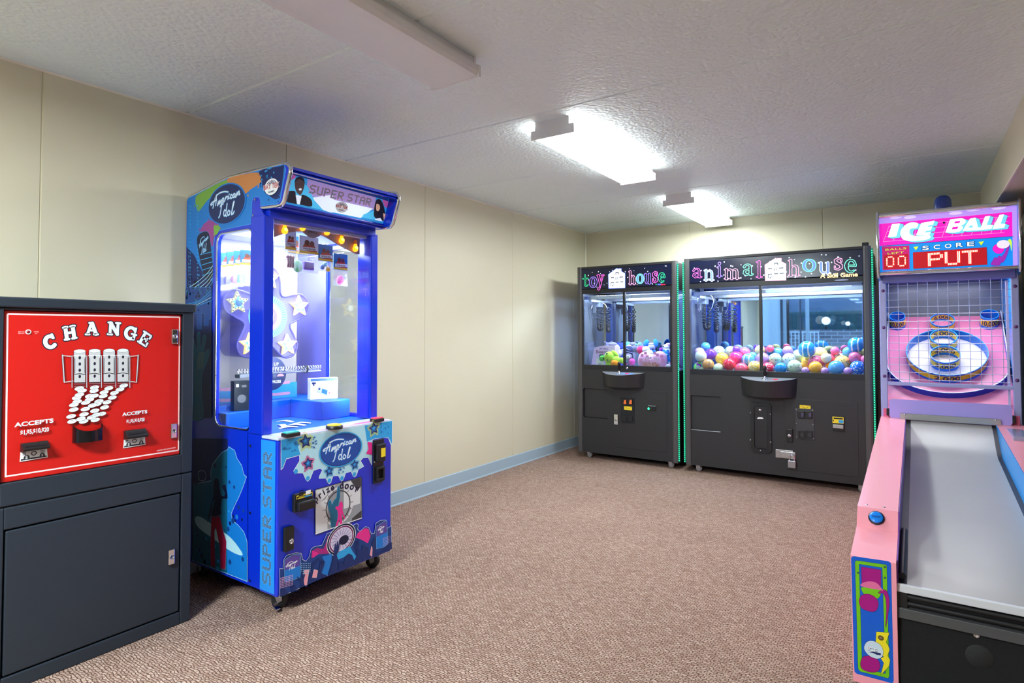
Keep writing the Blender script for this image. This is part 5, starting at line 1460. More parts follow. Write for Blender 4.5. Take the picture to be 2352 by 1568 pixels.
def led_strip(t, x, y, z0, z1, pitch=0.0185):
    s = part(MB().box((x-0.008, y-0.004, z0), (x+0.008, y+0.002, z1), GSTRIP, 0.002), 'led_strip', t, 'green LED strip')
    a = MB(); z = z0+0.01
    while z < z1-0.005:
        a.ball((x, y-0.005, z), 0.0042, GLED, 6, 4); z += pitch
    part(a, 'led', s, 'green LEDs', kind='stuff')
def front_box(t, A, q0, q1, d, mat, name, bev=0.004, parent=None, label=None, y0=YF):
    """box on the front face between two places of the face"""
    return part(MB().box((q0[0], y0-d, min(q0[1], q1[1])), (q1[0], y0+0.001, max(q0[1], q1[1])), mat, bev), name, parent or t, label)
def face_plate(t, x0, x1, z0, z1, holes):
    """front plate of the lower cabinet with rounded openings"""
    pl = [(x0, z0), (x1, z0), (x1, z1), (x0, z1)]
    return part(MB().prism(pl, 'y', YF, YF+0.029, CAB, holes=holes), 'front_plate', t)
def console(t, xa, xb, zt, zb, d):
    """half-moon control shelf with joystick and red coin readout"""
    n = 20
    def ring(k0, z, dd):
        return [(xa+k0+(xb-xa-2*k0)*i/n, YF-dd*math.sin(math.pi*i/n)**0.75, z) for i in range(n+1)]
    a = MB()
    tops = [Vector(p) for p in ring(0, zt, d)]
    for p in tops:
        p.z = zt-0.022*(YF-p.y)/d
    bots = [Vector(p) for p in ring(0.012, zb, d*0.86)]
    m = n+1
    a.add(tops+bots, [[i, i+1, m+i+1, m+i] for i in range(n)], CAB, True)
    a.add(tops, [list(range(m))], M('console_top_grey', (120, 122, 126), 0.35)); a.add(bots, [list(range(m))[::-1]], CAB)
    c = part(a, 'control_shelf', t)
    xm = (xa+xb)/2
    jx, jy, jz = xm-0.012*(xb-xa)/0.5, YF-d*0.45, zt-0.010
    a = MB().lathe([(0.024, 0), (0.024, 0.005), (0.015, 0.012), (0.010, 0.022), (0.007, 0.03), (0.007, 0.05)], (jx, jy, jz-0.004), (0, 0, 1), CHROME, 18)
    j = part(a, 'joystick', c, 'chrome based joystick')
    part(MB().lathe([(0.010, 0.03), (0.013, 0.045), (0.012, 0.08), (0.015, 0.095), (0.013, 0.112), (0, 0.116)], (jx, jy, jz-0.004), (0, 0, 1), M('joystick_black', (14, 14, 16), 0.25), 16), 'joystick_grip', j)
    rx = jx+0.085 if xb-xa > 0.4 else jx+0.10
    mt = Matrix.Translation((rx, YF-d*0.5, zt-0.0095)) @ Matrix.Rotation(-math.atan(0.022/d)*-1, 4, 'X')
    part(MB().box((-0.018, -0.012, 0), (0.018, 0.012, 0.003), M('readout_red', (226, 30, 60), 0.25, emit=0.4), 0.001, mtx=mt), 'readout', c, 'small red readout')
    return c, (jx, jy), mt
def coil(a, p0, p1, sag, r, turns, mat, wire=0.0035):
    """coiled cord hanging in a U between two points"""
    p0, p1 = Vector(p0), Vector(p1); n = turns*8; path = []
    for k in range(n+1):
        s = k/n
        base = p0.lerp(p1, s)+Vector((0, 0, -sag*(1-(2*s-1)**4)))
        ds = Vector((p1.x-p0.x, p1.y-p0.y, -sag*(-4*(2*s-1)**3*2)+(p1.z-p0.z))).normalized()
        u = ds.cross(Vector((0, 1, 0))).normalized(); w = ds.cross(u)
        an = 2*math.pi*turns*s
        path.append(base+u*r*math.cos(an)+w*r*math.sin(an))
    a.tube(path, wire, mat, 5)
def claw_rig(t, x, y, zr, zc, span, x0, x1):
    """rails, carriage, cord and three-fingered claw"""
    RAIL = M('rail_aluminium', (208, 214, 224), 0.25, 0.8)
    a = MB()
    for yy in (YF+0.10, 6.02):
        a.box((x0+0.03, yy-0.012, zr), (x1-0.03, yy+0.012, zr+0.035), RAIL, 0.002)
    part(a, 'cross_rail', t)
    a = MB()
    for dx in (-0.05, 0.05):
        a.box((x+dx-0.009, YF+0.09, zr-0.022), (x+dx+0.009, 6.03, zr+0.002), RAIL, 0.002)
    part(a, 'bridge_rail', t)
    cg = part(MB().box((x-0.055, y-0.05, zr-0.07), (x+0.055, y+0.05, zr-0.018), M('carriage_grey', (150, 160, 180), 0.3, 0.5), 0.004).box((x-0.018, y-0.06, zr-0.13), (x+0.018, y-0.03, zr-0.06), STEEL, 0.003), 'carriage', t)
    CORD = M('coil_cord_black', (20, 24, 34), 0.35)
    a = MB(); coil(a, (x+0.030, y-0.03, zr-0.10), (x+0.086, y-0.03, zr-0.10), 0.20, 0.019, 34, CORD, 0.0048)
    part(a, 'coil_cord', t)
    a = MB(); coil(a, (x+0.136, y-0.02, zr-0.07), (x+0.152, y-0.02, zr-0.07), 0.25, 0.019, 34, CORD, 0.0048)
    part(a, 'coil_cord', t)
    c = part(MB().tube([(x, y, zr-0.07), (x, y, zc+0.05)], 0.004, STEEL, 6).lathe([(0.012, 0.085), (0.022, 0.08), (0.024, 0.01), (0.03, 0.004), (0.03, -0.008), (0.008, -0.014), (0, -0.014)], (x, y, zc), (0, 0, 1), CHROME, 18), 'claw', t, 'chrome three-fingered claw')
    for k in range(3):
        an = 0.5+k*2*math.pi/3
        d = Vector((math.cos(an), math.sin(an), 0))
        o = Vector((x, y, zc))
        pth = [o+d*0.02, o+d*span*0.45+Vector((0, 0, 0.012)), o+d*span*0.85+Vector((0, 0, -0.02)), o+d*span+Vector((0, 0, -0.07)), o+d*span*0.88+Vector((0, 0, -0.125)), o+d*span*0.62+Vector((0, 0, -0.165))]
        sm = []
        for i in range(len(pth)-1):
            sm += [pth[i], (pth[i]+pth[i+1])/2]
        sm.append(pth[-1])
        part(MB().tube(sm, 0.0062, CHROME, 6), 'claw_finger', c)
def screws(t, qs, parent=None):
    for q in qs:
        part(MB().ball((q[0], YF, q[1]), 0.005, STEEL, 8, 6), 'screw', parent or t)
def stars_on(A, n, x0, x1, z0, z1, r, seed):
    rr = random.Random(seed); A.up()
    for k in range(n):
        c = (x0+(x1-x0)*(k+rr.random())/n, rr.uniform(z0, z1))
        A.raw(circ(c, r*rr.uniform(.7, 1.2), n=8), [list(range(8))], NWH)

# ---- narrow machine at the left
tL, tR = -2.872, -1.826
t, A = claw_machine('claw_machine', 'narrower black claw machine filled with plush toys, in the left rear corner', tL, tR, 0.940, 1.655, 1.915, -2.803, -1.898, -2.360)
T5_ = lambda p: A.trace(p, 1300, 560, 5.058)
TT = lambda p: A.trace(p, 1300, 820, 5.6)
A = Art((0, YF-0.004, 0), (1, 0, 0), (0, 0, 1))
stars_on(A, 34, tL+0.08, tR-0.08, 1.715, 1.885, 0.0045, 5)
for ch, xa, xb, base, xh, line, fill, tl in (('t', 190, 262, 492, 92, NGR, MARQ, -.06), ('o', 272, 362, 505, 115, NVI, MARQ, -.06), ('y', 362, 442, 480, 118, NMG, MARQ, -.06),
        ('h', 728, 822, 466, 98, NPK, MARQ, -.03), ('o', 818, 905, 460, 108, NMT, NBL, -.03), ('u', 905, 1002, 460, 110, NVI, MARQ, -.04), ('s', 1000, 1072, 448, 122, NMG, MARQ, -.04), ('e', 1074, 1160, 448, 110, NGR, MARQ, -.04)):
    serif(A, T5_, ch, xa, xb, base, xh, line, fill, 0.042, tl)
house(A, T5_, (498, 685, 350, 284, 515, 612, 642, 288), MARQ, NBL)
for i, (s, m) in enumerate((('A', NGR), ('Skill', NBL), ('Game', NRD))):
    c = T5_([((1048, 1082, 1128)[i], 478)])[0]
    A.text(s, c[0], c[1], 0.013, m, 0.02)
part(A, 'marquee_lettering', t, 'neon lettering on the sign')
A = Art((0, YF, 0), (1, 0, 0), (0, 0, 1))
h = [TT([p])[0] for p in ((222, 770), (540, 415))]
hole = rrect(h[0][0], h[0][1], h[1][0], h[1][1], 0.015)
face_plate(t, tL+0.055, tR-0.055, 0.062, 0.905, (hole,))
part(MB().box((h[0][0]+0.004, YF+0.020, h[0][1]+0.004), (h[1][0]-0.004, YF+0.0295, h[1][1]-0.004), CAB), 'prize_flap', t)
q = [TT([p])[0] for p in ((607, 1150), (1295, 445))]
part(MB().box((q[0][0], YF-0.003, q[0][1]), (q[1][0], YF+0.002, q[1][1]), CAB, 0.002), 'coin_door', t)
cd = t.children[-1]
q = [TT([p])[0] for p in ((708, 838), (882, 525))]
cm = part(MB().box((q[0][0], YF-0.007, q[0][1]), (q[1][0], YF, q[1][1]), M('coin_plate_black', (20, 24, 32), 0.35), 0.002), 'coin_plate', t)
ORL = M('coin_lamp_orange', (190, 92, 40), 0.3, emit=0.5)
for xa, xb in ((728, 788), (798, 860)):
    p = [TT([v])[0] for v in ((xa, 605), (xb, 540))]
    part(MB().box((p[0][0], YF-0.016, p[0][1]), (p[1][0], YF-0.006, p[1][1]), BLACK, 0.003), 'coin_slot', cm)
    part(MB().prism([(p[0][0]+0.018, p[0][1]+0.006), (p[1][0]-0.003, p[0][1]+0.006), (p[1][0]-0.006, p[1][1]-0.004), (p[0][0]+0.025, p[1][1]-0.010)], 'y', YF-0.0185, YF-0.015, ORL), 'coin_lamp', cm, 'orange lit coin reject button')
    p = [TT([v])[0] for v in ((xa, 825), (xb, 760))]
    part(MB().box((p[0][0], YF-0.014, p[0][1]), (p[1][0], YF-0.006, p[1][1]), BLACK, 0.004), 'coin_return', cm)
B = Art((0, YF-0.007, 0), (1, 0, 0), (0, 0, 1), w0=0.001)
B.poly(TT([(752, 628), (855, 636), (852, 684), (752, 672)]), YEL); B.stroke(TT([(765, 640), (806, 664), (845, 644)]), 0.0012, INK, rnd=False)
part(B, 'sticker', cm, 'yellow sticker')
c = TT([(650, 800)])[0]
lk = part(MB().box((c[0]-0.021, YF-0.016, c[1]-0.05), (c[0]+0.021, YF, c[1]+0.05), CHROME, 0.004), 'lock_housing', t, 'chrome lock')
part(MB().lathe([(0.014, 0), (0.012, 0.004), (0, 0.004)], (c[0], YF-0.016, c[1]), (0, -1, 0), STEEL, 14), 'key_cylinder', lk)
q = [TT([p])[0] for p in ((1058, 685), (1160, 622))]
br = part(MB().box((q[0][0], YF-0.010, q[0][1]), (q[1][0], YF, q[1][1]), BLACK, 0.002).box((q[0][0]+0.004, YF-0.013, q[1][1]-0.008), (q[1][0], YF-0.009, q[1][1]-0.002), STEEL), 'card_reader', t)
c = TT([(1068, 660)])[0]
part(MB().ball((c[0], YF-0.011, c[1]), 0.010, M('indicator_green', (40, 255, 140), 0.3, emit=3.0), 10, 8), 'indicator_lamp', br, 'green lit lamp')
q = [TT([p])[0] for p in ((470, 390), (1018, 178))]
cs, jp, mt = console(t, q[0][0], q[1][0], on_y(1432, 855, YF-0.05).z, on_y(1430, 889, YF-0.10).z, 0.17)
part(MB().box((-0.10, -0.035, -0.001), (0.06, 0.035, 0.0012), M('console_sticker_blue', (110, 140, 200), 0.4), mtx=mt), 'console_sticker', cs, 'blue instruction sticker')
led_strip(t, tR+0.002, YF+0.004, 0.075, 1.90)
cl = on_y(1370, 696, 5.76)
claw_rig(t, cl.x, 5.76, 1.60, cl.z, 0.115, tL, tR)

# ---- wide machine to its right
aL, aR = -1.768, -0.286
t, A = claw_machine('claw_machine', 'wider black claw machine filled with coloured balls, left of the pink alley game', aL, aR, 0.928, 1.660, 1.925, -1.728, -0.346, -1.105)
T7_ = lambda p: A.trace(p, 1540, 560, 4.523)
T8_ = lambda p: A.trace(p, 1540, 820, 4.523)
A = Art((0, YF-0.004, 0), (1, 0, 0), (0, 0, 1))
stars_on(A, 30, aL+0.08, aR-0.08, 1.715, 1.775, 0.006, 8); stars_on(A, 30, aL+0.08, aR-0.08, 1.82, 1.89, 0.006, 9)
for ch, xa, xb, base, xh, line, fill, tl in (('a', 225, 332, 350, 95, NMG, MARQ, 0), ('n', 345, 468, 378, 105, NWH, NBL, 0), ('i', 478, 542, 338, 100, NVI, MARQ, 0), ('m', 556, 738, 364, 100, NPK, MARQ, -.03), ('a', 750, 866, 324, 112, NMT, MARQ, 0), ('l', 886, 958, 346, 108, NMG, MARQ, 0),
        ('h', 1222, 1362, 328, 106, NPK, MARQ, 0), ('o', 1368, 1516, 284, 122, NMT, NBL, 0), ('u', 1530, 1684, 304, 112, NWH, NBL, 0), ('s', 1690, 1796, 268, 118, NPK, MARQ, 0), ('e', 1806, 1944, 296, 132, NMT, MARQ, 0)):
    serif(A, T7_, ch, xa, xb, base, xh, line, fill, 0.042, tl)
house(A, T7_, (988, 1198, 215, 150, 380, 1112, 1150, 152), MARQ, NPK)
c = T7_([(1748, 345)])[0]
A.text('A Skill Game', c[0], c[1], 0.032, M('neon_peach', (255, 214, 150), 0.4, emit=0.9), 0.03, w=0.262)
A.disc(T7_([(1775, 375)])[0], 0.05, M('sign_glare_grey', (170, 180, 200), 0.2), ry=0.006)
part(A, 'marquee_lettering', t, 'neon lettering on the sign')
A = Art((0, YF, 0), (1, 0, 0), (0, 0, 1))
h = [T8_([p])[0] for p in ((204, 745), (527, 412))]
g = [T8_([p])[0] for p in ((838, 975), (1048, 478))]
face_plate(t, aL+0.055, aR-0.055, 0.062, 0.892, (rrect(h[0][0], h[0][1]-0.004, h[1][0], h[1][1], 0.015),))
part(MB().box((h[0][0]+0.004, YF+0.020, h[0][1]), (h[1][0]-0.004, YF+0.0295, h[1][1]-0.004), CAB), 'prize_flap', t)
part(MB().tube([(h[0][0]+0.01, YF-0.001, h[0][1]-0.004), (h[1][0]-0.01, YF-0.001, h[0][1]-0.004)], 0.003, STEEL, 6), 'flap_edge', t, 'bright lower edge of the flap opening')
fr2 = part(MB().prism(rrect(g[0][0], g[0][1], g[1][0], g[1][1], 0.03), 'y', YF-0.014, YF, BLACK, holes=(rrect(g[0][0]+0.03, g[0][1]+0.03, g[1][0]-0.03, g[1][1]-0.03, 0.02),)), 'dispenser_frame', t)
part(MB().box((g[0][0]+0.031, YF-0.006, g[0][1]+0.031), (g[1][0]-0.031, YF, g[1][1]-0.031), M('dispenser_door_black', (34, 35, 37), 0.35), 0.002), 'dispenser_door', fr2)
c = T8_([(932, 547)])[0]; part(MB().lathe([(0.012, 0), (0.011, 0.005), (0, 0.005)], (c[0], YF-0.006, c[1]), (0, -1, 0), CHROME, 14), 'key_cylinder', fr2)
B = Art((0, YF-0.006, 0), (1, 0, 0), (0, 0, 1), w0=0.001)
B.poly(T8_([(900, 640), (912, 622), (955, 622), (970, 640)]), WHITE); part(B, 'door_label', fr2, 'small white label')
for q in ((835, 575), (1042, 590), (835, 857), (1046, 880), (938, 968)):
    c = T8_([q])[0]; part(MB().ball((c[0], YF-0.014, c[1]), 0.007, STEEL, 8, 6), 'screw', fr2)
q = [T8_([p])[0] for p in ((1190, 1160), (1945, 470))]
cd = part(MB().box((q[0][0], YF-0.003, q[0][1]), (q[1][0], YF+0.002, q[1][1]), CAB, 0.002), 'coin_door', t)
q = [T8_([p])[0] for p in ((1303, 845), (1490, 540))]
cm = part(MB().box((q[0][0], YF-0.007, q[0][1]), (q[1][0], YF, q[1][1]), M('coin_plate_grey', (58, 59, 62), 0.4), 0.002), 'coin_plate', t)
for xa, xb in ((1325, 1394), (1402, 1474)):
    p = [T8_([v])[0] for v in ((xa, 632), (xb, 562))]
    part(MB().box((p[0][0], YF-0.018, p[0][1]), (p[1][0], YF-0.006, p[1][1]), BLACK, 0.003), 'coin_slot', cm)
    part(MB().box((p[0][0]+0.028, YF-0.021, p[0][1]+0.014), (p[1][0]-0.006, YF-0.017, p[1][1]-0.014), M('coin_button_violet', (70, 64, 96), 0.3, emit=0.15), 0.002), 'coin_button', cm)
    p = [T8_([v])[0] for v in ((xa+4, 838), (xb+6, 768))]
    part(MB().prism([(p[0][0], p[0][1]), (p[1][0], p[0][1]), (p[1][0], p[1][1]), (p[0][0], p[1][1])], 'y', YF-0.016, YF-0.006, BLACK, holes=([(p[0][0]+.012, p[0][1]+.012), (p[1][0]-.012, p[0][1]+.012), (p[1][0]-.012, p[1][1]-.012), (p[0][0]+.012, p[1][1]-.012)],)), 'coin_return', cm)
for q in ((1308, 542), (1480, 552), (1310, 688), (1483, 700), (1313, 832), (1487, 846)):
    c = T8_([q])[0]; part(MB().ball((c[0], YF-0.007, c[1]), 0.0055, STEEL, 8, 6), 'screw', cm)
B = Art((0, YF-0.003, 0), (1, 0, 0), (0, 0, 1), w0=0.001)
B.poly(T8_([(1343, 496), (1456, 504), (1456, 542), (1343, 534)]), YEL); B.stroke(T8_([(1356, 506), (1400, 530), (1446, 512)]), 0.0012, INK, rnd=False)
part(B, 'sticker', t, 'yellow warning sticker')
c0, c1 = T8_([(1684, 760)])[0], T8_([(1804, 620)])[0]
ba = part(MB().box((c0[0], YF-0.016, c0[1]), (c1[0], YF, c1[1]), BLACK, 0.003), 'bill_acceptor', t)
part(MB().box((c0[0]+0.004, YF-0.030, c0[1]+0.022), (c1[0]-0.004, YF-0.014, c0[1]+0.052), STEEL, 0.003), 'bill_slot', ba)
B = Art((0, YF-0.016, 0), (1, 0, 0), (0, 0, 1), w0=0.0006)
B.rect(c0[0]+0.002, c0[1]+0.062, c1[0]-0.002, c1[1]-0.002, YEL); B.rect(c0[0]+0.01, c1[1]-0.02, c1[0]-0.008, c1[1]-0.008, INK); B.rect((c0[0]+c1[0])/2+.004, c0[1]+0.066, c1[0]-0.004, c1[1]-0.026, CYAN); B.rect(c0[0]+0.006, c0[1]+0.075, c0[0]+0.012, c1[1]-0.028, INK)
part(B, 'instruction_sticker', ba, 'yellow instruction sticker')
c = T8_([(1238, 812)])[0]
lk = part(MB().box((c[0]-0.022, YF-0.018, c[1]-0.055), (c[0]+0.026, YF, c[1]+0.055), BLACK, 0.005), 'lock_housing', t)
part(MB().lathe([(0.014, 0), (0.012, 0.004), (0, 0.004)], (c[0], YF-0.018, c[1]), (0, -1, 0), CHROME, 14), 'key_cylinder', lk)
c0, c1 = T8_([(1094, 1040)])[0], T8_([(1300, 975)])[0]
a = MB().box((c0[0], YF-0.008, c0[1]), (c1[0]-0.02, YF, c1[1]), STEEL, 0.002).box((c0[0]+0.04, YF-0.014, c0[1]+0.004), (c1[0], YF-0.008, c1[1]-0.012), STEEL, 0.004)
hs = part(a, 'hasp', t, 'steel hasp')
c = T8_([(1267, 1100)])[0]
pl = thing('padlock', 'steel padlock hanging from the hasp of the wider claw machine', 'padlock', (c[0], YF-0.03, c[1]-0.035))
part(MB().box((c[0]-0.030, YF-0.037, c[1]-0.036), (c[0]+0.030, YF-0.015, c[1]+0.026), M('padlock_steel', (178, 180, 188), 0.28, 0.9), 0.005), 'body', pl)
part(MB().tube([(c[0]-0.018, YF-0.026, c[1]+0.024), (c[0]-0.018, YF-0.026, c[1]+0.052)]+[(c[0]-0.018*math.cos(k*math.pi/8), YF-0.026, c[1]+0.052+0.018*math.sin(k*math.pi/8)) for k in range(1, 8)]+[(c[0]+0.018, YF-0.026, c[1]+0.052), (c[0]+0.018, YF-0.026, c[1]+0.024)], 0.005, CHROME, 8), 'shackle', pl)
q = [T8_([p])[0] for p in ((730, 400), (1318, 205))]
console(t, q[0][0], q[1][0], on_y(1760, 867, YF-0.05).z, on_y(1766, 912, YF-0.12).z, 0.19)
led_strip(t, aL-0.004, YF+0.004, 0.075, 1.91)
led_strip(t, aR+0.006, YF+0.008, 0.075, 1.915)
part(MB().box((aR-0.06, YF+0.0, 1.937), (aR-0.015, YF+0.03, 1.965), BLACK, 0.003), 'sensor_box', t, 'small black box on the top corner')
cl = on_y(1611, 676, 5.76)
claw_rig(t, cl.x, 5.76, 1.60, cl.z, 0.115, aL, aR)
# ------------------------------------------------------------------ plush toys in the narrower claw machine
def plush_mat(name, c):
    m = M('plush_'+name, c, 0.95, grain=0.14, gscale=220, bump=0.5)
    b = m.node_tree.nodes['Principled BSDF']; b.inputs['Sheen Weight'].default_value = 0.25; b.inputs['Specular IOR Level'].default_value = 0.1
    return m
PK_ = 10.226
def pw(x, y, Y):
    return on_y(1330+x/PK_, 760+y/PK_, Y)
FLOOR_T = 0.862
def plush(name, label, x, y, Y, body, parts=(), base=True):
    """body: ellipsoids (dx, dy, depth offset, rx, ry, rz, material) in units of the close look; parts: (part name, same tuple)"""
    c = pw(x, y, Y); k = (pw(x+100, y, Y)-pw(x-100, y, Y)).length/200
    t = thing(name, label, 'plush toy', (c.x, c.y, FLOOR_T), 'plush toys in the narrower claw machine')
    def el(a, e):
        dx, dy, dz, rx, ry, rz, m = e[:7]
        mt = Matrix.Rotation(math.radians(e[7]), 3, 'Y') if len(e) > 7 else None
        n0 = len(a.v)
        a.ball((c.x+dx*k, c.y-dz*k, c.z-dy*k), (rx*k, rz*k, ry*k), m, 18, 12, mt)
        for v in a.v[n0:]:                # soft toys flatten where they rest on the floor and the panes
            v.z = max(v.z, FLOOR_T+0.0008); v.y = max(v.y, 5.4415)
    a = MB()
    for e in body:
        el(a, e)
    if base and c.z-FLOOR_T > 0.02:   # the toys underneath are hidden: this one sits on a stuffed lower body
        mm = body[0][6]; r = body[0][3]*k*0.8
        a.ball((c.x, c.y+0.02, (c.z+FLOOR_T)/2+0.001), (r, min(r, 0.045), (c.z-FLOOR_T)/2), mm, 14, 10)
    part(a, 'body', t)
    for nm, es in parts:
        a = MB()
        for e in (es if isinstance(es, list) else [es]):
            el(a, e)
        part(a, nm, t)
    return t, c, k
PB, PW_, PGR, PGD, PGN, PNV, PPK = plush_mat('blue', (40, 130, 226)), plush_mat('white', (236, 234, 240)), plush_mat('grey', (126, 124, 150)), plush_mat('dark_green', (90, 200, 80)), plush_mat('lime', (176, 226, 70)), plush_mat('navy', (40, 54, 100)), plush_mat('pink', (236, 170, 214))
POR, PHP, PVI, PTE, PRD, PLV, PDB = plush_mat('orange', (255, 150, 30)), plush_mat('hot_pink', (244, 90, 190)), plush_mat('violet', (130, 60, 190)), plush_mat('teal', (110, 206, 216)), plush_mat('crimson', (206, 50, 110)), plush_mat('lavender', (150, 150, 214)), plush_mat('royal', (50, 70, 170))
EYE = M('plush_eye_black', (16, 16, 22), 0.15)
# green dog with orange shirt
plush('plush_dog', 'lime green plush dog in an orange shirt, front left by the glass', 710, 620, 5.50,
      [(0, 0, 0, 118, 130, 100, PGN, 12), (150, 60, -10, 110, 90, 80, PGN), (280, 60, -20, 80, 60, 50, PGN, 35), (40, 190, 0, 60, 30, 60, PGN)],
      [('ear', [(-160, 20, 10, 78, 60, 40, PGD, -20)]), ('ear', [(120, -80, -30, 100, 50, 45, PGN, 40)]), ('shirt', (150, 130, 40, 100, 90, 80, POR)), ('eye', (-15, -85, 88, 20, 20, 14, EYE)), ('eye', (-95, 20, 78, 12, 26, 14, EYE)), ('mouth', (5, 55, 95, 28, 10, 10, EYE, 35))])
# pale pink carton shaped plush with lettering
t, c, k = None, None, None
q = [pw(*p, 5.61) for p in ((300, 800), (380, 390), (560, 345), (860, 345), (900, 800))]
cp = thing('plush_carton', 'pale pink milk carton plush behind the green dog', 'plush toy', (q[2].x, 5.60, FLOOR_T), 'plush toys in the narrower claw machine')
pl = [(p.x, p.z) for p in q]; pl[0] = (pl[0][0]-0.005, FLOOR_T+0.001); pl[-1] = (pl[-1][0], FLOOR_T+0.001)
CPK = plush_mat('carton_pink', (226, 196, 232))
part(MB().prism(pl, 'y', 5.585, 5.68, CPK), 'body', cp)
A = Art((0, 5.585, 0), (1, 0, 0), (0, 0, 1), w0=0.001)
A_ = lambda p: A.trace(p, 1330, 760, PK_)
LILT, LILP = M('print_lilac_text', (150, 110, 180), 0.6), M('print_mauve_text', (150, 100, 130), 0.6)
c0 = A_([(590, 440)])[0]; A.text('MY MILK', c0[0], c0[1], 0.020, LILT, 0.02, w=0.10)
c0 = A_([(540, 520)])[0]; A.text('Beans', c0[0], c0[1], 0.030, LILP, 0.03, w=0.13)
A.disc(A_([(530, 590)])[0], 0.03, M('print_slate', (70, 90, 100), 0.6), ry=0.022)
A.poly(A_([(410, 640), (590, 650), (590, 790), (400, 780)]), M('print_cream', (226, 226, 206), 0.6)); A.stroke(A_([(455, 770), (525, 772)]), 0.002, INK)
part(A, 'printed_lettering', cp)
# heart cushion
q0 = pw(1700, 690, 5.49); k = (pw(1800, 690, 5.49)-pw(1600, 690, 5.49)).length/200
hc = thing('heart_cushion', 'pink heart cushion lettered about a waffle, front right by the glass', 'cushion', (q0.x, 5.51, FLOOR_T), 'plush toys in the narrower claw machine')
hp = spline([(0, -130), (-80, -180), (-190, -195), (-300, -130), (-350, 0), (-320, 130), (-230, 240), (0, 400), (230, 240), (320, 130), (350, 0), (320, -140), (200, -210), (80, -190)], 4, True)
a = MB(); n = len(hp); HPK = plush_mat('heart_pink', (240, 180, 216))
rings = []
for s, d in ((0.15, 0.052), (0.5, 0.046), (0.8, 0.032), (0.95, 0.014), (1.0, 0.0), (0.95, -0.014), (0.8, -0.03), (0.15, -0.045)):
    rings.append([Vector((q0.x+p[0]*s*k, 5.515-d, max(q0.z-(p[1]*s+20*(1-s))*k, FLOOR_T+0.0015))) for p in hp])
vs = [v for r in rings for v in r]
a.add(vs, [[i*n+j, i*n+(j+1) % n, (i+1)*n+(j+1) % n, (i+1)*n+j] for i in range(len(rings)-1) for j in range(n)], HPK, True)
a.add(rings[0], [list(range(n))], HPK, True); a.add(rings[-1], [list(range(n))[::-1]], HPK, True)
part(a, 'body', hc)
A = Art((0, 5.462, 0), (1, 0, 0), (0, 0, 1), w0=0.0005)
A_ = lambda p: A.trace(p, 1330, 760, PK_)
SQ = M('print_pink_square', (228, 150, 196), 0.7)
for p in ((1480, 570), (1600, 600), (1840, 560), (1940, 590), (1780, 520), (1450, 680), (1960, 680), (1560, 520)):
    w_ = A_([p])[0]; A.rect(w_[0]-.014, w_[1]-.013, w_[0]+.014, w_[1]+.013, SQ)
for i, ch in enumerate('I LOVE YOU'):
    p = A_([(1500+i*38, 690-34*math.sin(math.pi*i/9))])[0]
    for m_, o_ in ((WHITE, 0.09), (M('print_plum_text', (190, 110, 170), 0.6), 0.015)):
        A.text(ch, p[0], p[1], 0.019, m_, o_, rot=0.25-0.055*i)
p = A_([(1652, 750)])[0]; A.text('a', p[0], p[1], 0.014, INK, 0.02)
p = A_([(1675, 828)])[0]
for m_, o_ in ((M('print_waffle_edge', (120, 50, 50), 0.6), 0.10), (M('print_waffle_cream', (250, 226, 210), 0.6), 0.055), (M('print_waffle_red', (206, 90, 80), 0.6), 0.01)):
    A.text('Waffle', p[0], p[1], 0.034, m_, o_, shear=0.2, w=0.155)
part(A, 'printed_lettering', hc)
plush('plush_penguin', 'white plush penguin in a grey cap and dark glasses, behind the green dog', 840, 400, 5.74,
      [(0, 0, 0, 110, 90, 80, PW_), (40, 110, 0, 120, 110, 80, PW_)], [('cap', (-40, -75, 10, 100, 55, 85, PGR)), ('beak', (-20, 20, 75, 70, 40, 40, POR, -25)), ('glasses', (40, 75, 80, 60, 40, 20, EYE, -10)), ('eye', (-20, -40, 72, 14, 14, 10, EYE))])
plush('plush_bear', 'royal blue plush bear right of the penguin, behind the dividing stile', 970, 370, 5.90, [(0, 0, 0, 80, 80, 70, PDB), (0, 110, 0, 90, 90, 70, PLV)], [('ear', (-50, -70, 0, 30, 30, 20, PDB)), ('ear', (50, -70, 0, 30, 30, 20, PDB)), ('muzzle', (-10, 20, 60, 35, 28, 25, PW_))])
plush('plush_ball', 'navy plush ball with pale stripes, right of the dividing stile', 1170, 460, 5.68, [(0, 0, 0, 110, 105, 100, PNV)], [('stripe', [(0, -40, 12, 100, 10, 92, PLV, 15), (10, 20, 14, 102, 9, 94, PLV, 15)]), ('tuft', (10, -105, 0, 50, 25, 40, PW_))])
plush('plush_cat', 'grey and white plush cat with a spotted body, low beside the stile', 1150, 600, 5.60, [(0, 0, 0, 90, 70, 70, PGR), (-30, 110, 0, 110, 100, 70, PGR), (40, 220, 0, 60, 40, 50, PLV)], [('face', (10, 5, 30, 66, 48, 50, PW_)), ('bow', [(110, 110, 40, 70, 75, 40, PHP, 30)]), ('eye', (-15, -5, 78, 10, 12, 8, EYE)), ('eye', (35, -8, 78, 10, 12, 8, EYE)), ('spots', [(-70, 80, 55, 16, 14, 12, PHP), (-10, 100, 62, 16, 14, 12, PTE), (-60, 140, 58, 15, 14, 12, POR), (0, 160, 60, 15, 14, 12, PHP)])])
plush('plush_pup', 'white plush puppy with a crimson hood, behind the heart cushion', 1580, 470, 5.66, [(60, 40, 0, 105, 80, 80, PW_, 25), (-10, -30, 0, 90, 80, 70, PW_), (0, 120, -20, 120, 90, 70, PW_)], [('hood', (-140, -20, -10, 90, 95, 70, PRD, 15)), ('nose', (80, 55, 86, 24, 22, 14, EYE)), ('eye', (30, 20, 82, 12, 12, 9, EYE)), ('eye', (130, 50, 70, 12, 12, 9, EYE))])
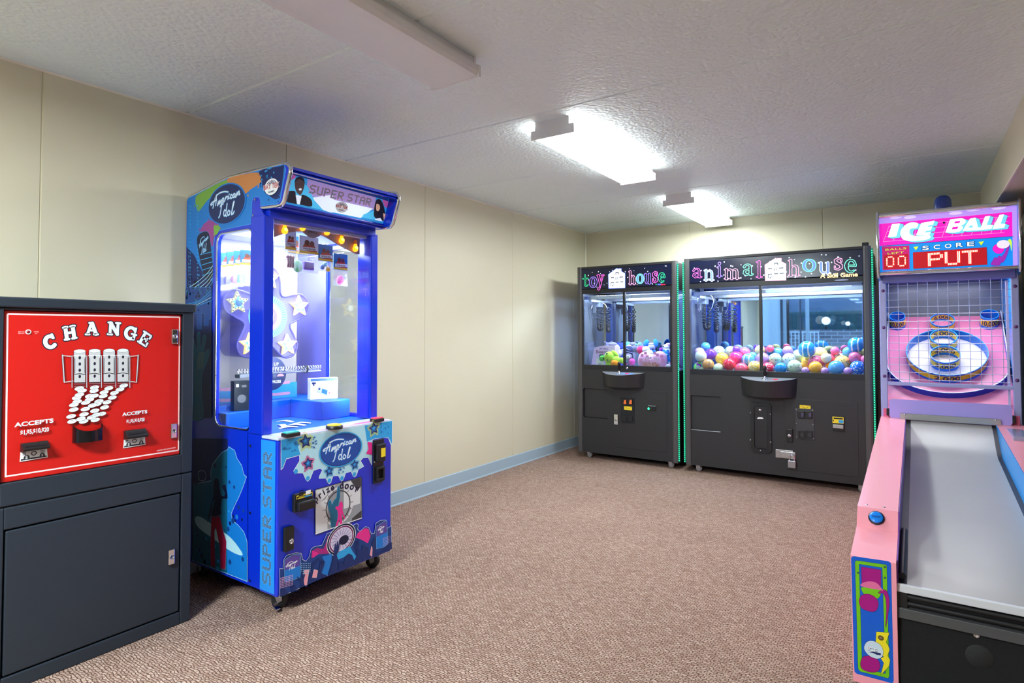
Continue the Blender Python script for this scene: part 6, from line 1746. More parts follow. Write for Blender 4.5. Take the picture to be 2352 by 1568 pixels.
plush('plush_creature', 'big-eared blue plush creature rising above the heart cushion', 1700, 390, 5.78, [(0, 0, 0, 95, 80, 80, PLV), (0, 110, 0, 110, 100, 80, PB)], [('ear', (-125, -100, 0, 62, 90, 30, PB, 30)), ('ear', (105, -110, 0, 55, 90, 30, PB, -15)), ('brow', (0, -80, 20, 60, 30, 40, PW_)), ('eye', (-60, 30, 62, 16, 20, 12, EYE)), ('eye', (60, 30, 62, 16, 20, 12, EYE)), ('nose', (0, 40, 80, 24, 16, 14, PNV))])
plush('plush_bear', 'bright blue plush bear at the right edge of the window', 2030, 540, 5.58, [(0, 0, 0, 90, 85, 80, PB), (30, 130, 0, 80, 110, 70, PB), (60, 200, 20, 50, 70, 40, PTE)], [('ear', (-40, -80, 0, 30, 32, 20, PB)), ('ear', (50, -75, 0, 30, 32, 20, PB)), ('muzzle', (40, 20, 66, 40, 30, 30, PTE)), ('eye', (0, -15, 74, 12, 14, 9, EYE))])
plush('plush_unicorn', 'white plush unicorn with a pink mane, top right of the pile', 2050, 370, 5.76, [(0, 0, 0, 80, 65, 60, PW_), (0, 90, 0, 90, 90, 60, PW_)], [('mane', (40, -50, 0, 50, 40, 40, PPK)), ('eye', (-50, -10, 52, 18, 14, 9, EYE)), ('hood', (-120, 60, 10, 50, 45, 40, PVI))])
plush('plush_seal', 'grey plush seal on top of the pile behind the stile', 1270, 310, 5.88, [(0, 0, 0, 85, 55, 60, PGR), (30, 70, 0, 100, 80, 60, PGR)], [('fin', (90, 10, 20, 40, 24, 30, PTE)), ('eye', (-50, -5, 50, 10, 10, 8, EYE))])
plush('plush_whale', 'pale teal plush whale at the back of the pile, above the striped ball', 1150, 300, 5.975, [(0, 0, 0, 70, 50, 50, PTE), (0, 80, 0, 80, 80, 50, PTE)], [('fin', (60, 20, 20, 35, 22, 25, PW_))])
plush('plush_chick', 'small aqua plush chick between the seal and the blue ears', 1425, 310, 5.80, [(0, 0, 0, 50, 45, 45, PTE), (0, 80, 0, 70, 80, 50, PLV)], [('beak', (0, 5, 42, 16, 12, 12, POR))])
plush('plush_bunny', 'lavender plush bunny at the far left of the pile, behind the carton', 700, 330, 5.93, [(0, 0, 0, 90, 60, 60, PLV), (-20, 90, 0, 120, 90, 60, PLV)], [('ear', (-60, -50, 0, 60, 20, 20, PLV, 20)), ('ear', (50, -60, 0, 50, 20, 20, PGR, -20))])
plush('plush_mouse', 'pale pink plush mouse low in the right front corner', 2095, 815, 5.50, [(0, 0, 0, 60, 40, 50, PW_), (-40, 40, 0, 60, 40, 40, PPK)], [('ear', (30, -45, 0, 26, 28, 14, PPK))], base=False)
# ------------------------------------------------------------------ balls in the wider claw machine
BCOL = {'pale pink': (236, 190, 210), 'white': (232, 240, 226), 'clear': (214, 228, 226), 'purple': (130, 70, 214), 'tan': (216, 156, 90), 'yellow': (252, 208, 84), 'pale green': (214, 232, 190), 'red': (240, 50, 76), 'magenta': (246, 62, 142),
        'pink': (246, 110, 160), 'sky blue': (96, 176, 232), 'coral': (244, 92, 120), 'lavender': (182, 146, 232), 'pale yellow': (238, 222, 140), 'blue': (38, 148, 226), 'rose': (226, 110, 146), 'amber': (252, 182, 42), 'cream': (240, 228, 196), 'orange': (255, 158, 30), 'peach': (250, 206, 120), 'lilac': (206, 150, 216), 'royal blue': (30, 120, 232)}
def ball_mat(col, pat):
    k = 'ball_'+col.replace(' ', '_')+'_'+pat
    if k in _mats:
        return _mats[k]
    m = M(k, BCOL[col], 0.16, coat=0.3); nt = m.node_tree; b = nt.nodes['Principled BSDF']
    b.inputs['Subsurface Weight'].default_value = 0.0
    tc = nt.nodes.new('ShaderNodeTexCoord'); base = rgb(BCOL[col])
    mx = nt.nodes.new('ShaderNodeMix'); mx.data_type = 'RGBA'; mx.inputs[6].default_value = base
    if pat == 'stripe':
        w = nt.nodes.new('ShaderNodeTexWave'); w.inputs['Scale'].default_value = 7; w.inputs['Distortion'].default_value = 2.5
        nt.links.new(tc.outputs['Object'], w.inputs['Vector']); r = nt.nodes.new('ShaderNodeValToRGB')
        r.color_ramp.elements[0].position = 0.82; r.color_ramp.elements[1].position = 0.9
        nt.links.new(w.outputs['Fac'], r.inputs[0]); mx.inputs[7].default_value = rgb(220, 240, 250)
    elif pat == 'check':
        w = nt.nodes.new('ShaderNodeTexVoronoi'); w.inputs['Scale'].default_value = 26; nt.links.new(tc.outputs['Object'], w.inputs['Vector'])
        hs = nt.nodes.new('ShaderNodeHueSaturation'); hs.inputs['Saturation'].default_value = 1.2; nt.links.new(w.outputs['Color'], hs.inputs['Color']); nt.links.new(hs.outputs[0], b.inputs['Base Color'])
        return m
    else:
        w = nt.nodes.new('ShaderNodeTexVoronoi'); w.inputs['Scale'].default_value = {'speck': 46, 'spot': 60, 'plain': 34}[pat]; nt.links.new(tc.outputs['Object'], w.inputs['Vector'])
        r = nt.nodes.new('ShaderNodeValToRGB'); th = {'speck': .28, 'spot': .34, 'plain': .09}[pat]
        r.color_ramp.elements[0].position = th-0.02; r.color_ramp.elements[0].color = (1, 1, 1, 1); r.color_ramp.elements[1].position = th+0.02; r.color_ramp.elements[1].color = (0, 0, 0, 1)
        nt.links.new(w.outputs['Distance'], r.inputs[0])
        mx.inputs[7].default_value = rgb(245, 246, 248) if pat == 'spot' else (base[0]*.25, base[1]*.3, base[2]*.35, 1)
    nt.links.new(r.outputs[0], mx.inputs[0]); nt.links.new(mx.outputs[2], b.inputs['Base Color'])
    return m
F_, M_, B_, U_ = 'front', 'middle', 'back', 'top'
BALLS = [(150, 275, 64, 'pale pink', 'plain', M_), (252, 330, 72, 'white', 'plain', F_), (240, 432, 75, 'white', 'check', F_), (362, 412, 72, 'tan', 'plain', F_), (378, 290, 72, 'purple', 'plain', M_), (520, 256, 76, 'clear', 'speck', B_), (612, 248, 66, 'clear', 'speck', B_),
         (520, 336, 80, 'yellow', 'plain', M_), (500, 446, 62, 'pale green', 'plain', F_), (616, 426, 76, 'red', 'plain', F_), (712, 336, 82, 'magenta', 'plain', M_), (796, 268, 70, 'pink', 'plain', B_), (694, 232, 46, 'purple', 'plain', B_), (846, 350, 78, 'sky blue', 'stripe', M_),
         (762, 456, 80, 'coral', 'plain', F_), (912, 448, 78, 'yellow', 'spot', F_), (1010, 350, 86, 'lavender', 'plain', M_), (1076, 458, 78, 'red', 'spot', F_), (970, 244, 60, 'pale yellow', 'plain', B_), (920, 296, 52, 'sky blue', 'plain', B_), (1180, 346, 76, 'pale green', 'speck', M_),
         (1240, 456, 72, 'blue', 'plain', F_), (1190, 256, 60, 'sky blue', 'plain', B_), (1140, 222, 46, 'coral', 'plain', B_), (1330, 350, 80, 'white', 'speck', M_), (1360, 252, 62, 'lavender', 'plain', B_), (1446, 300, 74, 'pale green', 'plain', B_), (1590, 250, 100, 'blue', 'stripe', M_),
         (1404, 440, 84, 'pale green', 'speck', F_), (1530, 440, 66, 'amber', 'plain', M_), (1548, 366, 58, 'yellow', 'plain', B_), (1642, 372, 94, 'rose', 'speck', M_), (1682, 456, 80, 'amber', 'plain', F_), (1746, 292, 92, 'pale yellow', 'plain', B_), (1800, 484, 46, 'lilac', 'plain', F_),
         (1868, 322, 62, 'coral', 'plain', B_), (1822, 362, 62, 'cream', 'plain', M_), (1858, 412, 58, 'orange', 'plain', M_), (1916, 456, 90, 'sky blue', 'plain', F_), (2010, 388, 94, 'peach', 'speck', M_), (2004, 312, 62, 'cream', 'plain', B_), (2148, 342, 74, 'rose', 'plain', M_),
         (2178, 444, 88, 'royal blue', 'spot', F_), (2182, 272, 84, 'pale yellow', 'speck', B_), (2078, 272, 66, 'sky blue', 'plain', B_), (2160, 178, 90, 'blue', 'stripe', U_), (2250, 352, 50, 'pink', 'plain', M_), (2060, 486, 50, 'lilac', 'plain', F_), (1908, 262, 52, 'pink', 'plain', B_), (1556, 486, 46, 'lilac', 'plain', F_),
         (160, 215, 56, 'sky blue', 'plain', B_), (250, 258, 48, 'magenta', 'plain', B_)]
LAY = {F_: 5.445, M_: 5.535, B_: 5.66, U_: 5.60}
lst = []
for cx, cy, r, col, pat, lay in BALLS:
    Y = LAY[lay]+r/5.345*0.0038
    c = on_y(1560+cx/5.345, 760+cy/5.345, Y); rr = r/5.345*(c-Vector((0, 0, CAM_H))).dot(FW)/F_PX
    c.x = min(max(c.x, aL+0.05+rr), aR-0.05-rr)
    lst.append([c, rr, col, pat, lay])
for it in range(300):                     # settle: neighbours that press into each other move apart, mostly in depth
    for i in range(len(lst)):
        for j in range(i):
            d = lst[i][0]-lst[j][0]; need = (lst[i][1]+lst[j][1])*0.998
            if d.length < need:
                p = (need-d.length)/2*0.55
                u = Vector((d.x*0.35, d.y+(1e-3 if d.y >= 0 else -1e-3), d.z*0.2)).normalized()
                lst[i][0] += u*p; lst[j][0] -= u*p
    for b in lst:
        b[0].y = min(max(b[0].y, YF+0.051+b[1] if (b[0].x < aL+0.125 or b[0].x > aR-0.125) else YF+0.027+b[1]), 6.02-b[1]); b[0].z = max(b[0].z, FLOOR_T+b[1]); b[0].x = min(max(b[0].x, aL+0.018+b[1]), aR-0.018-b[1])
ORD = ['first', 'second', 'third', 'fourth', 'fifth', 'sixth', 'seventh', 'eighth', 'ninth', 'tenth', 'eleventh', 'twelfth', 'thirteenth', 'fourteenth', 'fifteenth', 'sixteenth', 'seventeenth', 'eighteenth', 'nineteenth', 'twentieth']
PATW = {'plain': '', 'speck': 'speckled ', 'spot': 'white-spotted ', 'stripe': 'striped ', 'check': 'multicoloured '}
for lay, word in ((F_, 'front row'), (M_, 'middle row'), (B_, 'back row'), (U_, 'top')):
    row = sorted([b for b in lst if b[4] == lay], key=lambda b: b[0].x)
    for i, (c, rr, col, pat, _) in enumerate(row):
        nm = PATW[pat]+('' if pat == 'check' else col)
        lb = 'striped blue ball lying highest of all, at the right end of the pile' if lay == U_ else '%s ball, %s from the left in the %s of the ball pile' % (nm, ORD[i], word)
        a = MB().ball(c, rr, ball_mat(col, pat), 24, 16)
        o = solo(a, 'play_ball', lb, 'ball', loc=c, group='balls in the wider claw machine')
# clear acrylic chute divider at the left
CL = glass('acrylic_clear', tint=(235, 242, 250), refl=0.06)
solo(MB().box((aL+0.215, YF+0.04, FLOOR_T), (aL+0.219, 5.445, 1.0), CL), 'chute_divider', 'clear acrylic chute divider among the balls at the left of the wide machine', 'divider')
# ------------------------------------------------------------------ pink alley-roller game on the right
IXL, IXR = -0.210, 0.528
ILN, IRN = -0.072, 0.398          # inner faces of the two rails
PINKC = M('alley_pink', (248, 160, 176), 0.32, coat=0.3); PINKD = M('alley_pink_deep', (226, 92, 140), 0.35)
LAVC = M('frame_lavender', (168, 172, 226), 0.35, coat=0.2); IBLUE = M('alley_blue', (10, 110, 214), 0.35); IBLUED = M('alley_blue_deep', (12, 60, 190), 0.35)
t = thing('alley_roller_game', 'pink alley-roller game with a grey ramp and lit score board, right foreground', 'arcade machine', ((IXL+IXR)/2, 4.05, 0))
prof = [(2.496, 0.0), (2.470, 0.455), (2.745, 0.486), (2.800, 0.552), (4.74, 0.688), (5.66, 0.688), (5.66, 0.0)]
for a0, a1 in ((IXL, ILN), (IRN, IXR)):
    part(MB().prism(prof, 'x', a0, a1, PINKC), 'side_rail', t)
# lane: flat ramp rising to a curved hop
def lane_z(y):
    if y < 4.38:
        return 0.378+0.0815*(y-2.50)
    s = (y-4.38)/0.37
    return 0.531+0.0815*(y-4.38)+0.12*(3*s*s-2*s**3)*0.98
ys = [2.50]+[2.7+0.28*k for k in range(6)]+[4.38+0.37*k/14 for k in range(15)]
LANEM = bpy.data.materials.new('lane_grey_rubber'); LANEM.use_nodes = True
_nt = LANEM.node_tree; _b = _nt.nodes['Principled BSDF']; _b.inputs['Base Color'].default_value = rgb(164, 163, 160); _b.inputs['Roughness'].default_value = 0.3
_b.inputs['Coat Weight'].default_value = 0.25; _b.inputs['Coat Roughness'].default_value = 0.25
_tc = _nt.nodes.new('ShaderNodeTexCoord'); _no = _nt.nodes.new('ShaderNodeTexNoise'); _no.inputs['Scale'].default_value = 6; _no.inputs['Detail'].default_value = 5
_mr = _nt.nodes.new('ShaderNodeMapRange'); _mr.inputs['To Min'].default_value = 0.24; _mr.inputs['To Max'].default_value = 0.42
_nt.links.new(_tc.outputs['Object'], _no.inputs['Vector']); _nt.links.new(_no.outputs['Fac'], _mr.inputs['Value']); _nt.links.new(_mr.outputs[0], _b.inputs['Roughness'])
pl = [(y, lane_z(y)) for y in ys]
a = MB()
n = len(pl)
vs = [(ILN+0.03, y, z) for y, z in pl]+[(IRN-0.025, y, z) for y, z in pl]
a.add(vs, [[i, i+1, n+i+1, n+i] for i in range(n-1)], LANEM, True)
a.add([(ILN+0.03, 2.50, 0.378), (IRN-0.025, 2.50, 0.378), (IRN-0.025, 2.50, 0.366), (ILN+0.03, 2.50, 0.366)], [[0, 1, 2, 3]], LANEM)
part(a, 'lane', t, 'grey ball ramp curving up at the far end')
GUT = M('gutter_black', (26, 26, 28), 0.4)
for x0, x1 in ((ILN, ILN+0.03), (IRN-0.025, IRN)):
    pr = [(2.50, 0.30)]+[(y, lane_z(y)-0.001) for y in ys]+[(4.75, 0.30)]
    part(MB().prism(pr, 'x', x0, x1, GUT), 'gutter', t)
a = MB()
pr = [(2.50, 0.376)]+[(y, lane_z(y)) for y in ys]+[(4.75, 0.686), (2.80, 0.55), (2.745, 0.485), (2.50, 0.457)]
part(MB().prism(pr, 'x', IRN-0.004, IRN-0.0005, M('inner_rail_blue', (26, 142, 222), 0.35)), 'rail_liner', t, 'blue liner on the inner face of the right rail')
part(MB().prism(pr, 'x', ILN+0.0005, ILN+0.004, M('inner_rail_purple', (120, 60, 170), 0.35)), 'rail_liner', t)
part(MB().tube([(ILN+0.016, 2.52, 0.40), (ILN+0.016, 2.60, 0.412), (ILN+0.016, 2.95, 0.44)], [0.012, 0.0125, 0.0125], BLACK, 10), 'ball_return_tube', t, 'black rounded end of the ball return')
# front: bright nosing, ball trough, bar and carpeted speaker board
x0, x1 = ILN, IRN
part(MB().box((x0, 2.492, 0.351), (x1, 2.506, 0.380), M('nosing_bright', (226, 230, 238), 0.25, 0.2), 0.004), 'nosing', t, 'bright metal nosing')
a = MB().box((x0, 2.515, 0.296), (x1, 2.53, 0.352), GUT)
a.tube([(x0, 2.510, 0.336), (x1, 2.510, 0.336)], 0.009, GUT, 8); a.tube([(x0, 2.510, 0.312), (x1, 2.510, 0.312)], 0.009, GUT, 8)
part(a, 'ball_trough', t)
part(MB().box((x0, 2.492, 0.262), (x1, 2.53, 0.298), M('bar_grey', (74, 74, 76), 0.5, grain=0.1, gscale=200), 0.003), 'trough_bar', t)
SPK = M('speaker_carpet', (18, 18, 19), 0.95, grain=0.5, gscale=240, bump=0.6)
sb = part(MB().box((x0, 2.505, 0.0), (x1, 2.55, 0.262), SPK), 'speaker_board', t)
c = on_y(2250, 1508, 2.505)
part(MB().lathe([(0.0, 0.002), (0.036, 0.002), (0.038, 0.0)], (c.x, 2.505, c.z), (0, -1, 0), M('speaker_grille', (30, 30, 31), 0.8, grain=0.9, gscale=420), 28), 'speaker_grille', sb)
c = on_y(2243, 1458, 2.505)
part(MB().lathe([(0.009, 0), (0.009, 0.003), (0.006, 0.004), (0.004, 0.002), (0, 0.002)], (c.x, 2.505, c.z), (0, -1, 0), CHROME, 16), 'lock', sb)
part(MB().box((x0, 2.55, 0.0), (x1, 5.64, 0.30), GUT), 'under_cabinet', t)
# coin plate let into the right rail
part(MB().box((IRN+0.035, 4.30, 0.655), (IXR-0.02, 4.62, 0.683), M('rail_plate', (170, 180, 214), 0.2, 0.5), 0.003), 'rail_plate', t)
# start button on the sloping step
o = Vector((0, 2.745, 0.486)); vdir = Vector((0, 0.055, 0.066)).normalized()
S = Art(o, (1, 0, 0), vdir)
c = S.see(2013, 1190); C = S.P(c)
b = part(MB().lathe([(0.0, 0.0), (0.028, 0.0), (0.028, 0.006), (0.024, 0.010), (0.0, 0.010)], C, S.N, M('button_bezel_navy', (8, 14, 40), 0.3), 28), 'start_button', t, 'round blue start button')
part(MB().lathe([(0.0, 0.0145), (0.018, 0.014), (0.0225, 0.012), (0.0235, 0.009)], C, S.N, M('button_blue', (14, 130, 236), 0.25), 28), 'button_cap', b)
B = Art(C+S.N*0.0148, (1, 0, 0), vdir); B.text('START', 0, -0.0035, 0.0072, NAVYP, 0.02); part(B, 'button_lettering', b)
for q in ((1990, 1156), (2040, 1163)):
    p = on_x(q[0], q[1], IXL+0.03 if q[0] < 2010 else IXL+0.09); z = 0.552+0.0701*(2.83-2.80)
    part(MB().ball((p.x, 2.83, z), (0.006, 0.006, 0.003), CHROME, 10, 6), 'rail_bolt', t)
# ---- printed plate on the front of the left rail
A = Art((0, 2.496, 0), (1, 0, 0), (0, -0.026, 0.455))
T = lambda p: A.trace(p, 1920, 1200, 4.262)
PBL, PGRN, PMAG, PYEL, OUT = M('plate_blue', (6, 92, 206), 0.35), M('plate_green', (116, 196, 22), 0.35), M('plate_magenta', (168, 14, 128), 0.35), M('plate_yellow', (240, 222, 40), 0.35), INK
A.poly(T([(148, 350), (156, 332), (180, 328), (512, 376), (534, 390), (540, 420), (566, 1545), (556, 1566), (540, 1568), (205, 1478), (184, 1460), (180, 1440)]), PBL)
A.poly(T([(188, 385), (200, 370), (490, 412), (497, 425), (522, 1500), (510, 1520), (240, 1455), (218, 1430)]), PGRN, OUT, .0008)
A.poly(T([(228, 405), (452, 440), (484, 1475), (258, 1420)]), PBL, OUT, .0008)
A.poly(T([(248, 430), (440, 462), (440, 650), (256, 620)]), PMAG, OUT, .0008)
A.poly(T(spline([(258, 630), (440, 650), (445, 680), (410, 740), (330, 730), (270, 690)], 4, True)), PGRN, OUT, .0008)
A.poly(T(spline([(415, 685), (460, 655), (500, 675), (522, 760), (515, 860), (488, 1020), (495, 880), (490, 760), (465, 690), (430, 690)], 4, True)), PMAG, OUT, .0008)
A.poly(T(spline([(242, 615), (260, 590), (330, 572), (400, 590), (445, 640), (460, 665), (420, 655), (300, 635)], 4, True)), M('plate_rose', (226, 110, 160), 0.3))
A.poly(T(spline([(228, 760), (260, 705), (330, 700), (395, 740), (415, 800), (390, 860), (330, 866), (250, 830)], 4, True)), PMAG, OUT, .0009)
A.poly(T([(396, 1066), (524, 1075), (490, 1170), (512, 1200), (525, 1240), (505, 1300), (530, 1340), (520, 1400), (440, 1488), (470, 1370), (440, 1325), (470, 1310), (385, 1250)]), PYEL, OUT, .0008)
A.poly(T(spline([(242, 1370), (270, 1310), (340, 1305), (410, 1340), (432, 1400), (410, 1450), (340, 1460), (260, 1430)], 4, True)), PMAG, OUT, .0009)
A.poly(T(spline([(278, 1210), (305, 1165), (360, 1155), (430, 1190), (462, 1250), (450, 1310), (400, 1328), (330, 1300), (285, 1250)], 4, True)), M('plate_ice', (206, 222, 236), 0.35), OUT, .0009)
p = T([(358, 1255)])[0]
for dx, m_ in ((.0018, NAVYP), (0, WHITE)):
    A.text('ICE', p[0]+dx, p[1]-dx, 0.0125, m_, 0.03, shear=-.2, w=.027, rot=-.1)
A.poly(T([(312, 1262), (380, 1262), (440, 1275), (440, 1295), (400, 1290), (370, 1275)]), NAVYP)
for q in ((218, 488), (480, 433), (480, 538)):
    A.disc(T([q])[0], .0036, M('plate_bolt', (50, 80, 70), 0.4), n=14)
A.disc(T([(440, 1125)])[0], .0082, M('plate_brass', (150, 130, 50), 0.25, 0.8), out=INK, ow=.0006); A.disc(T([(440, 1125)])[0], .0045, STEEL)
part(A, 'printed_plate', t, 'blue and green printed plate with an ICE logo')
# ---- head cabinet round the target
a = MB()
hp = [(4.84, 0.66), (5.66, 0.66), (5.66, 2.0), (4.95, 2.0), (4.84, 1.64)]
for x0_, x1_ in ((IXL-0.002, IXL+0.014), (IXR-0.014, IXR+0.002)):
    part(MB().prism(hp, 'x', x0_, x1_, LAVC), 'head_side', t)
part(MB().box((IXL+0.014, 5.60, 0.66), (IXR-0.014, 5.66, 2.0), M('target_back_grey', (134, 140, 152), 0.22, 0.3)), 'head_back', t)
part(MB().box((IXR-0.022, 4.86, 0.70), (IXR-0.0145, 5.6, 1.64), M('inner_side_blue', (40, 140, 220), 0.3)), 'inner_side', t)
part(MB().box((IXL+0.0145, 4.86, 0.70), (IXL+0.022, 5.6, 1.64), M('inner_side_blue', (40, 140, 220), 0.3)), 'inner_side', t)
part(MB().box((IXL+0.014, 4.9, 1.64), (IXR-0.014, 5.6, 1.66), M('soffit_lavender', (120, 120, 190), 0.4)), 'soffit', t)
# target board, tilted back
TH = math.radians(42); TX = 0.158
BU, BV = Vector((1, 0, 0)), Vector((0, math.cos(TH), math.sin(TH))); BN = BU.cross(BV)
BO = Vector((TX, on_y(2172, 918, 4.86).y, on_y(2172, 918, 4.86).z))
bp = lambda u, v, h=0.0: BO+BU*u+BV*v+BN*h
def board_see(x, y, h):
    r = ray(x, y); C0 = Vector((0, 0, CAM_H)); O = BO+BN*h
    P = C0+r*((O-C0).dot(BN)/r.dot(BN)); return ((P-BO).dot(BU), (P-BO).dot(BV))
hw = (IXR-IXL)/2-0.024
vb = board_see(2165, 727, 0)[1]
BPK = M('target_pink', (244, 142, 182), 0.35)
a = MB(); a.add([bp(-hw, -0.10), bp(hw, -0.10), bp(hw, vb), bp(-hw, vb), bp(-hw, -0.10, -.012), bp(hw, -0.10, -.012), bp(hw, vb, -.012), bp(-hw, vb, -.012)], [[0, 1, 2, 3], [4, 5, 6, 7][::-1], [0, 1, 5, 4], [1, 2, 6, 5], [2, 3, 7, 6], [3, 0, 4, 7]], BPK)
tb = part(a, 'target_board', t, 'sloping pink target board')
p_ = bp(0, vb); a = MB().box((IXL+0.014, p_.y-0.004, p_.z-0.01), (IXR-0.014, 5.6, p_.z), BPK); part(a, 'target_ledge', t)
YBAND, RBLUE = M('ring_yellow', (232, 196, 20), 0.35), M('ring_blue', (10, 112, 214), 0.35)
RIM = M('ring_rim_sky', (60, 170, 240), 0.3)
def ring(cx, cy, rx, h, words_in=None, words_out=None, band=True, inband=True, ws=1.15, name='target_ring', lab=None):
    z = lambda a_, b_: (1980+a_/4.126, 620+b_/4.126)
    c = board_see(*z(cx, cy), h); e = board_see(*z(cx+rx, cy), h); R = math.hypot(e[0]-c[0], e[1]-c[1])
    t_ = 0.005; o = bp(c[0], c[1]); a = MB(); N = 40
    hs = [0.0, h*.28, h*.82, h]
    ms = [RBLUE, YBAND if band else RBLUE, RBLUE]
    a.lathe([(R, hs[0]), (R, hs[1])], o, BN, ms[0], N); a.lathe([(R, hs[1]), (R, hs[2])], o, BN, ms[1], N); a.lathe([(R, hs[2]), (R, hs[3])], o, BN, ms[2], N)
    a.lathe([(R, h), (R-t_, h)], o, BN, RIM, N)
    a.lathe([(R-t_, hs[3]), (R-t_, hs[2])], o, BN, ms[2], N); a.lathe([(R-t_, hs[2]), (R-t_, hs[1])], o, BN, ms[1] if inband else RBLUE, N); a.lathe([(R-t_, hs[1]), (R-t_, 0)], o, BN, ms[0], N)
    r = part(a, name, tb, lab)
    for word, side in ((words_in, 'in'), (words_out, 'out')):
        if not word:
            continue
        vs, fs = text_mesh(word, 0.03); cap = max(v[1] for v in text_mesh('H')[0]); xa, xb = min(v[0] for v in vs), max(v[0] for v in vs)
        hh = h*0.40; k = hh/cap; mid = (xa+xb)/2; out = []
        for x, y in vs:
            s = (x-mid)*k*ws; hgt = h*0.34+y*k
            if side == 'out':
                an = s/R; q = bp(c[0], c[1])+(BU*math.sin(an)-BV*math.cos(an))*(R+0.0006)+BN*hgt
            else:
                an = s/(R-t_); q = bp(c[0], c[1])+(BU*math.sin(an)+BV*math.cos(an))*(R-t_-0.0006)+BN*hgt
            out.append(q)
        part(MB().add(out, fs, NAVYP), 'ring_number', r)
    return c, R
# white field inside the big ring, outer surround, numbered rings
BG = (795, 770, 405)
c0, R0_ = ring(*BG, 0.075, None, '2,000', inband=False, ws=1.5, lab='big yellow banded ring')
W = Art(bp(0, 0), BU, BV); W.disc(c0, R0_-0.006, M('target_white', (232, 228, 236), 0.35), n=48); part(W, 'white_field', tb)
ring(787, 795, 148, 0.085, '4,000', '3,000'); ring(773, 628, 134, 0.085, '5,000', None); ring(760, 470, 120, 0.07, '6,000', None)
ring(333, 435, 78, 0.10, None, '10,000', inband=False, ws=.62, lab='small corner ring at the left'); ring(1208, 418, 92, 0.10, None, '10,000', inband=False, ws=.62, lab='small corner ring at the right')
# surround: tall blue U-shaped wall
z = lambda a_, b_: (1980+a_/4.126, 620+b_/4.126)
vbm = board_see(*z(820, 1165), 0.05)[1]
R_ = hw-0.004; vc = vbm+R_*0.80
pth = [(-R_, vb)]+[(R_*math.cos(math.pi+math.pi*k/28), vc+R_*0.80*math.sin(math.pi+math.pi*k/28)) for k in range(29)]+[(R_, vb)]
a = MB(); n = len(pth)
for m_, h0, h1, off in ((IBLUED, -0.01, 0.05, 0), (IBLUE, 0.05, 0.0, 0.006)):
    q0 = [bp(p[0]*(1-off/R_), p[1]+off*(1 if p[1] < vc else 0), h0) for p in pth]; q1 = [bp(p[0]*(1-off/R_), p[1]+off*(1 if p[1] < vc else 0), h1) for p in pth]
    a.add(q0+q1, [[i, i+1, n+i+1, n+i] for i in range(n-1)], m_, True)
q0 = [bp(p[0], p[1], 0.05) for p in pth]; q1 = [bp(p[0]*(1-.006/R_), p[1]+.006*(1 if p[1] < vc else 0), 0.05) for p in pth]
a.add(q0+q1, [[i, i+1, n+i+1, n+i] for i in range(n-1)], WHITE)
part(a, 'surround_wall', tb, 'blue surround with a white rim')
W = Art(bp(0, 0), BU, BV); W.w = 0.0006; W.disc((0, vbm+0.035), 0.035, INK, ry=0.02); part(W, 'ball_hole', tb)
# apron below the target, lavender kick plate
part(MB().prism([(4.76, 0.66), (4.92, 0.66), (5.0, 0.85), (BO.y-0.075, BO.z-0.07)], 'x', IXL+0.014, IXR-0.014, PINKD), 'apron', t)
LAVP = M('kick_plate_lavender', (176, 164, 242), 0.25)
kp = [on_y(*q, 4.735) for q in ((2042, 915), (2326, 930), (2326, 985), (2042, 960))]
xz = rrect(-0.160, 0.685, 0.474, 0.812, 0.02)
k = part(MB().prism(xz, 'y', 4.732, 4.738, LAVP), 'kick_plate', t, 'lavender acrylic kick plate')
part(MB().box((-0.10, 4.726, 0.682), (0.42, 4.732, 0.722), STEEL, 0.002), 'plate_clamp', k, 'steel clamp strip')
for x in (-0.165, 0.478):
    part(MB().box((x-0.012, 4.735, 0.70), (x+0.012, 4.79, 0.745), BLACK, 0.003), 'plate_bracket', k)
for x in (-0.075, 0.395):
    part(MB().ball((x, 4.726, 0.715), 0.006, CHROME, 8, 6), 'plate_bolt', k)
# net frame and wires
part(MB().box((IXL+0.003, 4.785, 0.60), (IXL+0.040, 4.815, 1.66), LAVC, 0.004), 'frame_post', t)
part(MB().box((IXR-0.040, 4.785, 0.60), (IXR-0.003, 4.815, 1.66), LAVC, 0.004), 'frame_post', t)
part(MB().box((IXL+0.040, 4.788, 0.900), (IXR-0.040, 4.812, 0.924), LAVC, 0.003), 'frame_bar', t)
part(MB().box((IXL+0.02, 4.76, 1.592), (IXR-0.02, 4.83, 1.65), M('frame_header_lavender', (112, 112, 190), 0.35), 0.004), 'frame_header', t)
WIRE = M('net_wire', (196, 202, 226), 0.3, 0.6)
a = MB()
x = IXL+0.05
nv = int((IXR-IXL-0.08)/0.0545)
for i in range(nv+1):
    xx = IXL+0.055+i*0.0545
    a.tube([(xx, 4.80, 0.92), (xx, 4.80, 1.60)], 0.0018, WIRE, 5)
for i in range(14):
    zz = 0.942+i*0.0485
    a.tube([(IXL+0.038, 4.797, zz), (IXR-0.038, 4.797, zz)], 0.0018, WIRE, 5)
part(a, 'safety_net', t, 'square wire net')
PBOLT = M('bolt_purple', (110, 70, 130), 0.3, 0.4)
for zz in (1.54, 1.29, 0.96):
    for xx in (IXL+0.024, IXR-0.022):
        part(MB().ball((xx, 4.785, zz), (0.011, 0.006, 0.011), PBOLT, 10, 6), 'post_bolt', t)
a = MB().box((IXR-0.062, 4.83, 0.72), (IXR-0.050, 4.85, 1.58), M('perforated_strip', (206, 202, 232), 0.4))
ps = part(a, 'perforated_strip', t)
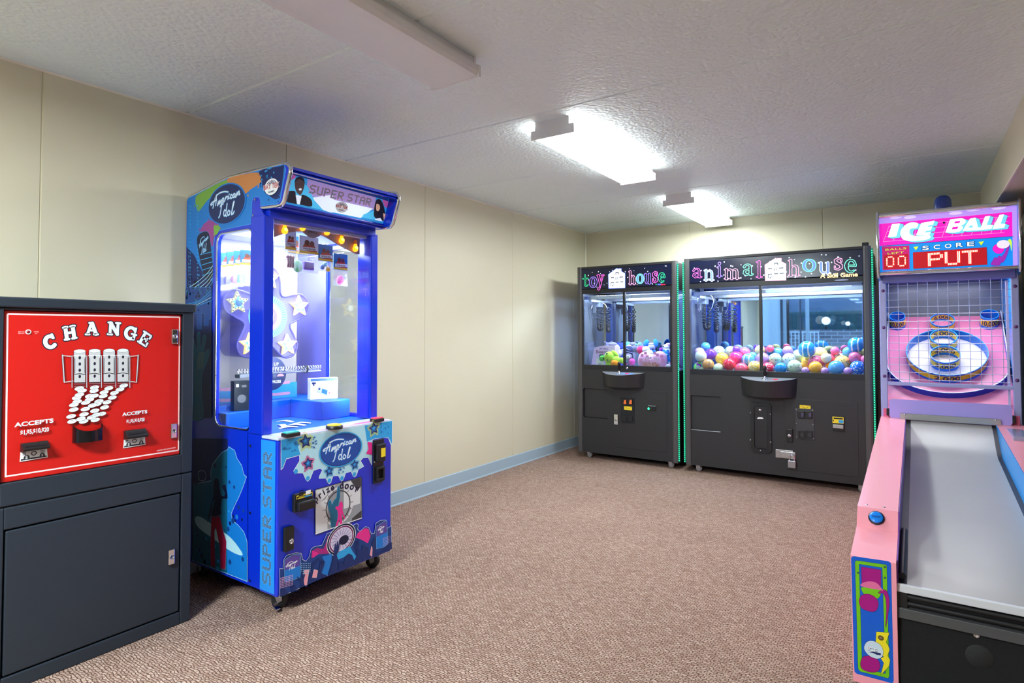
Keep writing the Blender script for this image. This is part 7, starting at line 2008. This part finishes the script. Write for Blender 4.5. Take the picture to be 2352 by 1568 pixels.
# light inside the target area
la = bpy.data.lights.new('target_light', 'AREA'); la.shape = 'RECTANGLE'; la.size = 0.6; la.size_y = 0.12; la.energy = 4.2; la.color = (0.95, 0.95, 1.0)
lo = bpy.data.objects.new('target_light', la); COL.objects.link(lo); lo.parent = t; lo.location = Vector((0.158, 4.98, 1.63))-ROOT[t.name]
# ---- score board
mtop, mbot = on_y(2176, 487, 4.70).z, on_y(2176, 620, 4.715).z
V0, V1 = Vector((0, 4.722, mbot)), Vector((0, 4.700, mtop))
mx0, mx1 = IXL+0.012, IXR-0.012
part(MB().prism([(V0.y+0.004, V0.z), (V1.y+0.004, V1.z), (4.98, V1.z), (4.98, V0.z+0.02)], 'x', mx0, mx1, M('score_box_lavender', (140, 140, 210), 0.35)), 'score_box', t)
sp = [(4.70, mbot-0.03), (4.675, mbot+0.0), (4.655, mtop+0.02), (4.68, mtop+0.035), (4.98, mtop+0.035), (4.98, mbot-0.06)]
for x0_, x1_ in ((IXL-0.004, IXL+0.012), (IXR-0.012, IXR+0.004)):
    part(MB().prism(sp, 'x', x0_, x1_, M('score_end_blue', (30, 140, 226), 0.3, coat=0.3)), 'score_end', t)
    part(MB().tube([((x0_+x1_)/2, p[0], p[1]) for p in sp[:5]], 0.009, CHROME, 8), 'end_moulding', t)
part(MB().tube([(mx0, 4.685, mtop+0.012), (mx1, 4.685, mtop+0.012)], 0.016, CHROME, 12), 'score_rail', t, 'chrome rail above the score board')
part(MB().tube([(mx0, 4.705, mbot-0.004), (mx1, 4.705, mbot-0.004)], 0.013, CHROME, 12), 'score_rail', t, 'chrome rail below the score board')
A = Art(V0+Vector((0, 0.0035, 0)), (1, 0, 0), V1-V0)
T = lambda p: A.trace(p, 1980, 430, 5.806)
G = lambda n, c, e=0.7: M('score_'+n, c, 0.35, emit=e)
GM, GC, GL_, GW, GR, GCY, GN, GPU, GLM = G('magenta', (232, 20, 180), .75), G('cyan', (10, 140, 236), .6), G('lavender', (176, 140, 232), .7), G('white', (246, 248, 252), .9), G('red', (176, 8, 28), .6), G('ice_cyan', (110, 205, 240), .7), M('score_navy', (10, 24, 70), 0.35), G('purple', (160, 40, 176), .55), G('lime', (200, 235, 60), .75)
hgt = (V1-V0).length
def tr2(p):
    return [(min(max(q[0], mx0+.001), mx1-.001), min(max(q[1], 0.001), hgt-0.001)) for q in T(p)]
A.rect(mx0, 0, mx1, hgt, GC)
A.poly(tr2([(225, 410), (2080, 240), (2080, 650), (230, 785)]), GM)
A.poly(tr2([(225, 400), (2080, 230), (2080, 320), (225, 490)]), GL_)  # glare painted as a lavender strip along the top
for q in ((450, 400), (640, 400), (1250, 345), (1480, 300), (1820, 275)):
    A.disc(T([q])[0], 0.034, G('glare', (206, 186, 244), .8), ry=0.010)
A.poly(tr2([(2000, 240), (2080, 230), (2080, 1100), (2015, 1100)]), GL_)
A.stroke(tr2([(260, 782), (2015, 652)]), 0.0012, GN)
for i in range(13):
    x = 285+i*130
    A.stroke(tr2([(x, 725-i*9.5), (x+75, 515-i*10)]), 0.0011, G('pink_line', (246, 150, 190), .8), rnd=False)
for i in range(4):
    A.stroke(tr2([(285+i*25, 725-i*68), (1895+i*25, 603-i*72)]), 0.0011, G('pink_line', (246, 150, 190), .8), rnd=False)
LET = [[(400, 492), (505, 482), (455, 655), (345, 668)],
       spline([(745, 480), (640, 472), (560, 520), (512, 600), (535, 680), (600, 712), (700, 718), (885, 690), (900, 642), (760, 650), (660, 640), (630, 600), (650, 550), (725, 540)], 3, True),
       [(790, 478), (965, 445), (945, 498), (885, 510), (868, 532), (935, 522), (915, 572), (850, 582), (840, 606), (915, 596), (895, 640), (720, 640)],
       [(1175, 430), (1330, 412), (1375, 430), (1385, 460), (1360, 490), (1318, 512), (1345, 530), (1335, 560), (1300, 590), (1230, 604), (1112, 602)],
       [(1440, 420), (1510, 405), (1545, 530), (1480, 536), (1470, 505), (1440, 510), (1415, 540), (1590, 535), (1570, 570), (1340, 582)],
       [(1640, 390), (1705, 380), (1660, 505), (1745, 500), (1725, 552), (1570, 572)],
       [(1835, 368), (1893, 362), (1845, 488), (1912, 488), (1892, 540), (1740, 555), (1760, 505)]]
HOLE = [[(1240, 455), (1310, 447), (1300, 475), (1228, 482)], [(1210, 530), (1285, 522), (1270, 555), (1195, 562)]]
for L in LET:
    A.up()
    for kk in range(6):
        d = kk/5
        A.stroke(tr2([(p[0]+52*d, p[1]+16*d) for p in L]), 0.0016, GN, closed=True, up=False)
for L in LET:
    for kk in range(9, 0, -1):
        d = kk/9
        A.poly(tr2([(p[0]+52*d, p[1]+16*d) for p in L]), GCY, up=kk == 9)
for L in LET:
    A.poly(tr2(L), GW, GCY, 0.0007)
for L in HOLE:
    A.poly(tr2(L), GM, GCY, 0.0006)
A.disc(T([(1092, 472)])[0], 0.0065, GN)
A.poly(tr2([(265, 790), (630, 775), (635, 1090), (275, 1105)]), G('deep_magenta', (190, 16, 110), .6))
for s, y, w_ in (('BALLS', 835, 0.118), ('LEFT', 888, 0.092)):
    p = T([(450, y)])[0]
    for m_, o_ in ((GN, .05), (G('yellow', (236, 214, 70), .8), .0)):
        A.text(s, p[0], p[1], 0.0125, m_, o_, w=w_, rot=0.02)
p = T([(1155, 815)])[0]
for i, ch in enumerate('SCORE'):
    p = T([(848+i*150, 835-i*13)])[0]
    for m_, o_ in ((GN, .06), (GW, .01)):
        A.text(ch, p[0], p[1], 0.026, m_, o_, w=0.033)
for q in ([(685, 795), (755, 788), (718, 840)], [(1552, 728), (1625, 720), (1588, 776)]):
    A.poly(tr2(q), GLM, GN, .0008)
A.poly(tr2([(680, 870), (1660, 800), (1668, 1030), (685, 1085)]), GR, GN, .001)
DIM, LIT_ = M('led_dim_red', (206, 20, 34), 0.4, emit=.5), M('led_lit', (255, 236, 190), 0.3, emit=2.2); GLOWR = M('led_glow_red', (240, 16, 24), 0.4, emit=.9)
def led_grid(P00, P10, P01, nx, ny, lit):
    ds, ls = [], []
    for i in range(nx):
        for j in range(ny):
            q = (P00[0]+(P10[0]-P00[0])*(i+.5)/nx+(P01[0]-P00[0])*(j+.5)/ny, P00[1]+(P10[1]-P00[1])*(i+.5)/nx+(P01[1]-P00[1])*(j+.5)/ny)
            (ls if (i, j) in lit else ds).append(q)
    return ds, ls
a0, a1, a2 = T([(700, 1075)])[0], T([(1655, 1020)])[0], T([(695, 880)])[0]
lit = set()
for wi, ch in enumerate('PUT'):
    for cx, cy in dot_cells(ch):
        for p in range(2):
            for q in range(2):
                lit.add((9+wi*11+cx*2+p-0, 1+cy*2+q))
ds, ls = led_grid(a0, a1, a2, 46, 16, lit)
A.up()
for q in ls:
    A.raw([(q[0]-.0056, q[1]-.0056), (q[0]+.0056, q[1]-.0056), (q[0]+.0056, q[1]+.0056), (q[0]-.0056, q[1]+.0056)], [[0, 1, 2, 3]], GLOWR)
A.dots(ds, .0013, DIM, n=5); A.dots(ls, .0030, LIT_, n=6)
a0, a1, a2 = T([(300, 1090)])[0], T([(610, 1072)])[0], T([(298, 905)])[0]
lit = set()
for wi in range(2):
    for cx, cy in dot_cells('0'):
        lit.add((1+wi*7+cx, 1+cy))
ds, ls = led_grid(a0, a1, a2, 14, 9, lit)
A.poly(tr2([(290, 905), (615, 890), (622, 1080), (296, 1094)]), GR)
A.up()
for q in ls:
    A.raw([(q[0]-.005, q[1]-.006), (q[0]+.005, q[1]-.006), (q[0]+.005, q[1]+.006), (q[0]-.005, q[1]+.006)], [[0, 1, 2, 3]], GLOWR)
A.dots(ls, .0038, LIT_, n=6)
A.poly(tr2(spline([(1740, 830), (1760, 780), (1810, 760), (1880, 790), (1890, 840), (1850, 880), (1790, 880)], 4, True)), GM, GN, .001)
A.poly(tr2(spline([(1720, 1035), (1735, 990), (1770, 930), (1790, 950), (1830, 910), (1850, 930), (1900, 880), (1940, 780), (1965, 770), (1950, 850), (1920, 930), (1880, 1000), (1850, 1000), (1830, 1040)], 2, True)), GPU, GN, .001)
A.poly(tr2(spline([(1935, 720), (1970, 690), (1995, 730), (1990, 850), (1978, 780), (1960, 730)], 3, True)), GLM)
A.disc(T([(1880, 760)])[0], 0.031, G('ball_white', (222, 214, 240), .7), ry=0.026, out=GN, ow=.001)
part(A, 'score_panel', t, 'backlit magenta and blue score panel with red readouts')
# blue beacon dome on top
c = on_y(2166, 486, 4.86)
part(MB().lathe([(0.050, 0.0), (0.050, 0.05), (0.047, 0.075), (0.038, 0.093), (0.022, 0.103), (0, 0.107)], (c.x, 4.86, mtop+0.0345), (0, 0, 1), M('beacon_blue', (10, 52, 140), 0.12, coat=0.5), 28), 'beacon', t, 'blue beacon dome')
# ------------------------------------------------------------------ behind the camera: shop window and the walk outside (the machine mirrors show it)
w = MB()
w.box((WL, FW_Y-0.1, 0), (0.75, FW_Y, 0.12), WALLM); w.box((WL, FW_Y-0.1, 2.10), (0.75, FW_Y, CEIL), WALLM)
w.box((WL, FW_Y-0.1, 0.12), (-3.10, FW_Y, 2.10), WALLM); w.box((-0.92, FW_Y-0.1, 0.12), (0.75, FW_Y, 2.10), WALLM)
struct(w, 'wall_front')
struct(MB().box((-3.12, FW_Y, 2.115), (-0.90, FW_Y+0.03, 2.185), M('header_white', (244, 245, 248), 0.4), 0.004), 'trim_6')
FRM = M('storefront_frame', (52, 66, 92), 0.4, 0.3)
wn = MB()
for x, ww in ((-3.10, 0.04), (-2.66, 0.05), (-2.245, 0.03), (-0.96, 0.04)):
    wn.box((x, FW_Y-0.08, 0.12), (x+ww, FW_Y-0.03, 2.10), FRM)
wn.box((-3.10, FW_Y-0.08, 2.06), (-0.92, FW_Y-0.03, 2.10), FRM); wn.box((-3.10, FW_Y-0.08, 0.12), (-0.92, FW_Y-0.03, 0.16), FRM)
wn.box((-3.10, FW_Y-0.08, 0.92), (-2.66, FW_Y-0.03, 0.95), FRM)
wn.box((-3.06, FW_Y-0.058, 0.16), (-0.96, FW_Y-0.052, 2.06), glass('storefront_glass', refl=0.03))
struct(wn, 'window_3')
CONC = M('walkway_concrete', (150, 150, 148), 0.8, grain=0.15, gscale=12)
struct(MB().box((-8, -12, -0.1), (6, FW_Y-0.1, 0.0), CONC), 'walkway')
PAINT = M('porch_post_paint', (196, 206, 212), 0.5)
def post(x0, x1, y, label):
    solo(MB().box((x0, y-(x1-x0)/2, 0), (x1, y+(x1-x0)/2, 2.9), PAINT, 0.01), 'porch_post', label, 'post', group='porch posts outside the shop window')
post(-3.38, -2.87, -4.25, 'wide pale porch post outside the shop window')
post(-2.83, -2.74, -4.40, 'slim pale porch post beside the wide one, at the near end of the white railing')
post(-2.31, -2.23, -4.40, 'slim pale porch post at the far end of the white railing')
rl = MB()
RAILP = M('railing_white', (240, 246, 248), 0.4)
for z in (0.15, 1.27):
    rl.box((-2.84, -5.02, z), (-2.09, -4.98, z+0.035), RAILP)
for k in range(9):
    x = -2.84+k*0.091
    rl.box((x, -5.012, 0), (x+0.022, -4.988, 1.27), RAILP)
solo(rl, 'railing', 'white metal railing on the walk outside the shop window', 'railing')
br = bpy.data.materials.new('garden_brick'); br.use_nodes = True
nt = br.node_tree; bb = nt.nodes['Principled BSDF']; bb.inputs['Roughness'].default_value = 0.85
tc = nt.nodes.new('ShaderNodeTexCoord'); mp = nt.nodes.new('ShaderNodeMapping'); mp.inputs['Rotation'].default_value = (math.pi/2, 0, 0)
bt = nt.nodes.new('ShaderNodeTexBrick'); bt.inputs['Scale'].default_value = 1; bt.inputs['Brick Width'].default_value = 0.3; bt.inputs['Row Height'].default_value = 0.1
bt.inputs['Mortar Size'].default_value = 0.012
bt.inputs['Color1'].default_value = rgb(150, 140, 140); bt.inputs['Color2'].default_value = rgb(95, 92, 98); bt.inputs['Mortar'].default_value = rgb(175, 175, 178)
nt.links.new(tc.outputs['Object'], mp.inputs[0]); nt.links.new(mp.outputs[0], bt.inputs['Vector']); nt.links.new(bt.outputs['Color'], bb.inputs['Base Color'])
solo(MB().box((-6.0, -6.6, 0), (1.6, -6.4, 1.35), br, 0.01), 'brick_wall', 'low grey brick wall beyond the walk outside', 'wall', loc=(0, -6.5, 0))
HED = M('hedge_dark', (52, 76, 76), 0.9, grain=0.5, gscale=9, bump=1.0)
solo(MB().box((-8, -9.4, 0), (4, -8.6, 1.95), HED, 0.1), 'hedge', 'dark clipped hedge beyond the low brick wall', 'hedge')
solo(MB().box((-9, -12.4, 0), (5, -11.8, 4.2), M('far_stucco_grey', (104, 120, 140), 0.8, grain=0.25, gscale=3)), 'far_building', 'grey blue building wall beyond the hedge', 'building')
LAMPW = M('globe_lamp_glow', (255, 250, 240), 0.3, emit=2.5)
def globe(x, y, z, r, label):
    t = thing('globe_lamp', label, 'lamp', (x, y, 0))
    part(MB().ball((x, y, z), r, LAMPW), 'globe', t)
    part(MB().tube([(x, y, 0), (x, y, z-r+0.005)], 0.03, BLACK), 'post', t)
globe(-2.20, -7.5, 1.62, 0.115, 'glowing white globe lamp above the brick wall outside')
globe(-4.42, -7.3, 1.93, 0.17, 'large glowing globe lamp at the far left of the walk outside')
globe(-1.64, -7.5, 1.53, 0.06, 'small glowing globe lamp right of the larger one outside')
